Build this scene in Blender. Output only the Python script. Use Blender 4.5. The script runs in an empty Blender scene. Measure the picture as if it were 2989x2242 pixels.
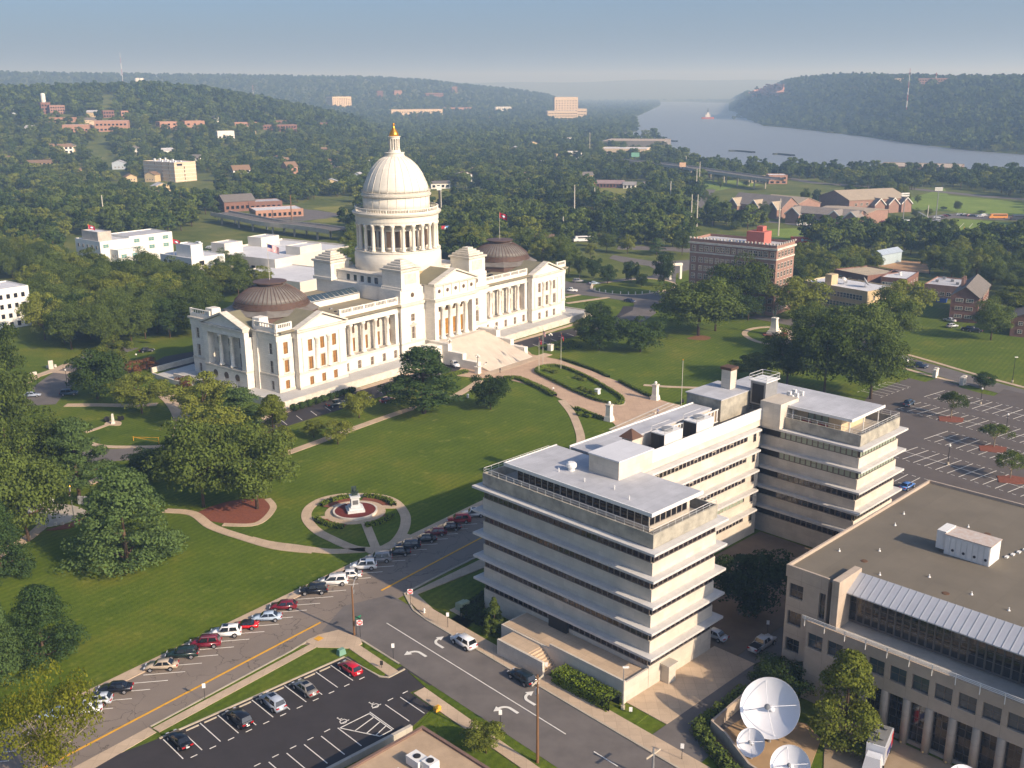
import bpy, bmesh, math, random
import numpy as np
from mathutils import Vector, Matrix

# ------------------------------------------------------------------ camera
SC = bpy.context.scene
COL = SC.collection
FPX, CX, CY, CAMZ = 3000.0, 1494.5, 1121.0, 80.5      # focal length in photo pixels, principal point, flying height
PITCH, ROLL = math.atan(856 / FPX), -0.006
_fw = np.array([0, math.cos(PITCH), -math.sin(PITCH)])
_r0 = np.array([1.0, 0, 0]); _u0 = np.cross(_r0, _fw)
_rr = math.cos(ROLL) * _r0 + math.sin(ROLL) * _u0
_up = -math.sin(ROLL) * _r0 + math.cos(ROLL) * _u0
_c0 = np.array([0, 0, CAMZ])
cam = bpy.data.cameras.new('camera')
cam.sensor_fit = 'HORIZONTAL'; cam.sensor_width = 36.0; cam.lens = 36.0 * FPX / 2989.0
cam.clip_start = 1.0; cam.clip_end = 60000.0
cam_o = bpy.data.objects.new('camera', cam); COL.objects.link(cam_o)
cam_o.matrix_world = Matrix(((_rr[0], _up[0], -_fw[0], 0), (_rr[1], _up[1], -_fw[1], 0),
                             (_rr[2], _up[2], -_fw[2], CAMZ), (0, 0, 0, 1)))
SC.camera = cam_o

# ------------------------------------------------------------------ sky, sun, exposure
SHADOW_AZ, SUN_EL = math.radians(141.5), math.radians(28.0)   # direction shadows fall, height of the sun
wd = bpy.data.worlds.new('World'); SC.world = wd; wd.use_nodes = True
_nt = wd.node_tree; _nt.nodes.clear()
_out = _nt.nodes.new('ShaderNodeOutputWorld'); _bg = _nt.nodes.new('ShaderNodeBackground')
_sky = _nt.nodes.new('ShaderNodeTexSky'); _sky.sky_type = 'NISHITA'; _sky.sun_disc = False
_sky.sun_elevation = SUN_EL
_sun_dir = (math.cos(SHADOW_AZ + math.pi), math.sin(SHADOW_AZ + math.pi))
_sky.sun_rotation = math.atan2(_sun_dir[0], _sun_dir[1])
_sky.altitude = 100; _sky.air_density = 0.7; _sky.dust_density = 4.0; _sky.ozone_density = 7.0
_bg.inputs['Strength'].default_value = 0.125
_nt.links.new(_sky.outputs[0], _bg.inputs['Color']); _nt.links.new(_bg.outputs[0], _out.inputs['Surface'])
sun = bpy.data.lights.new('sun', 'SUN'); sun.energy = 4.4; sun.angle = math.radians(0.55); sun.color = (1.0, 0.85, 0.68)
sun_o = bpy.data.objects.new('sun', sun); COL.objects.link(sun_o)
_sd = Vector((-_sun_dir[0] * math.cos(SUN_EL), -_sun_dir[1] * math.cos(SUN_EL), -math.sin(SUN_EL)))
sun_o.rotation_euler = _sd.to_track_quat('-Z', 'Y').to_euler(); sun_o.location = (0, -50, 300)
SC.view_settings.view_transform = 'Standard'; SC.view_settings.look = 'None'
SC.view_settings.exposure = 0.5; SC.view_settings.gamma = 1.0; SC.view_settings.use_curve_mapping = False
SC.cycles.max_bounces = 5; SC.cycles.diffuse_bounces = 2; SC.cycles.glossy_bounces = 2
SC.cycles.transmission_bounces = 3; SC.cycles.transparent_max_bounces = 6; SC.cycles.volume_bounces = 0
SC.cycles.caustics_reflective = False; SC.cycles.caustics_refractive = False

# ------------------------------------------------------------------ helpers
def ray(u, v): return (u - CX) / FPX * _rr - (v - CY) / FPX * _up + _fw
def at(u, v, z=0.0):
    """photo pixel -> point of the place at height z"""
    d = ray(u, v); t = (z - CAMZ) / d[2]
    return Vector(_c0 + t * d)
def K(x, y): return (x * 1.35126, y * 1.35126)          # position on the reduced print of the photo -> photo pixel
def atd(x, y, z=0.0): return at(x * 1.35126, y * 1.35126, z)
def Z(ox, oy, s): return lambda x, y: (ox + x / s, oy + y / s)
def proj(X):
    d = np.array(X, float) - _c0; w = d @ _fw
    return (CX + FPX * (d @ _rr) / w, CY - FPX * (d @ _up) / w)
def hz(u, v, top, z0=0.0):
    """height of a vertical thing standing at pixel (u,v) whose top is at row top"""
    X = at(u, v, z0); lo, hi = z0, z0 + 150
    for _ in range(40):
        m = (lo + hi) / 2
        if proj((X.x, X.y, m))[1] > top: lo = m
        else: hi = m
    return lo
def ppm(X): return FPX / ((np.array(X, float) - _c0) @ _fw)   # photo pixels per metre

def srgb(r, g, b):
    f = lambda c: (c / 255 / 12.92) if c / 255 < .04045 else ((c / 255 + .055) / 1.055) ** 2.4
    return (f(r), f(g), f(b))

MATS = {}
def mat(name, col=(.5, .5, .5), rough=.8, var=.12, scale=.6, metal=0.0, col2=None, bump=0.0, bscale=6.0, spec=.3, detail=4.0):
    if name in MATS: return MATS[name]
    m = bpy.data.materials.new(name); m.use_nodes = True; nt = m.node_tree
    b = nt.nodes['Principled BSDF']; b.inputs['Roughness'].default_value = rough; b.inputs['Metallic'].default_value = metal
    b.inputs['Specular IOR Level'].default_value = spec
    if var > 0 or col2:
        tc = nt.nodes.new('ShaderNodeTexCoord'); nz = nt.nodes.new('ShaderNodeTexNoise')
        nz.inputs['Scale'].default_value = scale; nz.inputs['Detail'].default_value = detail; nz.inputs['Roughness'].default_value = .65
        nt.links.new(tc.outputs['Object'], nz.inputs['Vector'])
        cr = nt.nodes.new('ShaderNodeValToRGB')
        a = [c * (1 - var) for c in col]; z = list(col2) if col2 else [min(1, c * (1 + var)) for c in col]
        cr.color_ramp.elements[0].position = .3; cr.color_ramp.elements[1].position = .7
        cr.color_ramp.elements[0].color = (*a, 1); cr.color_ramp.elements[1].color = (*z, 1)
        nt.links.new(nz.outputs['Fac'], cr.inputs[0]); nt.links.new(cr.outputs[0], b.inputs['Base Color'])
    else:
        b.inputs['Base Color'].default_value = (*col, 1)
    if bump > 0:
        tc2 = nt.nodes.new('ShaderNodeTexCoord'); n2 = nt.nodes.new('ShaderNodeTexNoise'); bp = nt.nodes.new('ShaderNodeBump')
        n2.inputs['Scale'].default_value = bscale; n2.inputs['Detail'].default_value = 3
        nt.links.new(tc2.outputs['Object'], n2.inputs['Vector']); nt.links.new(n2.outputs['Fac'], bp.inputs['Height'])
        bp.inputs['Strength'].default_value = bump; nt.links.new(bp.outputs[0], b.inputs['Normal'])
    MATS[name] = m
    return m

class MB:
    """collects boxes, prisms, tubes and lathes into one mesh"""
    def __init__(s): s.v = []; s.f = []; s.m = []; s.mi = 0
    def add(s, vs, fs):
        o = len(s.v); s.v += [tuple(v) for v in vs]; s.f += [tuple(i + o for i in f) for f in fs]; s.m += [s.mi] * len(fs); return s
    def box(s, x0, x1, y0, y1, z0, z1):
        return s.add([(x0, y0, z0), (x1, y0, z0), (x1, y1, z0), (x0, y1, z0), (x0, y0, z1), (x1, y0, z1), (x1, y1, z1), (x0, y1, z1)],
                     [(0, 3, 2, 1), (4, 5, 6, 7), (0, 1, 5, 4), (1, 2, 6, 5), (2, 3, 7, 6), (3, 0, 4, 7)])
    def frust(s, x0, x1, y0, y1, z0, z1, ix, iy=None):
        iy = ix if iy is None else iy
        return s.add([(x0, y0, z0), (x1, y0, z0), (x1, y1, z0), (x0, y1, z0), (x0 + ix, y0 + iy, z1), (x1 - ix, y0 + iy, z1), (x1 - ix, y1 - iy, z1), (x0 + ix, y1 - iy, z1)],
                     [(0, 3, 2, 1), (4, 5, 6, 7), (0, 1, 5, 4), (1, 2, 6, 5), (2, 3, 7, 6), (3, 0, 4, 7)])
    def prism(s, poly, z0, z1):
        n = len(poly)
        a = sum(poly[i][0] * poly[(i + 1) % n][1] - poly[(i + 1) % n][0] * poly[i][1] for i in range(n))
        if a < 0: poly = poly[::-1]
        return s.add([(p[0], p[1], z0) for p in poly] + [(p[0], p[1], z1) for p in poly],
                     [tuple(range(n - 1, -1, -1)), tuple(range(n, 2 * n))] + [(i, (i + 1) % n, n + (i + 1) % n, n + i) for i in range(n)])
    def ext(s, prof, a0, a1, axis='x'):
        """extrude a profile of (p, z) along x or y"""
        n = len(prof); g = (lambda t, p: (t, p[0], p[1])) if axis == 'x' else (lambda t, p: (p[0], t, p[1]))
        return s.add([g(a0, p) for p in prof] + [g(a1, p) for p in prof],
                     [tuple(range(n)), tuple(range(2 * n - 1, n - 1, -1))] + [(i, n + i, n + (i + 1) % n, (i + 1) % n) for i in range(n)])
    def tube(s, p, q, r0, r1=None, n=8, cap=True):
        r1 = r0 if r1 is None else r1; p = Vector(p); q = Vector(q); d = (q - p).normalized()
        a = d.orthogonal().normalized(); b = d.cross(a)
        vs = [p + (a * math.cos(2 * math.pi * i / n) + b * math.sin(2 * math.pi * i / n)) * r0 for i in range(n)] + \
             [q + (a * math.cos(2 * math.pi * i / n) + b * math.sin(2 * math.pi * i / n)) * r1 for i in range(n)]
        fs = [(i, (i + 1) % n, n + (i + 1) % n, n + i) for i in range(n)]
        if cap: fs += [tuple(range(n - 1, -1, -1)), tuple(range(n, 2 * n))]
        return s.add(vs, fs)
    def path(s, pts, r, n=6):
        for a, b in zip(pts[:-1], pts[1:]): s.tube(a, b, r, r, n)
        return s
    def lathe(s, prof, n=24, c=(0, 0, 0), cap=True):
        vs = []; fs = []
        for r, z in prof:
            vs += [(c[0] + r * math.cos(2 * math.pi * i / n), c[1] + r * math.sin(2 * math.pi * i / n), c[2] + z) for i in range(n)]
        for k in range(len(prof) - 1):
            fs += [(k * n + i, k * n + (i + 1) % n, (k + 1) * n + (i + 1) % n, (k + 1) * n + i) for i in range(n)]
        if cap: fs += [tuple(range(n - 1, -1, -1)), tuple((len(prof) - 1) * n + i for i in range(n))]
        return s.add(vs, fs)
    def ball(s, c, r, n=10, sz=1.0):
        m = max(4, n // 2); return s.lathe([(max(.001, r * math.sin(math.pi * k / m)), -r * sz * math.cos(math.pi * k / m)) for k in range(m + 1)], n, c, False)
    def mesh(s, name, mats, smooth=False):
        me = bpy.data.meshes.new(name); me.from_pydata(s.v, [], s.f)
        for m in (mats if isinstance(mats, (list, tuple)) else [mats]): me.materials.append(m)
        if any(s.m): me.polygons.foreach_set('material_index', s.m)
        if smooth: me.polygons.foreach_set('use_smooth', [True] * len(s.f))
        me.update(); return me
    def obj(s, name, mats, parent=None, smooth=False, **kw):
        return link(name, s.mesh(name, mats, smooth), parent, **kw)

def link(name, me, parent=None, loc=None, rz=None, mat_=None):
    o = bpy.data.objects.new(name, me); COL.objects.link(o)
    if parent is not None: o.parent = parent
    if loc is not None: o.location = loc
    if rz is not None: o.rotation_euler = (0, 0, rz)
    if mat_ is not None:
        o.material_slots[0].link = 'OBJECT'; o.material_slots[0].material = mat_
    return o
def tag(o, label, cat, group=None):
    o['label'] = label; o['category'] = cat
    if group: o['group'] = group
    return o
def thing(name, label, cat, loc=(0, 0, 0), rz=0.0, group=None):
    o = bpy.data.objects.new(name, None); COL.objects.link(o); o.location = loc; o.rotation_euler = (0, 0, rz)
    o.empty_display_size = .1
    return tag(o, label, cat, group)
def struct(o): o['kind'] = 'structure'; return o
def stuff(o): o['kind'] = 'stuff'; return o
def copy_tree(o, parent=None):
    c = o.copy(); COL.objects.link(c); c.parent = parent
    for ch in list(o.children): copy_tree(ch, c)
    return c
def frame(F, L, R):
    """corner F nearest the camera, L and R its neighbours -> (origin, angle, size along x to R, size along y to L)"""
    F = Vector((F[0], F[1])); L = Vector((L[0], L[1])); R = Vector((R[0], R[1]))
    a = R - F; b = L - F
    wx, wy = a.length, b.length
    ax = math.atan2(a.y, a.x); ay = math.atan2(b.y, b.x) - math.pi / 2
    while ay - ax > math.pi: ay -= 2 * math.pi
    while ay - ax < -math.pi: ay += 2 * math.pi
    ang = (ax * wx + ay * wy) / (wx + wy)
    return F, ang, wx, wy
def spline(pts, n=6, closed=False):
    """Catmull-Rom through 2-D points"""
    P = [Vector((p[0], p[1])) for p in pts]; out = []; N = len(P)
    rng = range(N) if closed else range(N - 1)
    for i in rng:
        p0 = P[(i - 1) % N] if closed or i > 0 else P[i]; p1 = P[i]; p2 = P[(i + 1) % N]
        p3 = P[(i + 2) % N] if closed or i + 2 < N else p2
        for k in range(n):
            t = k / n
            out.append(.5 * ((2 * p1) + (-p0 + p2) * t + (2 * p0 - 5 * p1 + 4 * p2 - p3) * t * t + (-p0 + 3 * p1 - 3 * p2 + p3) * t ** 3))
    if not closed: out.append(P[-1])
    return out
def ribbon(mb, pts, w, z0, z1, closed=False):
    """a slab following a centre line"""
    P = [Vector((p[0], p[1])) for p in pts]; n = len(P); Lf = []; Rt = []
    for i in range(n):
        a = P[(i - 1) % n] if closed or i > 0 else P[i]; b = P[(i + 1) % n] if closed or i < n - 1 else P[i]
        d = (b - a).normalized(); nn = Vector((-d.y, d.x)) * w / 2; Lf.append(P[i] + nn); Rt.append(P[i] - nn)
    m = n if closed else n - 1
    for i in range(m):
        j = (i + 1) % n
        mb.add([(*Rt[i], z1), (*Rt[j], z1), (*Lf[j], z1), (*Lf[i], z1), (*Rt[i], z0), (*Rt[j], z0), (*Lf[j], z0), (*Lf[i], z0)],
               [(0, 1, 2, 3), (4, 5, 1, 0), (3, 2, 6, 7)])
    return mb
def W(pts, z=0.0): return [tuple(atd(x, y, z)[:2]) for x, y in pts]     # list of print positions -> ground points
RNG = random.Random(7)
# ------------------------------------------------------------------ materials
STONE = mat('limestone', srgb(226, 219, 205), .75, .07, .35, bump=.12, bscale=3)
STONE2 = mat('limestone_weathered', srgb(205, 197, 182), .8, .16, .5, bump=.15, bscale=4)
DOMEST = mat('dome_stone', srgb(222, 214, 198), .7, .06, .25)
CONC = mat('concrete', srgb(176, 168, 155), .9, .14, .4, bump=.1)
WALK = mat('sidewalk_concrete', srgb(186, 164, 138), .9, .12, .25)
PLAZA = mat('plaza_concrete', srgb(184, 156, 130), .9, .08, .3)
KERB = mat('kerb_concrete', srgb(178, 166, 146), .9, .15, .6)
LOTASPH = mat('fresh_asphalt', srgb(58, 54, 54), .9, .12, .35, bump=.1, bscale=20)
ASPH2 = mat('grey_asphalt', srgb(106, 100, 95), .92, .18, .2, bump=.08, bscale=20)
PAINTW = mat('white_paint', srgb(222, 218, 208), .7, .1, 2.0)
PAINTY = mat('yellow_paint', srgb(216, 160, 48), .7, .12, 1.2)
ROOFTAN = mat('gravel_roof', srgb(142, 132, 108), .95, .1, .15, bump=.1, bscale=12)
ROOFW = mat('white_membrane_roof', srgb(205, 205, 206), .7, .08, .12)
ROOFG = mat('grey_membrane_roof', srgb(178, 178, 180), .8, .15, .22)
WHITEP = mat('white_painted_metal', srgb(222, 220, 214), .5, .05, 1)
DARK = mat('dark_metal', srgb(46, 44, 44), .6, .1, 1)
GREYM = mat('grey_metal', srgb(150, 150, 150), .5, .1, 1, metal=.4)
GLASS = mat('dark_window_glass', srgb(30, 30, 34), .08, 0, spec=.8)
GLASSB = mat('blue_window_glass', srgb(60, 74, 82), .1, .1, .5, spec=.8)
BRICK = mat('red_brick', srgb(124, 92, 80), .9, .15, .8)
MULCH = mat('red_mulch', srgb(124, 72, 52), .95, .22, 2.5, bump=.3, bscale=8)
WOODP = mat('brown_pole_wood', srgb(120, 88, 60), .9, .15, .8)
COPPER = mat('weathered_copper', srgb(112, 102, 94), .6, .15, .3, metal=.05, col2=srgb(126, 122, 114))
COPPERD = mat('brown_copper', srgb(98, 78, 68), .55, .15, .5, metal=.2)
GOLD = mat('gold_leaf', srgb(226, 160, 62), .32, .06, .8, metal=.85)
BRONZE = mat('green_bronze', srgb(70, 84, 76), .5, .25, 1.2, metal=.5)

def joints(m, w, h, dark=.8, mort=.02, vert=True, var=.06, off=.5):
    """lay joints and slight block-to-block tone over a material's colour"""
    nt = m.node_tree; b = nt.nodes['Principled BSDF']; s = b.inputs['Base Color'].links[0].from_socket
    tc = nt.nodes.new('ShaderNodeTexCoord'); sx = nt.nodes.new('ShaderNodeSeparateXYZ'); cb = nt.nodes.new('ShaderNodeCombineXYZ'); nt.links.new(tc.outputs['Object'], sx.inputs[0])
    if vert:
        ad = nt.nodes.new('ShaderNodeMath'); ad.operation = 'ADD'; nt.links.new(sx.outputs[0], ad.inputs[0]); nt.links.new(sx.outputs[1], ad.inputs[1]); nt.links.new(ad.outputs[0], cb.inputs[0]); nt.links.new(sx.outputs[2], cb.inputs[1])
    else: nt.links.new(sx.outputs[0], cb.inputs[0]); nt.links.new(sx.outputs[1], cb.inputs[1])
    br = nt.nodes.new('ShaderNodeTexBrick'); br.inputs['Scale'].default_value = 1; br.inputs['Brick Width'].default_value = w; br.inputs['Row Height'].default_value = h; br.inputs['Mortar Size'].default_value = mort; br.offset = off
    br.inputs['Color1'].default_value = (1 - var,) * 3 + (1,); br.inputs['Color2'].default_value = (1 + var,) * 3 + (1,); br.inputs['Mortar'].default_value = (dark,) * 3 + (1,)
    nt.links.new(cb.outputs[0], br.inputs['Vector']); mx = nt.nodes.new('ShaderNodeMix'); mx.data_type = 'RGBA'; mx.blend_type = 'MULTIPLY'; mx.inputs[0].default_value = 1
    nt.links.new(s, mx.inputs[6]); nt.links.new(br.outputs[0], mx.inputs[7]); nt.links.new(mx.outputs[2], b.inputs['Base Color'])
joints(STONE, 1.5, .6, .86, .03, True, .05); joints(STONE2, 1.2, .5, .85, .03, True, .07); joints(DOMEST, 2.2, .9, .9, .03, True, .03)
joints(WALK, 1.5, 1.5, .82, .03, False, .06, 0); joints(PLAZA, 1.8, 1.8, .84, .03, False, .05, 0); joints(ROOFG, 9, 1.6, .88, .04, False, .04); joints(ROOFW, 12, 2.0, .9, .04, False, .04); joints(ROOFTAN, 14, 3, .9, .04, False, .05); joints(CONC, 2.4, 1.2, .85, .02, True, .06)
def asphalt_cracked():
    m = mat('cracked_asphalt', srgb(128, 116, 104), .92, .1, .12, bump=.08, bscale=20); nt = m.node_tree
    b = nt.nodes['Principled BSDF']; src = b.inputs['Base Color'].links[0].from_socket
    tc = nt.nodes.new('ShaderNodeTexCoord'); nz = nt.nodes.new('ShaderNodeTexNoise'); nz.inputs['Scale'].default_value = .35; nz.inputs['Detail'].default_value = 5
    nt.links.new(tc.outputs['Object'], nz.inputs['Vector'])
    ad = nt.nodes.new('ShaderNodeVectorMath'); ad.operation = 'MULTIPLY_ADD'; ad.inputs[1].default_value = (6, 6, 0)
    nt.links.new(nz.outputs['Color'], ad.inputs[0]); nt.links.new(tc.outputs['Object'], ad.inputs[2])
    vo = nt.nodes.new('ShaderNodeTexVoronoi'); vo.feature = 'DISTANCE_TO_EDGE'; vo.inputs['Scale'].default_value = .16
    nt.links.new(ad.outputs[0], vo.inputs['Vector'])
    cr = nt.nodes.new('ShaderNodeValToRGB'); cr.color_ramp.elements[0].position = .003; cr.color_ramp.elements[1].position = .011
    cr.color_ramp.elements[0].color = (.5, .5, .5, 1); cr.color_ramp.elements[1].color = (1, 1, 1, 1)
    nt.links.new(vo.outputs['Distance'], cr.inputs[0])
    mx = nt.nodes.new('ShaderNodeMix'); mx.data_type = 'RGBA'; mx.blend_type = 'MULTIPLY'; mx.inputs[0].default_value = 1
    nt.links.new(src, mx.inputs[6]); nt.links.new(cr.outputs[0], mx.inputs[7]); nt.links.new(mx.outputs[2], b.inputs['Base Color'])
    return m
CRACK = asphalt_cracked()

def grass_mat(name, c1, c2, c3):
    m = bpy.data.materials.new(name); m.use_nodes = True; nt = m.node_tree; b = nt.nodes['Principled BSDF']
    b.inputs['Roughness'].default_value = .95; b.inputs['Specular IOR Level'].default_value = .1
    tc = nt.nodes.new('ShaderNodeTexCoord')
    def nz(s, d):
        n = nt.nodes.new('ShaderNodeTexNoise'); n.inputs['Scale'].default_value = s; n.inputs['Detail'].default_value = d
        n.inputs['Roughness'].default_value = .7; nt.links.new(tc.outputs['Object'], n.inputs['Vector']); return n
    a, f = nz(.045, 5), nz(1.6, 3)
    cr = nt.nodes.new('ShaderNodeValToRGB'); e = cr.color_ramp.elements
    e[0].position = .3; e[0].color = (*c1, 1); e[1].position = .72; e[1].color = (*c3, 1); k = e.new(.52); k.color = (*c2, 1)
    nt.links.new(a.outputs['Fac'], cr.inputs[0])
    mx = nt.nodes.new('ShaderNodeMix'); mx.data_type = 'RGBA'; mx.blend_type = 'MULTIPLY'; mx.inputs[0].default_value = .75
    c2r = nt.nodes.new('ShaderNodeValToRGB'); c2r.color_ramp.elements[0].position = .25; c2r.color_ramp.elements[0].color = (.55, .58, .5, 1)
    c2r.color_ramp.elements[1].position = .7; c2r.color_ramp.elements[1].color = (1.15, 1.12, 1.05, 1)
    nt.links.new(f.outputs['Fac'], c2r.inputs[0]); nt.links.new(cr.outputs[0], mx.inputs[6]); nt.links.new(c2r.outputs[0], mx.inputs[7])
    mp = nt.nodes.new('ShaderNodeMapping'); mp.inputs['Rotation'].default_value = (0, 0, .62); wv = nt.nodes.new('ShaderNodeTexWave'); wv.inputs['Scale'].default_value = .22; wv.inputs['Distortion'].default_value = 1.6; wv.inputs['Detail'].default_value = 3; wv.inputs['Detail Scale'].default_value = .6
    nt.links.new(tc.outputs['Object'], mp.inputs[0]); nt.links.new(mp.outputs[0], wv.inputs['Vector'])
    c3r = nt.nodes.new('ShaderNodeValToRGB'); c3r.color_ramp.elements[0].color = (.88, .9, .86, 1); c3r.color_ramp.elements[1].color = (1.08, 1.06, 1.02, 1); nt.links.new(wv.outputs['Fac'], c3r.inputs[0])
    mx2 = nt.nodes.new('ShaderNodeMix'); mx2.data_type = 'RGBA'; mx2.blend_type = 'MULTIPLY'; mx2.inputs[0].default_value = 1; nt.links.new(mx.outputs[2], mx2.inputs[6]); nt.links.new(c3r.outputs[0], mx2.inputs[7])
    g4 = nz(.22, 6); c4r = nt.nodes.new('ShaderNodeValToRGB'); c4r.color_ramp.elements[0].position = .58; c4r.color_ramp.elements[1].position = .78; nt.links.new(g4.outputs['Fac'], c4r.inputs[0])
    mx3 = nt.nodes.new('ShaderNodeMix'); mx3.data_type = 'RGBA'; nt.links.new(c4r.outputs[0], mx3.inputs[0]); nt.links.new(mx2.outputs[2], mx3.inputs[6]); mx3.inputs[7].default_value = (*[c * 1.25 + .012 for c in c3], 1)
    nt.links.new(mx3.outputs[2], b.inputs['Base Color'])
    bp = nt.nodes.new('ShaderNodeBump'); bp.inputs['Strength'].default_value = .5; bp.inputs['Distance'].default_value = .15
    f2 = nz(5.0, 2); nt.links.new(f2.outputs['Fac'], bp.inputs['Height']); nt.links.new(bp.outputs[0], b.inputs['Normal'])
    return m
GRASS = grass_mat('lawn_grass', srgb(72, 92, 23), srgb(90, 106, 29), srgb(116, 118, 42))
FLOOR = grass_mat('rough_grass', srgb(72, 86, 36), srgb(98, 106, 50), srgb(128, 124, 72))
FIELD = grass_mat('field_grass', srgb(104, 124, 52), srgb(120, 140, 60), srgb(136, 150, 76))

# ------------------------------------------------------------------ terrain
def _ip(u, xs, ys): return np.interp(u, xs, ys)
BANK_U = [1500, 2100, 2140, 2162, 2216, 2297, 2392, 2513, 2648, 2784, 2989, 3400]
BANK_R = [9000, 7500, 6450, 3800, 2700, 2300, 2090, 1880, 1630, 1477, 1340, 1150]
def hgt(x, y):
    """height of the land: flat near the capitol, wooded hills around"""
    x = np.asarray(x, float); y = np.asarray(y, float)
    r = np.hypot(x, y); th = np.arctan2(x, np.maximum(y, 1e-6)); th = np.where(y <= 0, np.sign(x) * 1.2, th)
    u = 1494.5 + 3120 * np.tan(np.clip(th, -1.0, 1.0))
    def ridge(r0, w, us, vs):
        v = _ip(u, us, vs); z = np.maximum(0, 80.5 + (265 - v) * r0 / 3120 - 14)
        return z * np.exp(-((r - r0) / np.where(r < r0, w * .78, w)) ** 2)
    A = ridge(1900, 620, [-400, 0, 200, 450, 600, 750, 900, 1050, 1200], [248, 244, 240, 233, 247, 272, 303, 338, 420])
    B = ridge(4300, 1300, [-400, 0, 300, 700, 900, 1100, 1250, 1400, 1500, 1600, 1750], [205, 207, 211, 215, 219, 222, 231, 248, 257, 272, 330])
    rb = _ip(u, BANK_U, BANK_R); w = np.where(u < 2216, 700, 950)
    vc = _ip(u, [1950, 2100, 2150, 2200, 2260, 2350, 2470, 2600, 2750, 2989, 3400], [345, 304, 288, 264, 243, 230, 223, 226, 230, 233, 238])
    zc = np.maximum(0, 80.5 + (265 - vc) * (rb + w) / 3120 - 14)
    t = np.clip((r - rb - 60) / (w - 60), 0, 1); C = zc * t * t * (3 - 2 * t) * np.exp(-np.clip((r - rb - w - 900) / 1800, 0, 3) ** 2) * (u > 1900)
    D = 165 * np.exp(-((r - 10500) / 1400) ** 2) * (1 + .05 * np.sin(u / 140) + .03 * np.sin(u / 57))
    und = 2.2 * np.sin(x / 230) * np.sin(y / 310 + 1) * np.clip((r - 700) / 600, 0, 1) * (u < 1600) * np.clip((2200 - r) / 500, 0, 1)
    k = np.clip((r - 560) / 500, 0, 1); return (np.maximum(np.maximum(A, B), np.maximum(C, D)) + np.maximum(und, 0)) * k * k * (3 - 2 * k)
def zt(x, y): return float(hgt(x, y))

_th = np.concatenate([np.linspace(-math.pi, -.8, 24), np.linspace(-.78, .78, 190), np.linspace(.8, math.pi, 24)[:-1]])
_rad = np.concatenate([[0.5, 40, 90], np.geomspace(130, 14000, 130), [30000]])
_T, _R = np.meshgrid(_th, _rad); _X = _R * np.sin(_T); _Y = _R * np.cos(_T); _Zh = hgt(_X, _Y)
_n = len(_th); _vs = np.stack([_X, _Y, _Zh], -1).reshape(-1, 3)
_fs = [(i * _n + j, i * _n + (j + 1) % _n, (i + 1) * _n + (j + 1) % _n, (i + 1) * _n + j) for i in range(len(_rad) - 1) for j in range(_n)]
_me = bpy.data.meshes.new('ground'); _me.from_pydata([tuple(v) for v in _vs], [], [f[::-1] for f in _fs])
_me.materials.append(FLOOR); _me.polygons.foreach_set('use_smooth', [True] * len(_fs))
struct(link('ground', _me))

_LAY = [0.0]
def layer(z): _LAY[0] += .0006; return z + _LAY[0] % .035     # keeps flush sheets apart
def sheet(name, poly, z, m, th=.5, parent=None):
    """a flat piece of the setting whose top lies at z"""
    z = layer(z)
    o = MB().prism(poly, z - th, z).obj(name, m, parent)
    return struct(o)

WATER = bpy.data.materials.new('river_water'); WATER.use_nodes = True
def _water():
    nt = WATER.node_tree; b = nt.nodes['Principled BSDF']
    b.inputs['Base Color'].default_value = (*srgb(122, 128, 134), 1); b.inputs['Roughness'].default_value = .34; b.inputs['Specular IOR Level'].default_value = .5
    tc = nt.nodes.new('ShaderNodeTexCoord'); mp = nt.nodes.new('ShaderNodeMapping'); mp.inputs['Scale'].default_value = (.02, .006, 1)
    n = nt.nodes.new('ShaderNodeTexNoise'); n.inputs['Scale'].default_value = 4; n.inputs['Detail'].default_value = 6; n.inputs['Roughness'].default_value = .7
    bp = nt.nodes.new('ShaderNodeBump'); bp.inputs['Strength'].default_value = .8; bp.inputs['Distance'].default_value = 2.0
    nt.links.new(tc.outputs['Object'], mp.inputs[0]); nt.links.new(mp.outputs[0], n.inputs['Vector'])
    nt.links.new(n.outputs['Fac'], bp.inputs['Height']); nt.links.new(bp.outputs[0], b.inputs['Normal'])
_water()
RIVER = [(1424, 219), (1425, 229), (1386, 247), (1361, 257), (1376, 272), (1376, 284), (1340, 288), (1331, 301), (1434, 314), (1462, 335), (1520, 352), (1600, 366), (1700, 366),
         (1800, 372), (1900, 376), (2060, 380), (2330, 384), (2330, 340), (2212, 334), (2120, 327), (2060, 321), (1960, 309), (1860, 294), (1770, 284), (1700, 276), (1650, 272),
         (1600, 250), (1585, 238), (1580, 228), (1590, 222), (1500, 220)]
sheet('river', W(RIVER, 1.2), 1.2, WATER, 1.0)

# ------------------------------------------------------------------ lawns, streets and walks
POLE0 = Vector((-24.503, 141.601))                    # foot of the corner lamp post: origin of the street grid
def S1(s, t): a = math.radians(52.1); return (POLE0.x + s * math.cos(a) - t * math.sin(a), POLE0.y + s * math.sin(a) + t * math.cos(a))
def S2(s, t): a = math.radians(132.3); return (POLE0.x + s * math.cos(a) - t * math.sin(a), POLE0.y + s * math.sin(a) + t * math.cos(a))
A1, A2 = math.radians(52.1), math.radians(132.3)
sheet('lawn', W([(-60, 1800), (-400, 1100), (-200, 640), (450, 600), (900, 530), (1250, 620), (1500, 590), (1900, 640), (2300, 720), (2300, 1900), (1200, 1900)]), .01, GRASS, .3)
sheet('street', [S1(-90, 4), S1(130, 1.8), S1(130, 16.5), S1(-90, 16.5)], .03, CRACK)
sheet('side_street', [S2(7, -12), S2(-90, -11), S2(-90, -.2), S2(-3, -.2), S2(4.5, 3), S2(9, -4)], .035, ASPH2)
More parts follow.
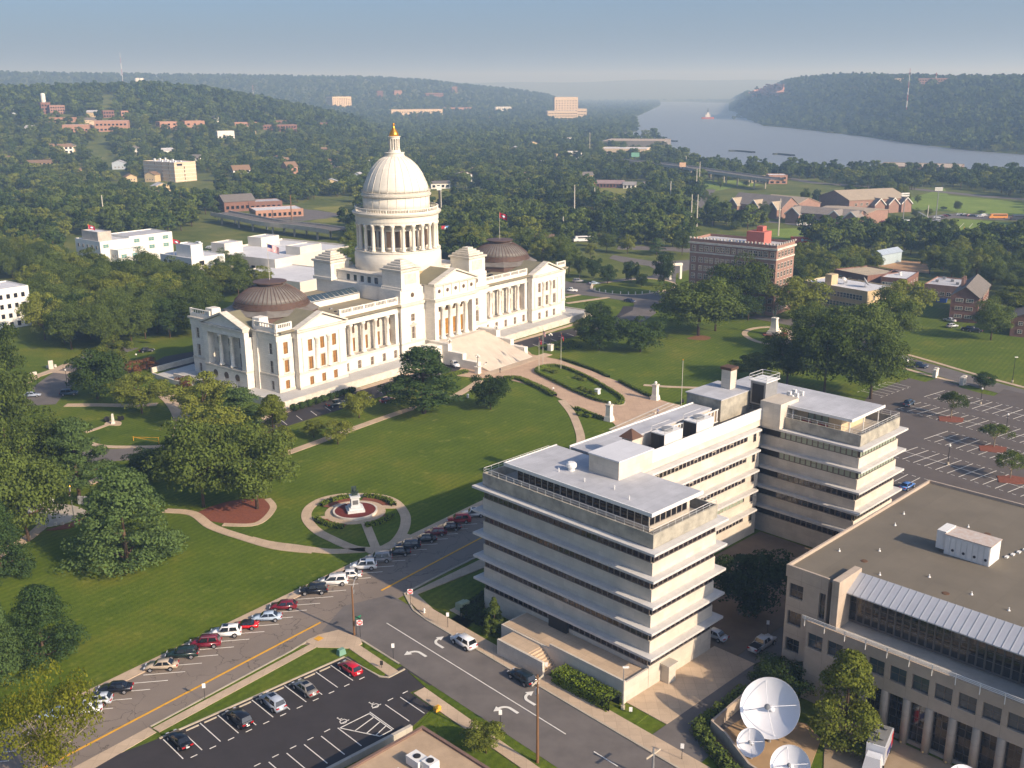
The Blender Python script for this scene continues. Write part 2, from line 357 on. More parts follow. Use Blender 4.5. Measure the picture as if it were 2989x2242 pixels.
# ------------------------------------------------------------------ building helpers
_WIN = {}
def window_mesh(w, h, fm, gm, nx=2, nz=2, fr=.09):
    """frame and pane of a window, facing -y, foot at z=0"""
    k = (round(w, 2), round(h, 2), fm.name, gm.name, nx, nz)
    if k not in _WIN:
        f = MB(); x = w / 2
        f.box(-x, -x + fr, -.07, 0, 0, h).box(x - fr, x, -.07, 0, 0, h).box(-x + fr, x - fr, -.07, 0, 0, fr).box(-x + fr, x - fr, -.07, 0, h - fr, h)
        for i in range(1, nx): c = -x + w * i / nx; f.box(c - fr * .35, c + fr * .35, -.05, 0, fr, h - fr)
        for j in range(1, nz): c = h * j / nz; f.box(-x + fr, x - fr, -.045, 0, c - fr * .35, c + fr * .35)
        p = MB().box(-x + fr * .5, x - fr * .5, -.02, .01, fr * .5, h - fr * .5)
        _WIN[k] = (f.mesh('window', fm), p.mesh('pane', gm))
    return _WIN[k]
def facade(par, name, m, kind, c, a0, a1, z0, z1, holes=(), depth=.35, win=None, wname='window', pane=True):
    """a wall with real openings; kind is the direction the wall faces. win = (frame, glass, nx, nz)"""
    sg = -1 if kind[1] == '-' else 1; ax = kind[0]
    P = (lambda a, z, d: (a, c - sg * d, z)) if ax == 'y' else (lambda a, z, d: (c - sg * d, a, z))
    A = sorted({a0, a1, *[h[0] - h[2] / 2 for h in holes], *[h[0] + h[2] / 2 for h in holes]})
    Zs = sorted({z0, z1, *[h[1] for h in holes], *[h[1] + h[3] for h in holes]})
    mb = MB()
    for i in range(len(A) - 1):
        for j in range(len(Zs) - 1):
            ma, mz = (A[i] + A[i + 1]) / 2, (Zs[j] + Zs[j + 1]) / 2
            if any(abs(ma - h[0]) < h[2] / 2 and h[1] < mz < h[1] + h[3] for h in holes): continue
            mb.add([P(A[i], Zs[j], 0), P(A[i + 1], Zs[j], 0), P(A[i + 1], Zs[j + 1], 0), P(A[i], Zs[j + 1], 0)], [(0, 1, 2, 3)])
    for (ca, zb, w, h) in list(holes) + [((a0 + a1) / 2, z0, a1 - a0, z1 - z0)]:
        q = [(ca - w / 2, zb), (ca + w / 2, zb), (ca + w / 2, zb + h), (ca - w / 2, zb + h)]
        for k in range(4):
            (p, r), (s, t) = q[k], q[(k + 1) % 4]
            mb.add([P(p, r, 0), P(s, t, 0), P(s, t, depth), P(p, r, depth)], [(0, 1, 2, 3)])
    o = mb.obj(name, m, par)
    if win:
        rz = {'y-': 0, 'y+': math.pi, 'x-': -math.pi / 2, 'x+': math.pi / 2}[kind]
        for h in holes:
            wf = win(h) if callable(win) else win
            fm_, pm_ = window_mesh(h[2], h[3], *wf)
            wo = link(wname, fm_, par, P(h[0], h[1], depth - .03), rz)
            if pane: link('pane', pm_, wo)
            else: link('pane', pm_, wo)
    return o
def column_mesh(h, r, n=12, name='column'):
    return MB().lathe([(r * 1.45, 0), (r * 1.45, .25 * r * 2), (r * 1.2, .3 * r * 2), (r * 1.2, .5 * r * 2), (r, .55 * r * 2), (r, h * .4), (r * .86, h - r * 1.5), (r * 1.0, h - r * 1.4),
                       (r * 1.0, h - r * 1.1), (r * 1.35, h - r * .7), (r * 1.35, h)], n).mesh(name, STONE, True)

# ------------------------------------------------------------------ the capitol
CF, CR = at(817, 1147.5, 1.8), at(1648.4, 909, 1.8)
CAP_A = math.atan2(CR.y - CF.y, CR.x - CF.x)
CAP = thing('capitol_building', 'long white stone capitol with columned wings, grand steps and a tall pale dome', 'capitol', (CF.x, CF.y, 1.8), CAP_A)
CSC = (CR - CF).length / 137.0; CAP.scale = (CSC, CSC, CSC)
AMBER = mat('amber_pane', srgb(150, 108, 58), .35, .2, .8, spec=.6)  # mottled amber tone set as the pane colour
SHADE = mat('brown_window', srgb(96, 80, 66), .25, .25, .6, spec=.6)
FRAMEW = mat('pale_window_frame', srgb(206, 196, 180), .6, .05, 1)
FRAMEB = mat('bronze_window_frame', srgb(110, 84, 56), .5, .1, 1)
OLIVE = mat('olive_roofing', srgb(128, 122, 98), .95, .12, .2)
DOORG = mat('gilt_doors', srgb(190, 138, 62), .4, .25, .9, metal=.4)
def capitol():
    wa, wb = (FRAMEB, AMBER, 2, 2), (FRAMEW, SHADE, 2, 2)
    colm = column_mesh(9.2, .62); pcol = column_mesh(10.8, .78, 14)
    def seg(name, x0, x1, y, holes, w): return facade(CAP, name, STONE, 'y-', y, x0, x1, 0, 14.6, holes, .4, w)
    def mir(x0, x1): return 137 - x1, 137 - x0
    def band(x0, x1, y, ret=2.0, top=17.0, wide=True):
        b = MB(); b.box(x0 - .15, x1 + .15, y - .18, y + ret, 14.6, 16.3); b.obj('entablature', STONE, CAP)
        b = MB(); b.box(x0 - .5, x1 + .5, y - .75, y + ret, 16.45, top); b.box(x0 - .3, x1 + .3, y - .45, y + ret, 16.3, 16.45); b.obj('cornice', STONE2, CAP)
        b = MB(); b.box(x0 - .1, x1 + .1, y - .22, y + .02, 4.35, 4.95); b.obj('belt_course', STONE2, CAP)
        b = MB(); b.box(x0 - .15, x1 + .15, y - .28, y + .02, 0, .7); b.obj('plinth', STONE2, CAP)
    def balustrade(x0, x1, y, z, par=CAP, along='x', n=None):
        b = MB(); n = n or max(1, round((x1 - x0) / 4.6)); st = (x1 - x0) / n
        g = (lambda p0, p1, q0, q1, a, c: b.box(p0, p1, q0, q1, a, c)) if along == 'x' else (lambda p0, p1, q0, q1, a, c: b.box(q0, q1, p0, p1, a, c))
        g(x0, x1, y - .22, y + .22, z, z + .25); g(x0, x1, y - .25, y + .25, z + 1.25, z + 1.5)
        for i in range(n + 1): g(x0 + i * st - .32, x0 + i * st + .32, y - .3, y + .3, z, z + 1.58)
        for i in range(n):
            for k in range(1, 8): c = x0 + i * st + st * k / 8; g(c - .1, c + .1, y - .1, y + .1, z + .25, z + 1.25)
        b.obj('balustrade', STONE, par)
    def window_trim(x, z, w, h, y, ped=False):
        b = MB(); b.box(x - w / 2 - .3, x - w / 2, y - .1, y + .02, z - .2, z + h + .3).box(x + w / 2, x + w / 2 + .3, y - .1, y + .02, z - .2, z + h + .3)
        b.box(x - w / 2, x + w / 2, y - .1, y + .02, z + h, z + h + .3).box(x - w / 2 - .4, x + w / 2 + .4, y - .22, y + .02, z - .45, z - .2)
        if ped: b.box(x - w / 2 - .55, x + w / 2 + .55, y - .4, y + .02, z + h + .45, z + h + .75)
        b.obj('window_surround', STONE2, CAP)
    # body behind the walls
    MB().box(.4, 136.6, 2.8, 38.6, 0, 17.0).obj('body', STONE, CAP); MB().box(23.5, 113.5, .4, 2.8, 0, 4.7).obj('wing_base', STONE, CAP)
    for x0 in (.4, 130.9): MB().box(x0, x0 + 5.7, .4, 2.8, 0, 17).obj('corner_body', STONE, CAP)
    MB().box(.3, 136.7, -1.9, 38.7, 17.0, 17.25).obj('roof', ROOFTAN, CAP)
    for x0, x1 in ((5.9, 23.2), mir(5.9, 23.2)): MB().box(x0, x1, -1.8, 2.8, 0, 17.0).obj('pavilion_body', STONE, CAP)
    MB().box(48.1, 88.9, -.8, 2.8, 0, 17).obj('centre_body', STONE, CAP)
    low = lambda xs: [(x, .35, 1.5, 2.7) for x in xs]
    for M in (0, 1):
        mm = (lambda a, b: (a, b)) if not M else mir
        mx = (lambda x: x) if not M else (lambda x: 137 - x)
        # corner bay
        x0, x1 = mm(0, 5.6)
        seg('corner_wall', x0, x1, 0, [(mx(3.1), .35, 1.5, 2.7), (mx(3.1), 5.3, 1.55, 3.6), (mx(3.1), 10.6, 1.6, 3.4)], wa if not M else wb)
        window_trim(mx(3.1), 5.3, 1.55, 3.6, 0, True); band(x0, x1, 0); balustrade(x0 + .3, x1 - .3, .1, 17.9, n=1)
        MB().box(x0, x1, -.2, .9, 17.0, 17.9).obj('parapet', STONE, CAP)
        # pedimented pavilion
        x0, x1 = mm(5.6, 23.5); y = -2.2; ws = [mx(v) for v in (10.0, 14.5, 19.0)]
        seg('pavilion_wall', x0, x1, y, low(ws) + [(v, 5.2, 1.6, 3.6) for v in ws] + [(v, 10.4, 1.6, 3.4) for v in ws], wa if not M else wb)
        band(x0, x1, y, 3.0); xc = (x0 + x1) / 2
        for v in ws: window_trim(v, 5.2, 1.6, 3.6, y)
        for v in (12.25, 16.75): link('engaged_column', colm, CAP, (mx(v), y - .15, 5.0))
        for v in (7.6, 21.4): MB().box(mx(v) - .6, mx(v) + .6, y - .25, y + .05, 4.95, 14.6).obj('pilaster', STONE, CAP)
        MB().ext([(x0 + .3, 17.0), (x1 - .3, 17.0), (xc, 20.4)], y, y + .4, 'y').obj('pediment', STONE, CAP)
        for s in (-1, 1):
            e = xc + s * (x1 - x0 + 1.1) / 2
            MB().ext([(e, 16.95), (e, 17.45), (xc, 21.15), (xc, 20.6)], y - .8, y + 1.6, 'y').obj('raking_cornice', STONE2, CAP)
        MB().ext([(x0 - .1, 17.1), (x1 + .1, 17.1), (xc, 20.7)], y + 1.6, 9.5, 'y').obj('gable_roof', OLIVE, CAP)
        # colonnaded wing
        x0, x1 = mm(23.5, 47.7); bays = [mx(v) for v in (25.6, 30.6, 35.9, 41.0, 46.0)]
        facade(CAP, 'basement_wall', STONE, 'y-', 0, x0, x1, 0, 5.0, [(v, .5, 1.5, 2.6) for v in bays], .4, wb)
        facade(CAP, 'wing_wall', STONE2, 'y-', 2.4, x0 + 1, x1 - 1, 5.0, 14.6, [(v, 5.4, 1.5, 4.2) for v in bays] + [(v, 11.0, 1.5, 2.8) for v in bays], .35, lambda h: (FRAMEB, SHADE if h[1] > 8 else AMBER, 2, 3))
        MB().box(x0, x1, .05, 2.5, 4.7, 5.0).obj('colonnade_floor', STONE2, CAP)
        MB().box(x0, x1, .05, 2.5, 14.5, 14.62).obj('colonnade_soffit', STONE2, CAP)
        for v in (28.1, 33.25, 38.4, 43.5): link('column', colm, CAP, (mx(v), .75, 5.2)); MB().box(mx(v) - .95, mx(v) + .95, -.1, 1.6, 5.0, 5.2).obj('column_plinth', STONE2, CAP)
        for v in (24.2, 47.0): MB().box(mx(v) - .7, mx(v) + .7, .02, 2.5, 5.0, 14.6).obj('pier', STONE, CAP)
        band(x0, x1, 0, 3.0); MB().box(x0, x1, -.1, .8, 17.0, 18.1).obj('parapet', STONE, CAP); balustrade(x0 + .3, x1 - .3, .2, 18.1)
        # flank of the centre
        x0, x1 = mm(47.7, 58.5); xm = mx(53.0)
        seg('flank_wall', x0, x1, -1.2, [(xm, .35, 1.6, 2.8), (xm, 5.6, 1.6, 3.9), (xm, 11.2, 1.7, 2.4)], wb); window_trim(xm, 5.6, 1.6, 3.9, -1.2)
        MB().ext([(xm - 1.7, 10.0), (xm + 1.7, 10.0), (xm, 11.0)], -1.65, -1.15, 'y').obj('window_pediment', STONE2, CAP)
        band(x0, x1, -1.2, 2.0, 17.3)
        MB().box(x0, x1, -1.2, 8, 17.3, 21.6).obj('attic', STONE, CAP)
        MB().tube((xm, -1.3, 19.6), (xm, -1.1, 19.6), .75, n=20).obj('oculus', SHADE, CAP)
    # portico
    facade(CAP, 'portico_wall', STONE, 'y-', -1.6, 58.5, 78.5, 4.2, 15.0, [(v, 4.4, 1.9, 5.2) for v in (61.6, 65.2, 68.5, 71.8, 75.4)] + [(v, 12.2, 1.5, 2.0) for v in (61.6, 65.2, 68.5, 71.8, 75.4)], .35, lambda h: (FRAMEB, DOORG if h[1] < 8 else SHADE, 2, 3), 'door')
    MB().box(58.5, 78.5, -5.6, -1.2, 0, 4.2).obj('portico_base', STONE, CAP)
    MB().box(58.2, 78.8, -6.3, -1.2, 4.0, 4.3).obj('portico_floor', STONE2, CAP)
    for v in (62.9, 66.65, 70.4, 74.15): link('column', pcol, CAP, (v, -4.7, 4.3))
    for v in (59.4, 77.6): MB().box(v - .9, v + .9, -5.4, -1.2, 4.3, 15.1).obj('anta', STONE, CAP)
    MB().box(58.4, 78.6, -5.6, -1.0, 15.1, 16.9).obj('entablature', STONE, CAP); MB().box(57.9, 79.1, -6.3, -1.0, 17.0, 17.7).obj('cornice', STONE2, CAP)
    MB().box(58.3, 78.7, -5.5, 8, 17.7, 21.8).obj('attic', STONE, CAP); MB().box(57.9, 79.1, -6.1, 8, 21.8, 22.2).obj('attic_cornice', STONE2, CAP)
    for i in range(5): MB().tube((60.7 + 3.9 * i, -5.62, 20.0), (60.7 + 3.9 * i, -5.45, 20.0), .62, n=18).obj('oculus', SHADE, CAP)
    for i in range(6): MB().box(58.55 + 3.95 * i, 58.85 + 3.95 * i, -5.7, -5.5, 18.2, 21.6).obj('attic_pilaster', STONE2, CAP)
    MB().ext([(58.4, 22.2), (78.6, 22.2), (68.5, 25.7)], -5.4, -4.9, 'y').obj('pediment', STONE, CAP)
    for s in (-1, 1): MB().ext([(68.5 + s * 10.7, 22.15), (68.5 + s * 10.7, 22.65), (68.5, 26.4), (68.5, 25.85)], -6.1, -3.6, 'y').obj('raking_cornice', STONE2, CAP)
    MB().ext([(58.0, 22.2), (79.0, 22.2), (68.5, 25.95)], -3.6, 12, 'y').obj('gable_roof', OLIVE, CAP)
    MB().box(62.0, 64.6, 5.0, 8.2, 24.1, 24.9).obj('roof_hatch', mat('tan_hatch', srgb(176, 152, 112), .8, .1), CAP)
    # centre block and pylons
    MB().box(48.6, 88.4, 2, 38, 17.2, 21.6).obj('centre_attic', STONE, CAP)
    facade(CAP, 'attic_wall', STONE, 'x-', 51.0, 8, 31, 21.0, 24.4, [(12.5 + 3.2 * i, 21.8, 1.7, 2.0) for i in range(5)], .4, (DARK, GLASSB, 1, 1))
    MB().box(51.4, 86, 7, 31.5, 21, 24.4).obj('upper_block', STONE, CAP); MB().box(50.6, 86.4, 6.6, 31.9, 24.4, 24.9).obj('upper_cornice', STONE2, CAP)
    for px in (48.4, 80.5):
        for py in (-1.1, 30.5):
            b = MB(); b.box(px, px + 8.2, py, py + 8.2, 21.4, 27.2); b.box(px - .35, px + 8.55, py - .35, py + 8.55, 21.4, 22.3); b.obj('pylon', STONE, CAP)
            b = MB()
            for k, (i, z) in enumerate(((-.5, 27.2), (.4, 28.0), (1.2, 28.6), (2.0, 29.2), (2.8, 29.8))): b.box(px + i, px + 8.2 - i, py + i, py + 8.2 - i, z, z + .62)
            b.obj('stepped_cap', STONE2, CAP)
            MB().box(px + 1.6, px + 6.6, py - .12, py, 23.2, 26.4).obj('panel', STONE2, CAP)
    # south end
    facade(CAP, 'end_wall', STONE, 'x-', 0, 0, 10, 0, 14.6, [(2.8, .35, 1.4, 2.7), (2.8, 5.2, 1.5, 3.6), (2.8, 10.6, 1.5, 3.2)], .4, wb)
    facade(CAP, 'end_wall', STONE, 'x-', 0, 29, 39, 0, 14.6, [(36.0, .35, 1.4, 2.7), (36.0, 5.2, 1.5, 3.6), (36.0, 10.6, 1.5, 3.2)], .4, wb)
    MB().box(-2.6, .5, 10.2, 28.8, 0, 4.6).obj('end_base', STONE, CAP); MB().box(-.6, .5, 10.2, 28.8, 4.6, 14.6).obj('end_body', STONE, CAP)
    facade(CAP, 'end_basement', STONE, 'x-', -3.0, 10, 29, 0, 4.6, [(v, 0.0, 2.0, 2.6) for v in (14.5, 19.5, 24.5)], .8, (DARK, SHADE, 1, 1), 'archway')
    for v in (14.5, 19.5, 24.5): MB().tube((-3.05, v, 2.6), (-2.3, v, 2.6), 1.0, n=18).obj('arch_head', SHADE, CAP)
    facade(CAP, 'porch_wall', STONE2, 'x-', -1.0, 12, 27, 5.0, 14.4, [(v, 5.2, 1.5, 4.0) for v in (14.5, 19.5, 24.5)] + [(v, 10.8, 1.5, 3.0) for v in (14.5, 19.5, 24.5)], .35, (DARK, GLASS, 1, 2))
    MB().box(-3.2, 0, 10, 29, 4.6, 5.0).obj('porch_floor', STONE2, CAP)
    for v in (17.0, 22.0): link('column', colm, CAP, (-2.3, v, 5.2))
    for v in (11.0, 28.0): MB().box(-3.0, -.3, v - 1.0, v + 1.0, 5.0, 14.6).obj('anta', STONE, CAP)
    for a, b_, x in ((0, 10, 0), (29, 39, 0), (10, 29, -3.0)):
        MB().box(x - .18, x + 1.5, a - .1, b_ + .1, 14.6, 16.3).obj('entablature', STONE, CAP)
        MB().box(x - .75, x + 1.5, a - .4, b_ + .4, 16.45, 17.0).obj('cornice', STONE2, CAP)
        MB().box(x - .22, x + .02, a, b_, 4.35, 4.95).obj('belt_course', STONE2, CAP)
    MB().ext([(10.2, 17.0), (28.8, 17.0), (19.5, 20.4)], -3.0, -2.6, 'x').obj('pediment', STONE, CAP)
    for s in (-1, 1): MB().ext([(19.5 + s * 9.9, 16.95), (19.5 + s * 9.9, 17.45), (19.5, 21.1), (19.5, 20.55)], -3.75, -1.2, 'x').obj('raking_cornice', STONE2, CAP)
    MB().ext([(9.9, 17.1), (29.1, 17.1), (19.5, 20.65)], -1.2, 6, 'x').obj('gable_roof', OLIVE, CAP)
    for a, b_ in ((.2, 9.5), (29.5, 38.8)):
        MB().box(-.1, .8, a, b_, 17, 17.9).obj('parapet', STONE, CAP); balustrade(a + .2, b_ - .2, .2, 17.9, along='y', n=1)
    for v in (8.8, 30.2): MB().box(-.5, .9, v - .9, v + .9, 0, 17.0).obj('pier', STONE, CAP); MB().frust(.2, 3.6, v - 1.7, v + 1.7, 17.2, 20.2, .2).obj('roof_pedestal', STONE, CAP)
    # copper domes
    for xc in (14.7, 122.3):
        c = (xc, 19.5, 0)
        oc = MB().lathe([(13.4, 17.2), (13.4, 19.0)], 8, c).obj('octagon_base', COPPERD, CAP)
        MB().lathe([(14.0, 19.0), (14.0, 19.25), (11.2, 20.7)], 8, c).obj('octagon_skirt', COPPER, CAP)
        MB().lathe([(11.2, 20.5), (11.2, 21.0), (10.9, 21.0), (10.9, 21.4), (10.7, 21.4), (10.7, 21.8), (10.4, 21.8), (10.4, 22.2)], 48, c).obj('copper_rings', COPPERD, CAP)
        cd = MB().lathe([(10.4, 22.2), (9.2, 23.3), (7.6, 24.5), (6.0, 25.5), (4.6, 26.2)], 48, c).obj('copper_dome', COPPER, CAP, True)
        rb = MB()
        for k in range(48):
            a = 2 * math.pi * k / 48; q = [(xc + r * math.cos(a), 19.5 + r * math.sin(a), z + .05) for r, z in ((10.4, 22.2), (9.2, 23.3), (7.6, 24.5), (6.0, 25.5), (4.6, 26.2))]
            rb.path(q, .11, 4)
        rb.obj('seam', COPPERD, cd)
        MB().lathe([(3.9, 26.3), (3.9, 27.0), (4.9, 27.1), (4.9, 27.35), (3.0, 27.5), (.4, 27.7)], 32, c).obj('copper_cap', COPPERD, CAP)
    # long skylight on the south wing and roof clutter
    MB().ext([(16.6, 17.2), (22.4, 17.2), (22.4, 19.3), (19.5, 20.5), (16.6, 19.3)], 27.5, 47.5, 'x').obj('skylight_house', STONE, CAP)
    for s in (-1, 1):
        for i in range(10): MB().add([(27.7 + 2 * i, 19.5 + s * 3.2, 19.15), (29.55 + 2 * i, 19.5 + s * 3.2, 19.15), (29.55 + 2 * i, 19.5, 20.65), (27.7 + 2 * i, 19.5, 20.65)], [(0, 1, 2, 3)]).obj('skylight_pane', GLASSB, CAP)
    rr_ = random.Random(3)
    for i in range(16):
        x, y = rr_.choice([rr_.uniform(27, 46), rr_.uniform(91, 110)]), rr_.uniform(4, 14); s = rr_.uniform(.4, 1.0)
        MB().box(x, x + s * 1.6, y, y + s, 17.25, 17.25 + s * .8).obj('roof_vent', GREYM if i % 2 else DARK, CAP)
    # drum and dome
    c = (68.5, 19.5, 0); P = lambda pr, n=64: MB().lathe(pr, n, c)
    P([(14.3, 21.5), (14.3, 29.6), (14.0, 30.0), (14.0, 31.0)]).obj('drum_base', DOMEST, CAP, True)
    P([(14.2, 30.6), (14.2, 31.0), (10.0, 31.02)]).obj('drum_floor', DOMEST, CAP)
    P([(10.6, 31.0), (10.6, 40.0)]).obj('drum_wall', DOMEST, CAP, True)
    dcol = MB().lathe([(.82, 0), (.82, .3), (.66, .45), (.6, .6), (.6, 4), (.53, 7.4), (.6, 7.5), (.85, 8.1), (.85, 8.5)], 12).mesh('drum_column', DOMEST, True)
    fw_, pw_ = window_mesh(1.7, 5.2, FRAMEB, SHADE, 2, 4)
    for k in range(24):
        a = 2 * math.pi * (k + .5) / 24; link('drum_column', dcol, CAP, (68.5 + 12.9 * math.cos(a), 19.5 + 12.9 * math.sin(a), 31.1))
        a = 2 * math.pi * k / 24; w = link('drum_window', fw_, CAP, (68.5 + 10.66 * math.cos(a), 19.5 + 10.66 * math.sin(a), 32.2), a + math.pi / 2); link('pane', pw_, w)
        MB().box(-1.2, 1.2, -.25, .1, -.5, 0).box(-1.2, 1.2, -.3, .1, 5.2, 5.7).obj('window_surround', DOMEST, w)
    P([(11.5, 39.6), (13.5, 39.6), (13.5, 40.4), (13.65, 40.4), (13.65, 41.9), (14.3, 42.3), (14.6, 42.9), (14.6, 43.1), (10.5, 43.15)]).obj('drum_entablature', DOMEST, CAP)
    b = MB(); b.lathe([(13.35, 44.35), (13.75, 44.35), (13.75, 44.65), (13.35, 44.65)], 64, c, False); b.lathe([(13.4, 43.1), (13.7, 43.1), (13.7, 43.45), (13.4, 43.45)], 64, c, False)
    for k in range(96):
        a = 2 * math.pi * k / 96; r_ = .28 if k % 8 == 0 else .11; b.tube((68.5 + 13.55 * math.cos(a), 19.5 + 13.55 * math.sin(a), 43.4), (68.5 + 13.55 * math.cos(a), 19.5 + 13.55 * math.sin(a), 44.4), r_, n=4, cap=False)
    b.obj('gallery_balustrade', DOMEST, CAP)
    ud = P([(10.8, 43.1), (10.8, 47.9)]).obj('upper_drum', DOMEST, CAP, True)
    b = MB()
    for k in range(24):
        a = 2 * math.pi * k / 24; b.tube((68.5 + 10.8 * math.cos(a), 19.5 + 10.8 * math.sin(a), 43.2), (68.5 + 10.8 * math.cos(a), 19.5 + 10.8 * math.sin(a), 47.9), .1, n=4, cap=False)
    b.obj('pilaster_strip', STONE2, ud)
    P([(10.8, 47.8), (11.4, 48.0), (11.5, 48.5), (11.1, 48.6), (11.1, 49.2), (10.5, 49.25)]).obj('dome_ring', STONE2, CAP)
    b = MB(); b.lathe([(11.1, 49.8), (11.2, 49.8), (11.2, 49.9), (11.1, 49.9)], 48, c, False)
    for k in range(48): a = 2 * math.pi * k / 48; b.tube((68.5 + 11.15 * math.cos(a), 19.5 + 11.15 * math.sin(a), 49.2), (68.5 + 11.15 * math.cos(a), 19.5 + 11.15 * math.sin(a), 49.9), .05, n=4, cap=False)
    b.obj('dome_railing', STONE2, CAP)
    dp = [(10.55, 49.2), (10.45, 50.5), (10.15, 51.6), (9.6, 52.9), (8.7, 54.9), (7.5, 56.8), (6.45, 58.0), (5.0, 59.3), (3.9, 60.0), (3.1, 60.4)]
    dm = P(dp).obj('dome', DOMEST, CAP, True); b = MB()
    for k in range(24):
        a = 2 * math.pi * k / 24; b.path([(68.5 + (r + .02) * math.cos(a), 19.5 + (r + .02) * math.sin(a), z) for r, z in dp], .11, 4)
    b.obj('dome_rib', STONE2, dm)
    P([(3.2, 60.2), (3.2, 60.7), (3.05, 60.7), (3.05, 61.4), (3.25, 61.4), (3.25, 61.6), (1.9, 61.65)], 32).obj('lantern_platform', DOMEST, CAP)
    P([(1.95, 61.5), (1.95, 62.4), (1.85, 62.4), (1.1, 62.42), (1.1, 65.9)], 24).obj('lantern_core', DOMEST, CAP)
    lc = MB().lathe([(.26, 0), (.2, .2), (.18, 3.2), (.28, 3.5)], 8).mesh('lantern_column', DOMEST, True)
    for k in range(12): a = 2 * math.pi * k / 12; link('lantern_column', lc, CAP, (68.5 + 1.6 * math.cos(a), 19.5 + 1.6 * math.sin(a), 62.4))
    P([(1.2, 65.8), (1.8, 65.85), (1.85, 66.3), (2.1, 66.45), (2.1, 66.65), (1.2, 66.7)], 24).obj('lantern_cornice', DOMEST, CAP)
    cu = P([(1.65, 66.65), (1.5, 67.4), (1.2, 68.1), (.55, 69.0), (.3, 69.7), (.25, 70.0)], 16).obj('gold_cupola', GOLD, CAP, True)
    MB().ball((68.5, 19.5, 70.4), .42, 12).obj('finial', GOLD, cu, True)
capitol()
def capl(x, y, z=0.0):
    """point in the capitol's own frame -> world"""
    ca, sa = math.cos(CAP_A), math.sin(CAP_A); return (CF.x + CSC * (x * ca - y * sa), CF.y + CSC * (x * sa + y * ca), 1.8 + CSC * z)
# ------------------------------------------------------------------ office slab in the foreground
OA = math.radians(44.6); OF = at(1892, 2011)
OFF = thing('office_building', 'pale concrete office block with projecting ledges and dark window bands, rooftop penthouses', 'office building', (OF.x, OF.y, 0), OA)
def offl(x, y, z=0.0): return (OF.x + x * math.cos(OA) - y * math.sin(OA), OF.y + x * math.sin(OA) + y * math.cos(OA), z)
PANEL = mat('limestone_cladding', srgb(200, 190, 174), .85, .1, .35)
joints(PANEL, 1.9, 1.0, .86, .02, True, .07)
STAIN = mat('stained_concrete', srgb(150, 146, 134), .9, .28, .45, col2=srgb(186, 178, 160))
LEDGE = mat('ledge_concrete', srgb(196, 193, 188), .85, .1, .4)
MULL = mat('aluminium_mullion', srgb(112, 104, 98), .5, .1, 1, metal=.3)
GLASSP = mat('plum_window_glass', srgb(40, 34, 38), .1, .25, .25, spec=.8)
GLASSG = mat('green_window_film', srgb(146, 156, 136), .3, .15, .4, spec=.5)
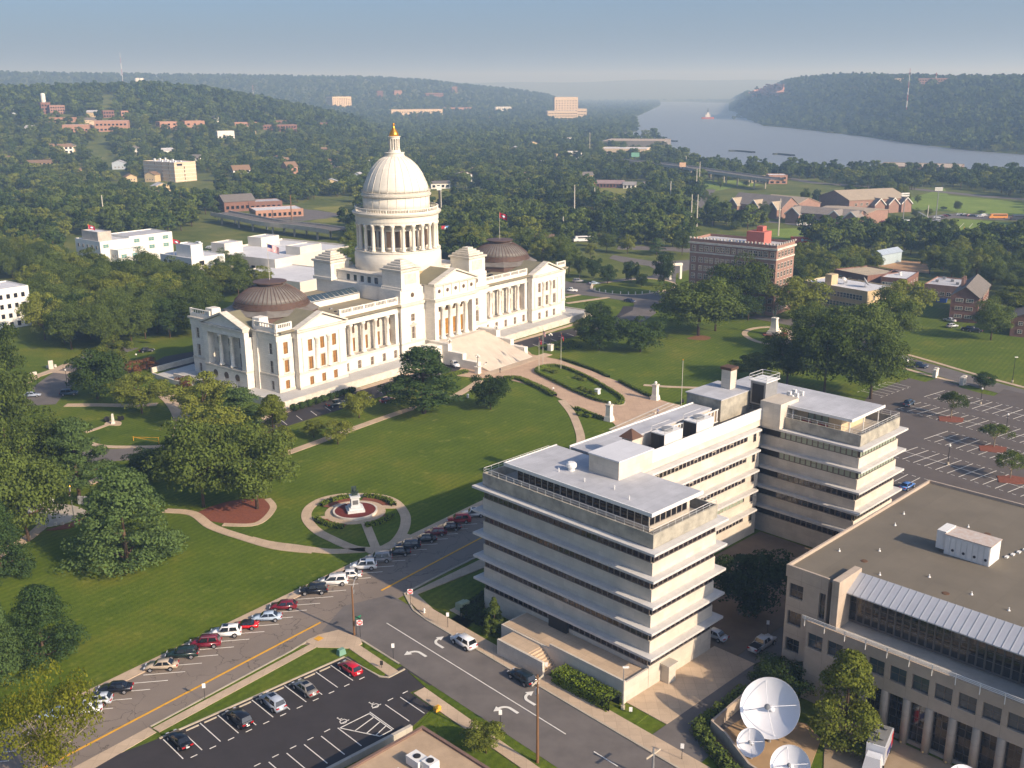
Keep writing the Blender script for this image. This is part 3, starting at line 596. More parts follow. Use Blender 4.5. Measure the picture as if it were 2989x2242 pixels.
def office():
    wspec = (MULL, GLASSP, 1, 2)
    tops = [5.55, 9.45, 13.35, 17.25, 21.2]
    def block(x0, x1, y0, y1, faces, glass=lambda f, k: GLASSP, rail=True):
        zb = 0.0
        for k, t in enumerate(tops):
            wb = t - 2.05                                   # sill of the window band
            MB().box(x0, x1, y0, y1, zb, wb).obj('spandrel_wall', PANEL, OFF)
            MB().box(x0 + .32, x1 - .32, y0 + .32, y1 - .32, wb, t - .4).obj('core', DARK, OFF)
            for (kd, c, a0, a1) in faces:
                n = max(1, round((a1 - a0) / 1.06)); st = (a1 - a0) / n; rr_ = random.Random(k * 7 + len(kd) + int(a1))
                hs = [(a0 + st * (i + .5), wb + .04, st - .05, 1.6) for i in range(n)]
                g = glass(kd, k)
                facade(OFF, 'window_band', MULL, kd, c, a0, a1, wb, t - .4, hs, .12, lambda h: (MULL, g, 1, 2 if rr_.random() < .3 else 1))
            MB().box(x0 - 1.2, x1 + 1.2, y0 - 1.2, y1 + 1.2, t - .36, t).obj('ledge', LEDGE, OFF)
            zb = t
        # parapet round the roof terrace
        for (a, b, c, d) in ((x0, x1, y0, y0 + .3), (x0, x1, y1 - .3, y1), (x0, x0 + .3, y0 + .3, y1 - .3), (x1 - .3, x1, y0 + .3, y1 - .3)):
            MB().box(a, b, c, d, 21.3, 23.3).obj('parapet', STAIN, OFF)
        MB().box(x0 + .3, x1 - .3, y0 + .3, y1 - .3, 21.3, 21.75).obj('terrace_deck', CONC, OFF)
        r = MB()
        for (p, q) in (((x0 + .15, y0 + .15), (x1 - .15, y0 + .15)), ((x0 + .15, y0 + .15), (x0 + .15, y1 - .15)), ((x0 + .15, y1 - .15), (x1 - .15, y1 - .15)), ((x1 - .15, y0 + .15), (x1 - .15, y1 - .15))):
            n = int(max(2, (Vector(q) - Vector(p)).length / 1.6)); r.tube((*p, 24.1), (*q, 24.1), .035, n=4); r.tube((*p, 23.7), (*q, 23.7), .02, n=4)
            for i in range(n + 1): t = i / n; x, y = p[0] + (q[0] - p[0]) * t, p[1] + (q[1] - p[1]) * t; r.tube((x, y, 23.3), (x, y, 24.1), .03, n=4)
        r.obj('terrace_railing', WHITEP, OFF)
    # front block
    block(0, 14.9, 0, 33.4, [("x-", 0, .3, 33.1), ("y-", 0, .3, 14.6)])
    # penthouse of the front block
    facade(OFF, 'penthouse_wall', PANEL, 'x-', 3.0, 3.1, 28.7, 21.75, 25.0, [(3.75 + 1.28 * i, 22.6, 1.2, 2.2) for i in range(20)], .15, lambda h: (MULL, GLASS, 1, 2), 'penthouse_window')
    facade(OFF, 'penthouse_wall', PANEL, 'y-', 3.1, 3.0, 12.4, 21.75, 25.0, [(3.7 + 1.25 * i, 22.6, 1.18, 2.2) for i in range(7)], .15, lambda h: (MULL, GLASS, 1, 2), 'penthouse_window')
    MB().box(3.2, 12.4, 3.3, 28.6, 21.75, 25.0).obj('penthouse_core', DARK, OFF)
    MB().box(1.6, 13.2, 1.6, 30.0, 25.0, 25.4).obj('penthouse_roof', ROOFG, OFF)
    e = MB(); e.box(1.45, 13.35, 1.45, 1.62, 24.95, 25.5); e.box(1.45, 1.62, 1.62, 30.15, 24.95, 25.5); e.box(1.62, 13.35, 29.98, 30.15, 24.95, 25.5); e.obj('roof_edge', WHITEP, OFF)
    MB().box(8.0, 16.0, 12.7, 18.5, 25.4, 28.2).obj('lift_house', PANEL, OFF); MB().box(7.85, 16.15, 12.55, 18.65, 28.2, 28.4).obj('lift_house_roof', ROOFW, OFF)
    MB().lathe([(.5, 0), (.5, .5), (.8, .6), (.8, 1.1), (.5, 1.35)], 14, (6.3, 20.5, 25.4)).obj('roof_ventilator', WHITEP, OFF)
    for x, y in ((4.6, 21.5), (4.2, 16), (5, 11), (3.4, 7)): MB().tube((x, y, 25.4), (x, y, 26.0), .09, n=6).obj('vent_pipe', WHITEP, OFF)
    # long wing
    x0, x1, yw, yb = 14.9, 56.0, 18.6, 27.5
    zb = 0.0
    for k, t in enumerate(tops):
        wb = t - 2.05
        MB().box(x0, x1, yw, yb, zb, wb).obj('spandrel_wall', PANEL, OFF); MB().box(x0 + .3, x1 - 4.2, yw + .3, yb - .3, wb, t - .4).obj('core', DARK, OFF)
        MB().box(x1 - 4.2, x1, yw + .02, yb, wb, t - .4).obj('stair_wall', PANEL, OFF)
        g = MB(); f = MB(); n = 34; st = (x1 - 4.4 - x0) / n
        for i in range(n):
            a = x0 + st * i; g.box(a + .05, a + st - .05, yw + .1, yw + .14, wb + .05, t - .45); f.box(a - .05, a + .05, yw + .03, yw + .15, wb, t - .4)
            if (i * 7 + k * 3) % 5 == 0: f.box(a + .05, a + st - .05, yw + .03, yw + .15, wb + .65, wb + .74)
        stuff(g.obj('wing_panes', GLASSP if k != 1 else GLASSG, OFF)); stuff(f.obj('wing_mullions', PANEL, OFF))
        MB().box(x0 - 1.0, x1 - 1.5, yw - 1.2, yb + 1.2, t - .36, t).obj('ledge', LEDGE, OFF)
        fm_, pm_ = window_mesh(.9, 1.9, MULL, GLASS, 1, 2); wo = link('window', fm_, OFF, (x1 - 1.9, yw + .0, t - 2.6), 0); link('pane', pm_, wo)
        zb = t
    MB().box(x0, x1, yw, yb, 21.3, 22.5).obj('wing_attic', PANEL, OFF)
    p = MB()
    for i in range(28): p.box(x0 + .8 + 1.44 * i, x0 + 2.2 + 1.44 * i, yw - .05, yw + .15, 22.5, 24.6)
    stuff(p.obj('parapet_panels', WHITEP, OFF)); MB().box(x0, x1, yw + .15, yw + .4, 22.5, 24.4).obj('parapet_back', CONC, OFF)
    MB().box(x0, x1, yw + .4, yb, 22.5, 22.7).obj('plant_deck', DARK, OFF)
    MB().box(x0, 47.5, 24.0, yb, 22.7, 25.0).obj('wing_roof_house', PANEL, OFF); MB().box(x0 - .6, 47.6, 23.8, yb + .4, 25.0, 25.35).obj('wing_roof', ROOFG, OFF)
    MB().box(x0 - .7, 47.7, yb + .4, yb + .6, 24.9, 25.55).obj('roof_edge', WHITEP, OFF)
    s = MB(); s.box(44, 50, 22.9, 23.0, 22.7, 22.9); s.box(32, 50, 22.9, 23.0, 25.0, 25.2)
    for i in range(19): s.box(32 + i - .12, 32 + i + .12, 22.85, 23.05, 22.7, 25.2)
    s.obj('louvre_screen', WHITEP, OFF); MB().box(32, 50, 23.1, 23.2, 22.7, 25.0).obj('screen_back', mat('tan_panel', srgb(170, 150, 126), .8, .1), OFF)
    for (ux, uy, w_) in ((28.4, 19.8, 5.0), (37.4, 19.8, 5.0)):
        MB().box(ux, ux + w_, uy, uy + 2.8, 22.7, 25.8).obj('cooling_unit', WHITEP, OFF)
        u = MB()
        for i in range(4): u.box(ux - .04, ux, uy + .1 + .67 * i, uy + .74 + .67 * i, 22.8, 25.6)
        u.obj('cooling_grille', DARK, OFF); MB().lathe([(1.0, 25.8), (1.0, 26.2), (.8, 26.2)], 16, (ux + w_ / 2, uy + 1.4, 0)).obj('fan_shroud', GREYM, OFF)
        r = MB()
        for (a, b) in (((ux, uy), (ux + w_, uy)), ((ux + w_, uy), (ux + w_, uy + 2.8)), ((ux, uy + 2.8), (ux + w_, uy + 2.8)), ((ux, uy), (ux, uy + 2.8))):
            r.tube((*a, 26.7), (*b, 26.7), .03, n=4); r.tube((*a, 25.8), (*a, 26.7), .03, n=4)
        r.obj('unit_railing', WHITEP, OFF)
    ch = MB().box(16.6, 18.6, 17.2, 19.2, 22.5, 28.6).obj('chimney', PANEL, OFF); MB().frust(16.2, 19.0, 16.8, 19.6, 28.6, 29.9, 1.35).obj('chimney_cap', mat('brown_cap', srgb(92, 68, 54), .7, .15), ch)
    # stair tower at the far end
    MB().box(48.5, 58.5, 22.5, 30, 21.3, 26.8).obj('stair_tower', STAIN, OFF); MB().box(48.3, 58.7, 22.3, 30.2, 26.8, 27.0).obj('stair_tower_roof', ROOFG, OFF)
    ch = MB().box(55.0, 57.0, 25.0, 27.0, 27.0, 30.6).obj('chimney', PANEL, OFF); MB().box(54.8, 57.2, 24.8, 27.2, 30.6, 31.1).obj('chimney_cap', MATS['brown_cap'], ch)
    MB().box(56, 62.2, 14.8, 19.0, 21.3, 26.0).obj('lift_house', PANEL, OFF)
    MB().box(57.5, 61.5, 19.0, 22.2, 24.5, 29.0).obj('cooling_tower', GREYM, OFF); MB().box(57.45, 57.5, 19.4, 21.8, 24.8, 28.4).obj('cooling_grille', DARK, OFF)
    r = MB()
    for (a, b) in (((57.3, 18.8), (61.7, 18.8)), ((61.7, 18.8), (61.7, 22.4)), ((61.7, 22.4), (57.3, 22.4)), ((57.3, 22.4), (57.3, 18.8))):
        for zz in (29.5, 30.1): r.tube((*a, zz), (*b, zz), .04, n=4)
        r.tube((*a, 29), (*a, 30.1), .04, n=4)
    r.obj('tower_railing', WHITEP, OFF); MB().box(57.2, 61.8, 18.7, 22.5, 28.9, 29.05).obj('tower_platform', WHITEP, OFF)
    # far block
    block(57.6, 72.3, 0, 33.4, [('x-', 57.6, .3, 15.5), ('y-', 0, 57.9, 71.5)], glass=lambda f, k: GLASSG if k in (3, 4) else GLASSP)
    MB().box(61, 70, 5.5, 30, 21.75, 25.0).obj('penthouse_core', mat('cream_wall', srgb(206, 184, 150), .85, .08), OFF)
    MB().box(58.6, 70.6, 2.4, 31.0, 25.0, 25.35).obj('penthouse_roof', ROOFG, OFF); e = MB(); e.box(58.45, 70.75, 2.25, 2.42, 24.95, 25.45); e.box(58.45, 58.62, 2.42, 31.1, 24.95, 25.45); e.obj('roof_edge', WHITEP, OFF)
    for x, y in ((59.0, 2.9), (59, 14), (64, 2.9), (69.6, 2.9)): MB().tube((x, y, 21.75), (x, y, 25), .1, n=6).obj('canopy_post', WHITEP, OFF)
    fm_, pm_ = window_mesh(1.3, 1.3, MULL, GLASSG, 1, 1)
    for i in range(3): wo = link('window', fm_, OFF, (60.98, 8.6 + 1.4 * i, 22.9), -math.pi / 2); link('pane', pm_, wo)
    for i in range(5): MB().box(62 + i * .9, 62.5 + i * .9, 16 + (i % 2), 16.8 + (i % 2), 25.4, 26.2 + .3 * (i % 2)).obj('roof_unit', WHITEP, OFF)
    # entrance terrace with its wall, steps and doorway
    MB().box(-5.3, 0, .05, 24, 0, 2.75).obj('terrace', PANEL, OFF); MB().box(-5.0, -.02, .4, 23.7, 2.75, 2.8).obj('terrace_floor', WALK, OFF)
    w = MB(); w.box(-5.3, -5.0, .05, 14.0, 2.75, 3.5); w.box(-5.0, 0, .05, .35, 2.75, 3.2); w.obj('terrace_wall', PANEL, OFF)
    MB().box(-8.6, -8.2, 12.2, 21.5, 0, 2.6).obj('planter_wall', PANEL, OFF); MB().box(-8.2, -5.3, 15.6, 21.5, 0, 2.5).obj('landing', WALK, OFF)
    for i in range(8): MB().box(-8.15, -5.3, 12.4 + .4 * i, 15.6, .3 * i, .3 * i + .3).obj('step', WALK, OFF)
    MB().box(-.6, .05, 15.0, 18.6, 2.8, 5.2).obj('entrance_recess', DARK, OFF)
    MB().box(2.8, 4.4, -1.4, 0, 0, 2.7).obj('side_porch', PANEL, OFF); MB().box(2.5, 4.7, -1.6, 0, 2.7, 3.0).obj('porch_roof', PANEL, OFF)
office()
REDB = mat('red_bench_paint', srgb(160, 26, 36), .4, .1, 1)
def bench(name, label, x, y, rz, base, m=REDB, group=None):
    t = thing(name, label, 'bench', base, rz, group); s = MB()
    for i in range(4): s.box(-1.0, 1.0, -.3 + .15 * i, -.18 + .15 * i, .42, .46)
    stuff(s.obj('seat', m, t)); b = MB()
    for i in range(4): b.box(-1.0, 1.0, .3, .34, .52 + .13 * i, .62 + .13 * i)
    stuff(b.obj('backrest', m, t))
    for sx in (-1.02, .98): MB().box(sx, sx + .05, -.32, -.26, 0, .65).obj('leg', DARK, t); MB().box(sx, sx + .05, .28, .36, 0, 1.0).obj('leg', DARK, t)
bench('bench', 'left of two red benches under the far penthouse roof of the office', 0, 0, OA - math.pi / 2, offl(60.2, 12.0, 21.75))
bench('bench', 'right of two red benches under the far penthouse roof of the office', 0, 0, OA - math.pi / 2, offl(60.2, 8.8, 21.75))
# ------------------------------------------------------------------ leaves (shared by hedges and trees)
def leaf_mat(name, c1, c2, tr=.25, spread=.35):
    m = bpy.data.materials.new(name); m.use_nodes = True; nt = m.node_tree; nt.nodes.clear()
    out = nt.nodes.new('ShaderNodeOutputMaterial'); df = nt.nodes.new('ShaderNodeBsdfDiffuse'); tl = nt.nodes.new('ShaderNodeBsdfTranslucent')
    mx = nt.nodes.new('ShaderNodeMixShader'); mx.inputs[0].default_value = tr
    oi = nt.nodes.new('ShaderNodeObjectInfo'); ge = nt.nodes.new('ShaderNodeNewGeometry'); tc = nt.nodes.new('ShaderNodeTexCoord')
    nz = nt.nodes.new('ShaderNodeTexNoise'); nz.inputs['Scale'].default_value = .45; nz.inputs['Detail'].default_value = 2; nt.links.new(tc.outputs['Object'], nz.inputs['Vector'])
    ma = nt.nodes.new('ShaderNodeMath'); ma.operation = 'MULTIPLY_ADD'; ma.inputs[1].default_value = .6; nt.links.new(oi.outputs['Random'], ma.inputs[0])
    mb_ = nt.nodes.new('ShaderNodeMath'); mb_.operation = 'MULTIPLY_ADD'; mb_.inputs[1].default_value = spread; nt.links.new(ge.outputs['Random Per Island'], mb_.inputs[0]); nt.links.new(ma.outputs[0], mb_.inputs[2])
    mc = nt.nodes.new('ShaderNodeMath'); mc.operation = 'MULTIPLY'; mc.inputs[1].default_value = .45; nt.links.new(nz.outputs['Fac'], mc.inputs[0]); nt.links.new(mc.outputs[0], ma.inputs[2])
    cr = nt.nodes.new('ShaderNodeValToRGB'); e = cr.color_ramp.elements; e[0].position = .15; e[0].color = (*c1, 1); e[1].position = .95; e[1].color = (*c2, 1)
    nt.links.new(mb_.outputs[0], cr.inputs[0]); nt.links.new(cr.outputs[0], df.inputs[0]); nt.links.new(cr.outputs[0], tl.inputs[0])
    nt.links.new(df.outputs[0], mx.inputs[1]); nt.links.new(tl.outputs[0], mx.inputs[2]); nt.links.new(mx.outputs[0], out.inputs[0])
    return m
LEAF_D = leaf_mat('oak_leaves', srgb(40, 56, 24), srgb(100, 114, 54))
LEAF_P = leaf_mat('pine_needles', srgb(42, 64, 34), srgb(98, 118, 66))
LEAF_L = leaf_mat('light_leaves', srgb(64, 82, 28), srgb(132, 138, 60), .35)
LEAF_Y = leaf_mat('yellow_green_leaves', srgb(70, 84, 20), srgb(152, 150, 50), .4)
LEAF_K = leaf_mat('dark_evergreen_leaves', srgb(30, 45, 24), srgb(72, 90, 44), .15)
LEAF_H = leaf_mat('hedge_leaves', srgb(46, 66, 20), srgb(118, 134, 46), .2)
LEAF_R = leaf_mat('russet_leaves', srgb(74, 44, 34), srgb(126, 88, 58), .2)
BARK = mat('bark', srgb(92, 74, 58), .95, .25, 1.5)
BARKP = mat('pale_bark', srgb(150, 138, 116), .9, .2, 1.5)
def quads(cent, nrm, size, rng, asp=.7):
    """leaf quads: centres, outward directions, sizes -> vertex array"""
    n = len(cent); t = rng.normal(size=(n, 3)); t -= (t * nrm).sum(1, keepdims=True) * nrm; t /= np.linalg.norm(t, axis=1, keepdims=True) + 1e-9
    b = np.cross(nrm, t); s = size[:, None]
    fold = nrm * s * .25
    return np.stack([cent - t * s - b * s * asp * .4, cent + b * s * -asp + fold, cent + t * s, cent + b * s * asp + fold], 1).reshape(-1, 3)
def leaf_mesh(name, V, mats, extra=None):
    """mesh of leaf quads V (4 rows per leaf); extra = MB with branches (second material)"""
    n = len(V) // 4; ev = np.array(extra.v, float).reshape(-1, 3) if extra and extra.v else np.zeros((0, 3))
    me = bpy.data.meshes.new(name); me.vertices.add(len(V) + len(ev)); me.vertices.foreach_set('co', np.concatenate([V, ev]).astype(np.float32).ravel())
    loops = list(range(4 * n)); starts = list(range(0, 4 * n, 4)); mi = [0] * n
    if extra:
        for f in extra.f: starts.append(len(loops)); loops += [i + len(V) for i in f]; mi.append(1)
    me.loops.add(len(loops)); me.loops.foreach_set('vertex_index', loops)
    me.polygons.add(len(starts)); me.polygons.foreach_set('loop_start', starts)
    for m in mats: me.materials.append(m)
    me.polygons.foreach_set('material_index', mi); me.update(calc_edges=True); me.validate(); return me
HCORE = mat('hedge_core', srgb(30, 38, 18), .95, .2, 2)
def hedge(label, pts, w, h, m=LEAF_H, name='hedge', cat='hedge', group=None, wob=.15, den=26, size=.16, z=0.0):
    """clipped hedge along a line of ground points"""
    pts = [Vector(p[:2]) for p in pts]; rng = np.random.default_rng(len(pts) * 13 + int(abs(pts[0].x) * 10)); C = []; N = []
    core = MB(); ribbon(core, pts, w * .8, z, z + h * .85)
    for a, b in zip(pts[:-1], pts[1:]):
        d = b - a; L_ = d.length
        if L_ < 1e-4: continue
        d.normalize(); nn = Vector((-d.y, d.x)); k = max(4, int(L_ * (w + 2 * h) * den))
        t = rng.uniform(-.05, L_ + .05, k); q = rng.uniform(0, w + 2 * h, k)
        for ti, qi in zip(t, q):
            if qi < h: o, zz, nr = -w / 2, qi, (-nn.x, -nn.y, .2)
            elif qi < h + w: o, zz, nr = qi - h - w / 2, h, (0, 0, 1)
            else: o, zz, nr = w / 2, w + 2 * h - qi, (nn.x, nn.y, .2)
            p = a + d * ti + nn * o; C.append((p.x, p.y, z + zz)); N.append(nr)
    C = np.array(C); N = np.array(N, float); C += rng.normal(size=C.shape) * wob * .4; N += rng.normal(size=N.shape) * .45; N /= np.linalg.norm(N, axis=1, keepdims=True)
    me = leaf_mesh(name, quads(C, N, rng.uniform(.7, 1.3, len(C)) * size, rng), [m, HCORE], core)
    return tag(link(name, me), label, cat, group)
def blob(rng, c, r, n, size, sz=1.0, hemi=True):
    """leaf centres on a lumpy ball"""
    d = rng.normal(size=(n, 3)); d /= np.linalg.norm(d, axis=1, keepdims=True)
    if hemi: d[:, 2] = np.where(d[:, 2] < -.35, -d[:, 2], d[:, 2])
    rad = r * (1.14 - .5 * rng.random(n) ** 1.4); P = np.array(c) + d * rad[:, None] * np.array([1, 1, sz])
    N = d + rng.normal(size=(n, 3)) * .45; N /= np.linalg.norm(N, axis=1, keepdims=True)
    return quads(P, N, rng.uniform(.7, 1.35, n) * size, rng)
_SHRUB = {}
def shrub(label, loc, r, h, m=LEAF_H, name='shrub', group=None):
    k = (m.name, round(r, 1), round(h, 1))
    if k not in _SHRUB:
        rng = np.random.default_rng(int(r * 100 + h * 7)); _SHRUB[k] = leaf_mesh('shrub', blob(rng, (0, 0, h * .5), r, int(260 * max(.6, r)), .2, h / (2 * r)), [m, HCORE], MB().ball((0, 0, h * .48), r * .82, 8, h / (2 * r)))
    o = link(name, _SHRUB[k], None, (loc[0], loc[1], 0), RNG.uniform(0, 6)); return tag(o, label, 'shrub', group)

# ------------------------------------------------------------------ streets: kerbs, walks, markings
def slab(name, poly, z, m, parent=None): return sheet(name, poly, z, m, .4, parent)
def strip(name, pts, w, z, m, closed=False):
    z = layer(z); return struct(ribbon(MB(), pts, w, z - .3, z, closed).obj(name, m))
slab('sidewalk', [S1(-90, 16.5), S1(125, 16.5), S1(125, 18.6), S1(-90, 18.6)], .14, WALK)
slab('verge', [S1(-33, 4.1), S1(-7, 4.1), S1(-4, 1.2), S1(-4.2, -3.8), S1(-33, .9)], .1, GRASS)
slab('sidewalk', [S1(-33, 3.5), S1(-3, 3.2), S1(-2.2, 1.8), S1(-33, 2.0)], .15, WALK)
strip('kerb', [S1(-33, 4.05), S1(-9, 4.05), S1(-5, 4.4), S1(-1.5, 3.4), S2(-2.2, .1), S2(-11.5, -.1)], .3, .16, KERB)
slab('corner_pavement', [S1(-6, 4.3), S1(-3.5, 4.4), S1(-.5, 3.0), S2(-1.5, 0), S2(-3, .6), S2(-3.2, 2.4), S1(-6, 1.6)], .17, WALK)
slab('verge', [S2(-3, .2), S2(-11.6, .2), S2(-12.4, 1.2), S2(-4.4, 1.2)], .13, GRASS)
slab('sidewalk', [S2(-2, 1.2), S2(-13.2, 1.2), S2(-13.4, 3.0), S2(-3, 2.9)], .16, WALK)
slab('verge', [S2(-3.2, 3.0), S2(-12.2, 3.0), S2(-12.4, 4.0), S2(-4.2, 4.2)], .12, GRASS)
tag(MB().box(-.55, .55, -.55, .55, 0, .02).obj('tactile_paving', PAINTY, None, False, loc=(*S1(-4.2, 3.4), .21), rz=A1), 'yellow tactile square at the street corner by the lamp post', 'paving')
# second corner, in front of the offices
slab('sidewalk', [S2(5.5, -13.5), S2(2.5, -12.6), S2(-4, -11.1), S2(-70, -11.1), S2(-70, -13.9), S2(-2, -13.9), S2(4, -15.2), S1(40, -3), S1(40, .8), S1(14, 2.6)], .14, WALK)
strip('kerb', [S1(45, 1.9), S1(20, 3.2), S1(14.5, 3.2), S2(3.4, -12.8), S2(0, -11.4), S2(-4, -11.0), S2(-70, -11.0)], .3, .17, KERB)
slab('apron', [S1(-64, 4.2), S1(-33.2, 4.2), S1(-33.2, 2.4), S1(-64, 1.0)], .07, WALK)
# parking lot beside the corner
LTA = math.radians(43.3); LT0 = S1(-33.6, .3)
def LT(s, t): return (LT0[0] + s * math.cos(LTA) - t * math.sin(LTA), LT0[1] + s * math.sin(LTA) + t * math.cos(LTA))
slab('parking_lot', [LT(-18, 2.2), LT(0, .6), LT(29, .5), S2(-12.6, 3.9), S2(-12.2, -.1), S2(-19, -.2), S2(-18.4, 3.2), S2(-23.5, 3.2), LT(24, -20.4), LT(-18, -20.4)], .06, LOTASPH)
def line(a, b, w, z, m=PAINTW, name='painted_line'):
    a = Vector(a); b = Vector(b); d = (b - a).normalized(); n = Vector((-d.y, d.x)) * w / 2; z += .045
    return struct(MB().prism([tuple(a + n), tuple(b + n), tuple(b - n), tuple(a - n)], z - .02, z).obj(name, m))
for k in range(11):
    if k != 0: pass
    line(LT(2.57 * k, 0), LT(2.57 * k, -5.55), .13, .075)
    line(LT(2.57 * k + .8, -6.0), LT(2.57 * k + 1.7, -6.0), .13, .075)
for k in range(-6, 8):
    if k in (4,): continue
    line(LT(10 + 2.57 * k, -13.6), LT(10 + 2.57 * k, -18.9), .13, .075)
    line(LT(10 + 2.57 * k + .8, -13.1), LT(10 + 2.57 * k + 1.7, -13.1), .13, .075)
for (a, b) in (((17.9, -13.8), (22.6, -13.8)), ((17.9, -13.8), (20.6, -18.9)), ((22.6, -13.8), (22.6, -18.9)), ((20.6, -18.9), (22.6, -18.9)), ((18.9, -15.7), (22.6, -14.9)), ((19.7, -17.2), (22.6, -16.3)), ((20.3, -18.4), (22.6, -17.6))): line(LT(*a), LT(*b), .14, .08)
for k in range(10):
    o = MB().box(-.9, .9, -.09, .09, 0, .14).obj('wheel_stop', KERB, None, False, loc=(*LT(2.57 * k + 1.3, -.35), .095), rz=LTA); tag(o, 'concrete wheel stop in the lower left parking lot', 'wheel stop', 'wheel stops of the lower left lot')
def wheelchair(s, t):
    g = MB()
    P = lambda x, y: (x, y)
    for (a, b) in (((-.05, .9), (-.05, .3)), ((-.05, .3), (.45, .25)), ((.45, .25), (.6, -.35)), ((.6, -.35), (.85, -.3)), ((-.05, .6), (.35, .6))):
        a = Vector(a); b = Vector(b); d = (b - a).normalized(); n = Vector((-d.y, d.x)) * .06; g.prism([tuple(a + n), tuple(b + n), tuple(b - n), tuple(a - n)], 0, .01)
    g.lathe([(.12, 0), (.12, .01)], 10, (-.05, 1.08, 0))
    for i in range(14):
        a0 = math.radians(100 + i * 17); a1 = math.radians(100 + (i + 1) * 17); c = (.05, -.1)
        g.prism([(c[0] + .5 * math.cos(a0), c[1] + .5 * math.sin(a0)), (c[0] + .5 * math.cos(a1), c[1] + .5 * math.sin(a1)), (c[0] + .38 * math.cos(a1), c[1] + .38 * math.sin(a1)), (c[0] + .38 * math.cos(a0), c[1] + .38 * math.sin(a0))], 0, .01)
    o = g.obj('wheelchair_marking', PAINTW, None, False, loc=(*LT(s, t), .115), rz=LTA); struct(o); o['kind'] = 'structure'
wheelchair(19.0, -12.8); wheelchair(24.2, -12.8)
strip('kerb', [LT(-.3, .5), LT(28.4, .5), S2(-12.3, 4.0), S2(-13.4, 3.2), S2(-13.2, .2)], .25, .2, KERB)
# street markings
line(S1(-60, 7.1), S1(-.5, 7.1), .35, .045, PAINTY, 'centre_line'); line(S1(13, 7.1), S1(100, 7.3), .35, .045, PAINTY, 'centre_line')
line(S2(-.4, -5.8), S2(-40, -5.8), .16, .05); line(S2(-45, -5.8), S2(-49, -5.8), .16, .05)
for k in range(-17, 24):
    s = -26.3 + 3.42 * k * .84; line(S1(s, 15.9), S1(s + 4.2, 11.9), .11, .045)
def arrow(kind, s, t):
    g = MB(); seg = 8; P = []
    # shaft: quarter turn, then a broad head
    for i in range(seg + 1):
        a = math.pi / 2 * i / seg; P.append((1.1 - 1.1 * math.cos(a), 1.5 + 1.1 * math.sin(a)))
    pts = [(0, 0), (0, .8)] + P; ribbon(g, pts, .42, 0, .01)
    e = pts[-1]; g.prism([(e[0], e[1] + .62), (e[0] + 1.05, e[1]), (e[0], e[1] - .62)], 0, .01)
    o = g.obj('turn_arrow', PAINTW, None, False, loc=(*S2(s, t), .1), rz=A2 - math.pi / 2)
    if kind == 'left': o.scale = (-1, 1, 1)
    struct(o)
arrow('left', -12.6, -4.2); arrow('right', -12.4, -7.6); arrow('left', -32.4, -4.4); arrow('right', -32.6, -7.4)
# verge, lawn and drives round the offices
slab('verge', [S2(2.2, -14.2), S2(-10.5, -13.9), offl(-8.9, 23.5)[:2], offl(-8.9, 34)[:2], offl(4, 36)[:2], offl(30, 34)[:2], S1(40, -3.2), S1(16, .2)], .12, GRASS)
slab('verge', [offl(-5.4, 11.6)[:2], offl(-5.4, -.6)[:2], offl(-5.2, -4.0)[:2], offl(-9.6, -4.2)[:2], offl(-9.2, 11.6)[:2]], .12, GRASS)
slab('forecourt', [offl(-4.8, .02)[:2], offl(16, .02)[:2], offl(16, -7)[:2], offl(-5, -7)[:2]], .1, WALK)
slab('service_drive', [offl(-11.4, -7.0)[:2], offl(-11.4, -15.0)[:2], offl(24, -13.6)[:2], offl(60, -9)[:2], offl(60, -4)[:2], offl(16, -4)[:2], offl(16, -7)[:2]], .07, ASPH2)
slab('court', [offl(15, -3.9)[:2], offl(57, -3.9)[:2], offl(57, 18)[:2], offl(15, 18)[:2]], .05, mat('court_paving', srgb(112, 96, 80), .9, .15, .4))
hedge('long clipped hedge below the terrace wall of the concrete offices', [offl(-7.1, .2), offl(-7.1, 10.6)], 2.7, 1.9, den=34)
hedge('shaded low hedge at the left foot of the concrete offices', [offl(-3.5, 27), offl(-3.5, 34), offl(6, 35.5)], 2.4, 1.2, LEAF_K)

# ------------------------------------------------------------------ capitol grounds
ZP = lambda x, y: (999.1 + x * .26765, 777.05 + y * .26765)
ZC = lambda x, y: (592 + x * .20072, 1036.1 + y * .20072)
ZL = lambda x, y: (592 + x * .30108, 777.05 + y * .30108)
ZW = lambda x, y: (x * .30108, 777.05 + y * .30108)
ZR = lambda x, y: (1184.1 + x * .23419, 481.04 + y * .23419)
ZE = lambda x, y: (1694 + x * .23419, 481.04 + y * .23419)
ZQ = lambda x, y: (1850.1 + x * .16373, 777.05 + y * .16373)
def G(zf, *pts): return W([zf(*p) for p in pts])
slab('plaza', G(ZP, (-60, 130), (120, 150), (320, 150), (560, 210), (755, 300), (800, 322), (905, 392), (1145, 495), (1215, 510), (1265, 570), (1300, 600), (1760, 370), (1660, 345), (1590, 325), (1420, 255), (1260, 178), (1180, 150), (1040, 92), (880, 40), (780, 2), (560, -40), (480, -120), (300, -40), (0, 50)), .09, PLAZA)
strip('path', spline(G(ZP, (800, 330), (880, 430), (930, 540), (955, 640), (940, 740), (900, 800))), 2.1, .1, WALK)
strip('path', spline(G(ZL, (1480, 150), (1310, 255), (1100, 320), (900, 380), (560, 500), (140, 655), (-200, 760))), 2.4, .1, WALK)
strip('path', G(ZR, (880, 1500), (1100, 1515), (1500, 1530)), 1.6, .1, WALK)
oval = spline(G(ZP, (575, 95), (640, 60), (760, 55), (900, 100), (1050, 170), (1180, 245), (1290, 315), (1310, 355), (1260, 372), (1120, 350), (960, 290), (800, 215), (650, 140)), 5, True)
slab('oval_bed', oval, .16, GRASS); strip('bed_kerb', oval + oval[:1], .25, .22, KERB)
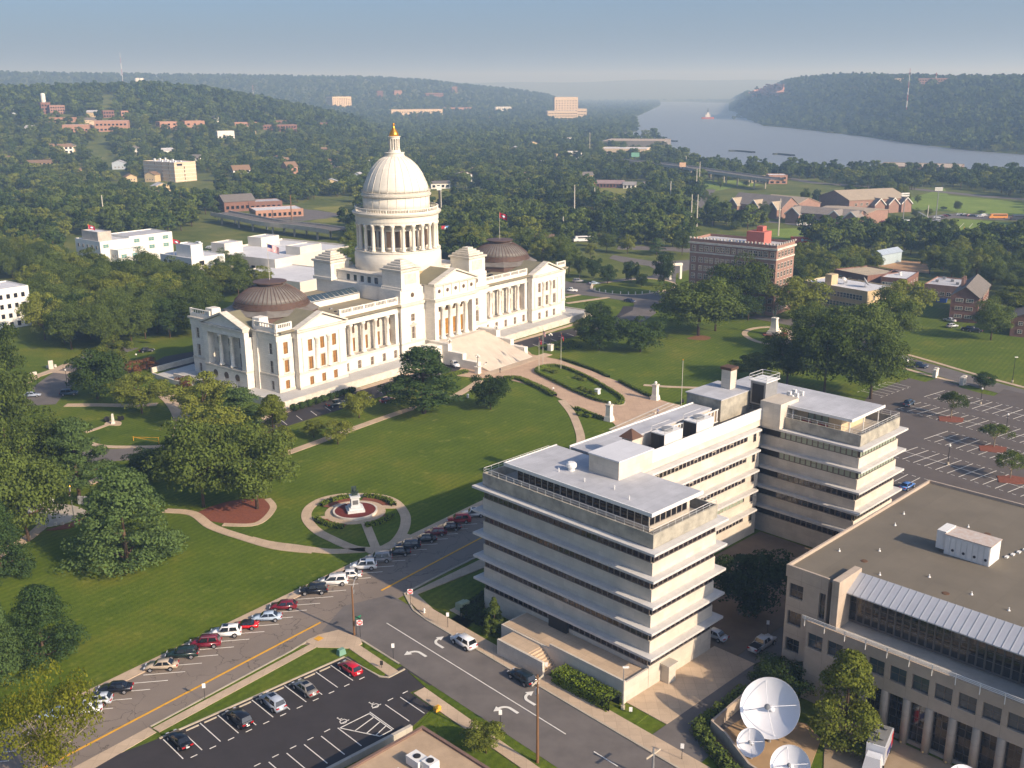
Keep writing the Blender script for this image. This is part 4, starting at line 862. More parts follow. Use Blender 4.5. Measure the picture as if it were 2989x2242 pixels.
hedge('clipped hedge round the oval bed before the capitol steps', [Vector(p) * .955 + (sum(oval, Vector((0, 0))) / len(oval)) * .045 for p in oval + oval[:1]], .8, .75, z=.16)
for q in ((690, 95), (740, 110), (930, 155), (970, 170), (960, 245), (1010, 265), (1060, 285)):
    shrub('low rounded flowering bush inside the oval bed', G(ZP, q)[0], 1.1, .9, LEAF_L, group='bushes of the oval bed')
hedge('long curving hedge along the left edge of the plaza', spline(G(ZP, (330, 160), (440, 160), (560, 205), (650, 245), (745, 300))), 1.6, .9)
hedge('hedge left of the near lamp pedestal on the plaza', spline(G(ZP, (915, 400), (1000, 435), (1140, 490))), .9, .8)
hedge('hedge right of the far lamp pedestal on the plaza', spline(G(ZP, (1265, 180), (1400, 250), (1520, 305))), .9, .8)
hedge('low hedge along the far lawn edge of the plaza', spline(G(ZP, (790, 0), (900, 30), (1060, 90), (1180, 145))), .9, .7)
for q in ((950, 450), (1020, 465)): shrub('round bush on the lawn beside the near plaza hedge', G(ZP, q)[0], .9, 1.0, group='bushes by the near plaza hedge')
# lower stairs
def stair_run(name, label, A, B, n, depth, rise, z0, m, group=None):
    """flight whose lowest front edge runs A-B; steps climb to the left of A->B"""
    A = Vector(A); B = Vector(B); d = (B - A).normalized(); nn = Vector((-d.y, d.x)); t = thing(name, label, 'stairs', (A.x, A.y, z0), math.atan2(d.y, d.x), group)
    L_ = (B - A).length
    for i in range(n): MB().box(0, L_, depth * i, depth * n, rise * i, rise * (i + 1)).obj('step', m, t)
    return t
sa, sb = G(ZP, (1310, 600), (1790, 380))
for i in range(7):
    o = (Vector(sb) - Vector(sa)).normalized(); nn = Vector((-o.y, o.x)) * (.75 * i)
    line(tuple(Vector(sa) + nn), tuple(Vector(sb) + nn), .5, .1 + .02 * i, WALK if i % 2 else STONE2, 'plaza_step')
# terrace and grand stairs of the capitol
def cxy(x, y): return capl(x, y)[:2]
TER = MB().prism([cxy(-6, -8.3), cxy(143, -8.3), cxy(143, 41), cxy(-6, 41)], 0, 1.79).obj('capitol_terrace', mat('terrace_paving', srgb(178, 176, 172), .85, .1, .3)); tag(TER, 'low stone terrace that carries the domed capitol', 'terrace')
for (a, b) in (((-6, -8.3), (57, -8.3)), ((81, -8.3), (143, -8.3)), ((143, -8.3), (143, 41)), ((-6, 41), (-6, -8.3))):
    p, q = Vector(cxy(*a)), Vector(cxy(*b)); ribbon(MB(), [p, q], .5, 0, 2.15).obj('terrace_wall', STONE2, TER)
ST = thing('grand_stairs', 'broad marble stairs rising to the portico of the capitol', 'stairs', capl(58, -28.2, -1.8 / CSC), CAP_A)
STEP = mat('marble_step', srgb(198, 186, 170), .7, .12, .25)
for i in range(36):
    w0, w1 = -.2 + 0.0 * i, 21.4
    MB().box(w0, w1, 20.6 * CSC * i / 36, 22.6 * CSC, 6.0 * i / 36, 6.0 * (i + 1) / 36).obj('step', STEP, ST)
for sx in (-1.9, 21.4):
    for k, (y0, y1, z) in enumerate(((3.6, 9.2, 2.6), (9.2, 15.0, 4.4), (15.0, 22.6, 6.6))): MB().box(sx, sx + 1.7, y0, y1, 0, z).obj('cheek_wall', STONE, ST)
MB().box(-5.2, -1.9, 17.4, 22.6, 0, 5.9).obj('side_landing', STONE, ST); MB().box(23.1, 26.4, 17.4, 22.6, 0, 5.9).obj('side_landing', STONE, ST)
MB().box(-4.3, -2.7, 17.3, 17.45, 0, 2.6).tube((-3.5, 17.3, 2.6), (-3.5, 17.45, 2.6), .8, n=18).obj('carriage_arch', DARK, ST)
tag(MB().prism([cxy(54, -31.2), cxy(86, -31.2), cxy(86, -28.0), cxy(54, -28.0)], 0, .16).obj('stair_landing', WALK), 'pale landing at the foot of the capitol stairs', 'landing')
# front drive, its stalls and hedge
DRIVE = spline([cxy(*q) for q in ((-22, -15.5), (0, -15.8), (30, -16), (50, -15), (58, -13.4), (80, -13.4), (95, -15.5), (115, -18), (133, -21), (150, -20), (168, -12))])
strip('front_drive', DRIVE, 9.0, .06, LOTASPH)
for x in [*range(-14, 50, 5), *range(92, 125, 5)]: line(cxy(x, -19.6 if x < 60 else -21.5), cxy(x + 1.6, -15.4 if x < 60 else -17.5), .14, .075)
strip('path', [cxy(-20, -10.2), cxy(50, -10.2)], 2.2, .09, WALK); strip('path', [cxy(88, -10.4), cxy(140, -11.2)], 1.8, .09, WALK)
for i in range(9): shrub('dark round clipped bush in the row below the capitol terrace', cxy(-5.0 + 2.6 * i, -11.9), 1.25, 1.9, LEAF_K, group='round bushes below the terrace')
hedge('low hedge left of the capitol steps behind the two white cars', [cxy(44, -21), cxy(53, -23)], 2.0, .8); hedge('low clipped hedge right of the capitol steps', [cxy(90, -24.5), cxy(104, -26.5)], 2.4, .9)
hedge('low hedge below the front drive beside the red flag', [cxy(92, -29), cxy(101, -32)], 2.4, .8)
# round bed with the statue
CC = Vector(G(ZC, (875, 352))[0])
ringp = spline(G(ZC, (880, 170), (1100, 178), (1290, 235), (1405, 370), (1410, 500), (1350, 620), (1250, 710), (1100, 752), (870, 742), (620, 640), (450, 545), (352, 420), (378, 310), (510, 222), (700, 178)), 5, True)
strip('path', ringp + ringp[:1], 2.0, .1, WALK)
def disc(name, c, r0, r1, z, m, a0=0, a1=360, th=.25):
    n = max(6, int((a1 - a0) / 7)); P = [(c[0] + (r0 + r1) / 2 * math.cos(math.radians(a0 + (a1 - a0) * i / n)), c[1] + (r0 + r1) / 2 * math.sin(math.radians(a0 + (a1 - a0) * i / n))) for i in range(n + 1)]
    return ribbon(MB(), P, r1 - r0, z - th, z).obj(name, m)
struct(disc('path', CC, 4.3, 6.0, .1, WALK)); strip('path', G(ZC, (985, 470), (1090, 730)), 1.7, .105, WALK); strip('path', G(ZC, (1120, 300), (1350, 295)), 1.5, .104, WALK); strip('path', G(ZC, (600, 410), (420, 420)), 1.5, .104, WALK)
strip('path', spline(G(ZC, (1000, 740), (1060, 780), (1170, 740), (1440, 590))), 1.6, .096, WALK); strip('path', spline(G(ZC, (980, 760), (600, 775), (200, 725), (-60, 690), (-260, 640))), 1.9, .097, WALK)
pw = disc('planter_wall', CC, 4.05, 4.4, .55, STONE2, th=.6); tag(pw, 'low round stone planter wall about the bronze statue', 'planter')
slab('mulch_bed', [(CC.x + 4.1 * math.cos(i * .21), CC.y + 4.1 * math.sin(i * .21)) for i in range(30)], .45, mat('dark_red_mulch', srgb(104, 42, 36), .95, .2, 2.5))
for (a0, a1, far) in ((20, 86, 1), (100, 158, 1), (205, 262, 0), (292, 345, 0)):
    struct(disc('mulch_bed', CC, 6.1, 7.6, .12, MULCH, a0, a1))
    P = [(CC.x + 7.9 * math.cos(math.radians(a0 + (a1 - a0) * i / 10)), CC.y + 7.9 * math.sin(math.radians(a0 + (a1 - a0) * i / 10))) for i in range(11)]
    hedge({20: 'curved hedge behind and right of the round statue bed', 100: 'curved hedge behind and left of the round statue bed', 205: 'curved hedge at the front left of the round statue bed', 292: 'curved hedge at the front right of the round statue bed'}[a0], P, 1.0, .8)
# paths, drives and beds on the left lawn
strip('path', spline(G(ZW, (-40, 1420), (200, 1280), (330, 1170))), 2.3, .1, WALK); strip('path', spline(G(ZW, (620, 900), (780, 830), (960, 780))), 2.4, .1, WALK)
strip('path', spline(G(ZW, (1180, 1085), (1380, 1105), (1520, 1200), (1750, 1280), (1980, 1345), (2250, 1375))), 2.0, .1, WALK)
slab('mulch_bed', spline(G(ZW, (1400, 1120), (1650, 1180), (1850, 1160), (1950, 1070), (1930, 1010), (1800, 1000), (1600, 1030)), 5, True), .08, MULCH)
strip('path', spline(G(ZW, (1600, 1185), (1840, 1180), (1960, 1070), (1920, 1000))), 1.3, .1, WALK)
slab('memorial_plaza', spline(G(ZW, (240, 1150), (300, 1080), (420, 1040), (560, 1060), (640, 1110), (560, 1150), (430, 1185), (320, 1200)), 4, True), .12, CONC)
slab('mulch_bed', spline(G(ZW, (330, 1225), (440, 1195), (580, 1150), (655, 1115), (600, 1165), (480, 1215)), 4, True), .1, MULCH)
strip('drive', spline(G(ZW, (250, 330), (330, 240), (430, 150), (560, 60), (700, -20), (900, -90))), 10.5, .05, ASPH2)
strip('drive', spline(G(ZW, (560, 690), (720, 690), (900, 680), (1100, 665), (1300, 650), (1560, 600))), 8.5, .05, ASPH2)
strip('path', G(ZW, (470, 328), (700, 326), (900, 330), (1130, 322)), 2.6, .1, WALK); strip('path', spline(G(ZW, (1160, 230), (1240, 300), (1300, 400), (1310, 560))), 4.5, .09, WALK)
strip('path', spline(G(ZW, (640, 600), (760, 625), (1000, 628), (1180, 622))), 1.6, .1, WALK); strip('path', spline(G(ZW, (610, 525), (700, 495), (790, 462))), 1.2, .1, WALK)
slab('path', spline(G(ZW, (750, 465), (800, 440), (870, 450), (850, 475)), 4, True), .09, WALK)
strip('path', G(ZW, (140, 190), (260, 120), (380, 80), (500, 30)), 3.0, .1, WALK); strip('path', G(ZW, (380, 85), (500, 98)), 2.4, .1, WALK)
slab('parking_lot', G(ZW, (1020, 60), (1180, -20), (1400, -60), (1420, 40), (1120, 80)), .06, LOTASPH)
slab('side_terrace', G(ZW, (1100, 120), (1390, 40), (1480, 100), (1480, 180), (1310, 190)), .4, mat('pale_terrace', srgb(186, 184, 178), .85, .08, .3))
wl = ribbon(MB(), G(ZW, (1090, 95), (1395, 15)), .5, 0, 1.6).obj('garden_wall', STONE2); tag(wl, 'stone parapet wall beside the south end of the capitol', 'wall')
wl = ribbon(MB(), G(ZW, (1100, 125), (1250, 175), (1310, 190)), .5, 0, 1.3).obj('garden_wall', STONE2); tag(wl, 'low stone wall in front of the south side terrace', 'wall')
# roundabout and roads right of the capitol
slab('road', G(ZR, (150, 540), (300, 560), (520, 545), (700, 515), (960, 490), (1000, 440), (930, 400), (700, 370), (560, 330), (600, 300), (980, 360), (1340, 345), (1340, 420), (1180, 470), (1170, 640), (1050, 735), (950, 775), (1000, 830), (900, 900), (640, 1000), (560, 1010), (640, 880), (780, 810), (795, 745), (700, 720), (500, 690), (280, 665), (150, 655)), .05, ASPH2)
isl = spline(G(ZR, (400, 600), (440, 570), (640, 545), (900, 520), (1100, 540), (1180, 580), (1080, 625), (900, 660), (740, 668), (560, 655), (430, 630)), 5, True)
slab('traffic_island', isl, .16, GRASS); strip('path', isl + isl[:1], 1.4, .2, WALK)
strip('road', spline(G(ZR, (640, 230), (900, 235), (1150, 245), (1400, 265))), 14, .05, ASPH2); strip('path', spline(G(ZR, (640, 590), (740, 560), (900, 575), (930, 605), (780, 620), (660, 608))), 1.0, .18, WALK)
strip('path', spline(G(ZR, (150, 690), (290, 665))), 2, .1, WALK); strip('path', G(ZR, (170, 745), (560, 690)), 2.2, .1, WALK)
strip('road', spline(G(ZR, (1880, 865), (2100, 900), (2300, 940))), 7, .05, ASPH2)
strip('road', spline(G(ZE, (0, 905), (300, 960), (700, 1110), (1060, 1260), (1400, 1360), (1800, 1480), (2260, 1600))), 9, .05, ASPH2)
strip('sidewalk', spline(G(ZE, (1140, 1220), (1370, 1285), (1760, 1400), (2260, 1535))), 1.5, .12, WALK); strip('sidewalk', spline(G(ZE, (980, 1310), (1370, 1420), (1700, 1500))), 1.5, .12, WALK)
ringm = spline(G(ZR, (1810, 1020), (1880, 980), (2050, 965), (2220, 1000), (2230, 1080), (2150, 1120), (1980, 1110), (1860, 1070)), 5, True); strip('path', ringm + ringm[:1], 1.8, .1, WALK)
slab('mulch_bed', spline(G(ZR, (1980, 1030), (2060, 1005), (2190, 1020), (2200, 1040), (2100, 1055), (2010, 1052)), 4, True), .3, MULCH)
slab('mulch_bed', spline(G(ZR, (1280, 1070), (1400, 1040), (1500, 1060), (1440, 1085)), 4, True), .05, mat('bare_soil', srgb(120, 84, 54), .95, .2, 1))
# big parking lot on the right
slab('parking_lot', G(ZQ, (200, 430), (690, 245), (905, 297), (1060, 250), (1370, 335), (1345, 362), (1640, 445), (1815, 482), (1945, 390), (2700, 560), (2900, 2600), (300, 1900), (-300, 1700), (-100, 800)), .05, mat('lot_asphalt', srgb(92, 84, 78), .92, .1, .2, bump=.08, bscale=20))
def lot_row(a, b, n, k0=0, half=5.0, mid=True):
    A, B = [Vector(p) for p in G(ZQ, a, b)]; d = (B - A).normalized(); nn = Vector((-d.y, d.x)); st = 2.75
    if mid: line(tuple(A), tuple(A + d * st * n), .13, .065)
    for i in range(k0, n + 1):
        c = A + d * st * i; line(tuple(c - nn * half), tuple(c + nn * half), .13, .07)
        for s in (-1, 1): line(tuple(c + nn * s * half + d * .9), tuple(c + nn * s * half + d * 1.8), .13, .07)
lot_row((1030, 452), (2212, 742), 11); lot_row((700, 610), (2212, 1020), 13); lot_row((1050, 1000), (2212, 1330), 10); lot_row((640, 1215), (2212, 1700), 13); lot_row((560, 330), (300, 420), 5, half=3.5, mid=False); lot_row((430, 1520), (900, 1650), 4, half=3.0, mid=False)
for q in ((1250, 790), (1800, 1180), (2060, 1590)):
    c = Vector(G(ZQ, q)[0]); P = [tuple(c + Vector((r_ * math.cos(a), r_ * math.sin(a)))) for r_, a in ((3.6, .2), (2.6, 1.2), (3.2, 2.4), (3.8, 3.5), (2.6, 4.5), (3.0, 5.4))]
    slab('planted_island', P, .18, MULCH)
# ------------------------------------------------------------------ buildings round the grounds
Z1 = Z(0, 150, 2.949); Z2 = Z(750, 150, 2.949); Z3 = Z(1500, 150, 2.949); Z4 = Z(2239, 150, 2.949); Z5 = Z(0, 600, 2.949); Z6 = Z(550, 700, 3.687)
R1 = Z(1600, 650, 3.16); R2 = Z(2289, 650, 3.16)
CLEAR = []                                              # ground polygons kept free of forest
def clear(poly): CLEAR.append([tuple(p[:2]) for p in poly])
def ground_hit(u, v):
    d = ray(u, v); t = 200.0
    while t < 14000:
        p = _c0 + d * t
        if p[2] < zt(p[0], p[1]): break
        t *= 1.01
    return Vector((p[0], p[1], zt(p[0], p[1])))
PALEC = mat('pale_concrete', srgb(206, 200, 188), .85, .08, .2); WHITEB = mat('white_stucco', srgb(222, 220, 212), .85, .06, .2); BEIGE = mat('beige_concrete', srgb(206, 186, 158), .85, .06, .2); TANB = mat('tan_brick', srgb(190, 170, 134), .9, .1, .5)
BRICKD = mat('dark_brick', srgb(148, 116, 102), .9, .14, .7); BRICKO = mat('orange_brick', srgb(166, 128, 108), .9, .12, .6); ROOFS = mat('grey_shingles', srgb(112, 106, 100), .95, .14, .6); ROOFB = mat('brown_shingles', srgb(128, 104, 82), .95, .14, .6)
SALMON = mat('salmon_paint', srgb(176, 104, 92), .8, .08, .4); TEAL = mat('teal_glass', srgb(92, 140, 132), .2, .1, .5, spec=.6)
def block(par, F, ang, x0, x1, y0, y1, z0, z1, wall, roof, pn='wall', par_h=.5, top=True):
    MB().box(x0, x1, y0, y1, z0, z1).obj(pn, wall, par)
    if top:
        MB().box(x0 + .25, x1 - .25, y0 + .25, y1 - .25, z1, z1 + .08).obj('roof', roof, par)
        p = MB(); p.box(x0, x1, y0, y0 + .25, z1, z1 + par_h); p.box(x0, x1, y1 - .25, y1, z1, z1 + par_h); p.box(x0, x0 + .25, y0 + .25, y1 - .25, z1, z1 + par_h); p.box(x1 - .25, x1, y0 + .25, y1 - .25, z1, z1 + par_h); p.obj('parapet', wall, par)
def winface(par, kind, c, a0, a1, cols, zs, w, h, fm=None, gm=None, nx=2, nz=2, proud=.06):
    """windows set on a far wall: proud frames over dark panes"""
    fm = fm or FRAMEW; gm = gm or GLASS; rz = {'y-': 0, 'x-': -math.pi / 2, 'y+': math.pi, 'x+': math.pi / 2}[kind]
    a, b = window_mesh(w, h, fm, gm, nx, nz, min(.14, w * .09)); sg = -1 if kind[1] == '-' else 1
    cl = cols if isinstance(cols, (list, tuple)) else [a0 + (a1 - a0) * (i + .5) / cols for i in range(cols)]
    for z in zs:
        for t in cl:
            o = link('window', a, par, (t, c + sg * proud, z) if kind[0] == 'y' else (c + sg * proud, t, z), rz); link('pane', b, o)
def place(name, label, cat, zf, F, L_, R, h, z0=0.0, group=None):
    f, l, r = at(*zf(*F), z0 + h), at(*zf(*L_), z0 + h), at(*zf(*R), z0 + h); o, ang, wx, wy = frame(f, l, r)
    t = thing(name, label, cat, (o.x, o.y, z0), ang, group)
    loc = lambda x, y: (o.x + x * math.cos(ang) - y * math.sin(ang), o.y + x * math.sin(ang) + y * math.cos(ang))
    t['clear'] = 0; del t['clear']; clear([loc(-3, -3), loc(wx + 3, -3), loc(wx + 3, wy + 3), loc(-3, wy + 3)])
    return t, wx, wy, loc
# white office with the flag, far left
t, wx, wy, lo = place('white_office', 'white flat-roofed office with a raised roof room, left of the flagged pair', 'office building', Z5, (858, 322), (615, 292), (1142, 292), 12)
block(t, 0, 0, 0, wx, 0, wy, 0, 12, WHITEB, ROOFW); block(t, 0, 0, wx * .12, wx * .55, wy * .2, wy * .85, 12, 16, CONC, ROOFW, 'roof_room'); block(t, 0, 0, wx, wx + 24, 1.5, wy * .9, 0, 12.6, WHITEB, ROOFG, 'wing'); block(t, 0, 0, wx * .3, wx, -7, -.05, 0, 8, WHITEB, ROOFW, 'annexe')
winface(t, 'x-', 0, 1, wy - 1, 5, (1.5, 5, 8.6), 1.6, 1.7); winface(t, 'y-', 0, 1, wx * .3, 1, (9.2,), 3.0, 1.8, gm=TEAL); winface(t, 'y-', 1.5, wx, wx + 24, 3, (6, 9.8), 3.2, 1.9, gm=TEAL); winface(t, 'y-', -7, wx * .3, wx, 2, (4.5,), 3.0, 1.8, gm=TEAL); winface(t, 'x-', wx * .3, -6, -1, 2, (4.5,), 1.2, 1.6)
FLAG1 = lo(2, wy * .55)
# second white office and the wide white hall
t, wx, wy, lo = place('white_office', 'white office with square dark windows and a roof tower, right of the flagged pair', 'office building', Z5, (1648, 466), (1368, 424), (1940, 425), 12)
block(t, 0, 0, 0, wx, 0, wy, 0, 12, WHITEB, ROOFW); block(t, 0, 0, 2.5, wx * .5, wy * .15, wy * .62, 12, 17, WHITEB, ROOFW, 'roof_tower'); block(t, 0, 0, 6, wx, -6, -.05, 0, 7.5, CONC, ROOFW, 'annexe')
winface(t, 'x-', 0, 2, wy - 2, 5, (1.2, 4.8, 8.4), 2.2, 1.9, DARK); winface(t, 'y-', 0, 1, wx, 2, (9,), 2.4, 1.9, DARK); MB().box(8, 13, -6.1, -5.9, .2, 5.5).obj('dark_entry', GLASS, t)
FLAG2 = lo(1.2, wy * .62)
t, wx, wy, lo = place('exhibition_hall', 'very wide low hall with a flat white roof behind the left copper dome', 'hall', Z6, (930, 235), (400, 112), (1530, 60), 9)
block(t, 0, 0, 0, wx, 0, wy, 0, 9, PALEC, ROOFW, par_h=.9); block(t, 0, 0, 3, 14, wy - 12, wy - 3, 9, 13.5, PALEC, ROOFW, 'roof_house'); block(t, 0, 0, wx * .55, wx * .55 + 12, wy * .8, wy * .8 + 9, 9, 13, PALEC, ROOFW, 'roof_house'); block(t, 0, 0, wx * .35, wx * .35 + 14, 2, 11, 9, 12.5, PALEC, ROOFW, 'roof_house')
winface(t, 'x-', 0, 4, wy - 4, 10, (4,), 2.2, 2.2, DARK)
t, wx, wy, lo = place('low_wing', 'lower flat white roofed wing between the wide hall and the capitol', 'hall', Z6, (1200, 470), (780, 320), (1420, 330), 6)
block(t, 0, 0, 0, wx, 0, wy, 0, 6, PALEC, ROOFW)
# white block at the left edge of the view
f_ = at(*Z5(243, 697), 14); r_ = Vector((math.cos(CAP_A), math.sin(CAP_A)))
t = thing('white_office', 'white block with four rows of small windows cut by the left edge', 'office building', (f_.x - r_.x * 26, f_.y - r_.y * 26, 0), CAP_A); clear([(f_.x - 30 * r_.x, f_.y - 30 * r_.y), (f_.x + 5 * r_.x, f_.y + 5 * r_.y), (f_.x + 5 * r_.x - 18 * r_.y, f_.y + 5 * r_.y + 18 * r_.x), (f_.x - 30 * r_.x - 18 * r_.y, f_.y - 30 * r_.y + 18 * r_.x)])
block(t, 0, 0, 0, 26, 0, 16, 0, 14, WHITEB, ROOFW); winface(t, 'y-', 0, 1, 25, 9, (.8, 3.9, 7.3, 10.8), 1.25, 1.6, DARK, nx=3)
# brick hotel with the salmon roof house
t, wx, wy, lo = place('brick_hotel', 'eight storey brown brick block with white cornice and a salmon roof house', 'apartment block', R1, (2110, 240), (1322, 165), (2256, 190), 25)
block(t, 0, 0, 0, wx, 0, wy, 0, 25, BRICKD, ROOFG, par_h=1.0)
c = MB(); c.box(-.5, wx + .5, -.5, wy + .5, 24.2, 24.9); c.obj('cornice', STONE2, t); c = MB(); c.box(-.2, wx + .2, -.2, wy + .2, 20.6, 21.1); c.obj('string_course', STONE2, t)
f = MB()
for i in range(26): f.box(-.3, .2, wy * i / 25 - .25, wy * i / 25 + .25, 26.0, 26.7)
for i in range(9): f.box(wx * i / 8 - .25, wx * i / 8 + .25, -.3, .2, 26.0, 26.7)
stuff(f.obj('finials', STONE2, t))
MB().box(wx * .35, wx * .75, wy * .22, wy * .42, 25, 29.6).obj('roof_house', SALMON, t); MB().box(wx * .5, wx * .7, wy * .27, wy * .34, 29.6, 31.4).obj('roof_house_top', SALMON, t)
cols = [wy * k for k in (.04, .115, .175, .235, .29, .35, .41, .48, .55, .61, .67, .74, .8, .865, .95)]
winface(t, 'x-', 0, 0, wy, cols, [1.4 + 3.15 * k for k in range(6)] + [21.5], 1.7, 2.1); winface(t, 'y-', 0, 1, wx - 1, 5, [1.4 + 3.15 * k for k in range(6)] + [21.5], 1.7, 2.1)
for i in range(14): MB().tube((wx * (.15 + .05 * (i % 5)), wy * (.05 + .065 * i), 25), (wx * (.15 + .05 * (i % 5)), wy * (.05 + .065 * i), 26.2), .15, n=6).obj('vent_pipe', CONC, t)
# pale two storey office on the right
t, wx, wy, lo = place('tan_office', 'pale tan two storey office with a white roof, dishes and a lift house', 'office building', R2, (770, 648), (235, 535), (937, 586), 8.5)
block(t, 0, 0, 0, wx, 0, wy, 0, 8.5, TANB, ROOFW); winface(t, 'x-', 0, 2, wy - 2, 18, (1.6, 5.2), wy / 20, 2.0, FRAMEW, GLASSB, 1, 2); winface(t, 'y-', 0, 2, wx - 2, 3, (1.5, 5.2), 1.2, 1.8); MB().box(2, 6, wy * .6, wy * .7, 8.5, 12.5).obj('lift_house', TANB, t); MB().box(wx * .2, wx, -4.5, -.02, 0, 4.5).obj('annexe', TANB, t)
def dish(par, x, y, z, r, az, m=GREYM):
    d = MB().lathe([(r * k / 6, .32 * r * (k / 6) ** 2) for k in range(7)], 20, cap=False).obj('roof_dish', m, par, True); d.location = (x, y, z + r); d.rotation_euler = (math.radians(55), 0, az); MB().tube((x, y, z), (x, y, z + r), .1, n=6).obj('dish_mast', GREYM, par)
dish(t, wx * .45, wy * .55, 8.5, 1.4, 0); dish(t, wx * .5, wy * .25, 8.5, 1.9, .6)
# low buildings behind it
t, wx, wy, lo = place('low_shop', 'low brick shop with a patched tan gravel roof', 'shop', R2, (770, 500), (628, 430), (905, 440), 4.5); block(t, 0, 0, 0, wx, 0, wy, 0, 4.5, BRICK, mat('patched_roof', srgb(176, 162, 138), .95, .2, .3)); winface(t, 'x-', 0, 1, wy - 1, 3, (1,), 2, 1.8)
t, wx, wy, lo = place('low_shop', 'low brick shop with a bright white roof and glazed front', 'shop', R2, (1135, 530), (885, 515), (1283, 465), 4.5); block(t, 0, 0, 0, wx, 0, wy, 0, 4.5, BRICK, ROOFW); winface(t, 'x-', 0, 1, wy - 1, 6, (.8,), 2.2, 2.2, WHITEP, GLASSB); winface(t, 'y-', 0, 1, wx - 1, 4, (1.2,), 1.6, 1.6); MB().lathe([(.6, 4.5), (.6, 5.2), (.9, 5.4), (.3, 5.8)], 12, (wx * .5, wy * .5, 0)).obj('roof_ventilator', WHITEP, t)
t, wx, wy, lo = place('low_shop', 'low dark brick shop with a wide pale grey roof and small roof units', 'shop', R2, (1700, 612), (1287, 577), (1838, 545), 4.8); block(t, 0, 0, 0, wx, 0, wy, 0, 4.8, BRICKD, ROOFG); winface(t, 'x-', 0, 1, wy - 1, 6, (1,), 1.8, 1.6)
for x, y in ((.3, .3), (.6, .5), (.4, .8), (.8, .75)): MB().box(wx * x, wx * x + 1.2, wy * y, wy * y + 1.2, 4.8, 5.9).obj('roof_unit', GREYM, t)
t, wx, wy, lo = place('metal_shed', 'pale blue metal shed with a shallow gabled roof', 'shed', R2, (905, 300), (865, 290), (1060, 262), 5); MB().box(0, wx, 0, wy * 1.6, 0, 5).obj('wall', mat('pale_blue_metal', srgb(168, 184, 190), .6, .06, .4), t); MB().ext([(-.5, 5), (wy * 1.6 + .5, 5), (wy * .8, 7)], -.5, wx + .5, 'x').obj('roof', mat('blue_metal_roof', srgb(160, 172, 184), .5, .08, .4), t)
slab('yard', G(ZE, (820, 390), (960, 340), (1320, 365), (1340, 470), (1000, 430)), .05, mat('bare_earth', srgb(170, 134, 96), .95, .15, .1)); clear(G(ZE, (600, 330), (1330, 330), (1330, 560), (1900, 560), (1900, 640), (1000, 600)))
def gabled(t, x0, x1, y0, y1, z, rise, wall, roof, axis='x', over=.5):
    MB().box(x0, x1, y0, y1, 0, z).obj('wall', wall, t)
    if axis == 'x':
        ym = (y0 + y1) / 2; MB().ext([(y0, z), (y1, z), (ym, z + rise)], x0 + .05, x1 - .05, 'x').obj('gable', wall, t)
        for s, e in ((-1, y0 - over), (1, y1 + over)): MB().ext([(e, z - rise * over / (y1 - y0) * 2), (ym, z + rise), (ym, z + rise + .25), (e, z + .25 - rise * over / (y1 - y0) * 2)], x0 - over, x1 + over, 'x').obj('roof_slope', roof, t)
    else:
        xm = (x0 + x1) / 2; MB().ext([(x0, z), (x1, z), (xm, z + rise)], y0 + .05, y1 - .05, 'y').obj('gable', wall, t)
        for s, e in ((-1, x0 - over), (1, x1 + over)): MB().ext([(e, z - rise * over / (x1 - x0) * 2), (xm, z + rise), (xm, z + rise + .25), (e, z + .25 - rise * over / (x1 - x0) * 2)], y0 - over, y1 + over, 'y').obj('roof_slope', roof, t)
g1 = at(*R2(1515, 905)); g2 = at(*R2(1770, 930)); a_ = math.atan2(g2.y - g1.y, g2.x - g1.x); w_ = (g2 - g1).length
t = thing('brick_apartments', 'three storey red brick apartments with a grey gabled roof beside the lawn', 'apartment block', (g1.x, g1.y, 0), a_); gabled(t, 0, w_, 0, 30, 9.2, 3.4, BRICK, ROOFS, 'y'); winface(t, 'y-', 0, 1.2, w_ - 1.2, 2, (1.4, 4.3, 7.2), 2.6, 1.3, FRAMEW, GLASSB, 3, 2); winface(t, 'x+', w_, 2, 28, 7, (1.4, 4.3, 7.2), 1.6, 1.3)
for y in (10, 14): MB().box(w_ / 2 - 3, w_ / 2 - 2, y, y + 1, 11, 14.2).obj('chimney', BRICKD, t)
clear([g1[:2], g2[:2], (g2.x + 10, g2.y + 26), (g1.x, g1.y + 30)])
g1 = at(*R2(2075, 1045)); t = thing('brick_house', 'two storey red brick house at the right edge with a grey roof', 'house', (g1.x, g1.y, 0), a_); gabled(t, 0, 14, 0, 18, 6.4, 2.6, BRICK, ROOFS, 'y'); winface(t, 'y-', 0, 1, 13, 3, (1.2, 4.0), 1.5, 1.3, FRAMEW, GLASSB, 2, 2); winface(t, 'x-', 0, 2, 16, 4, (1.2, 4.0), 1.5, 1.3, FRAMEW, GLASSB, 2, 2)
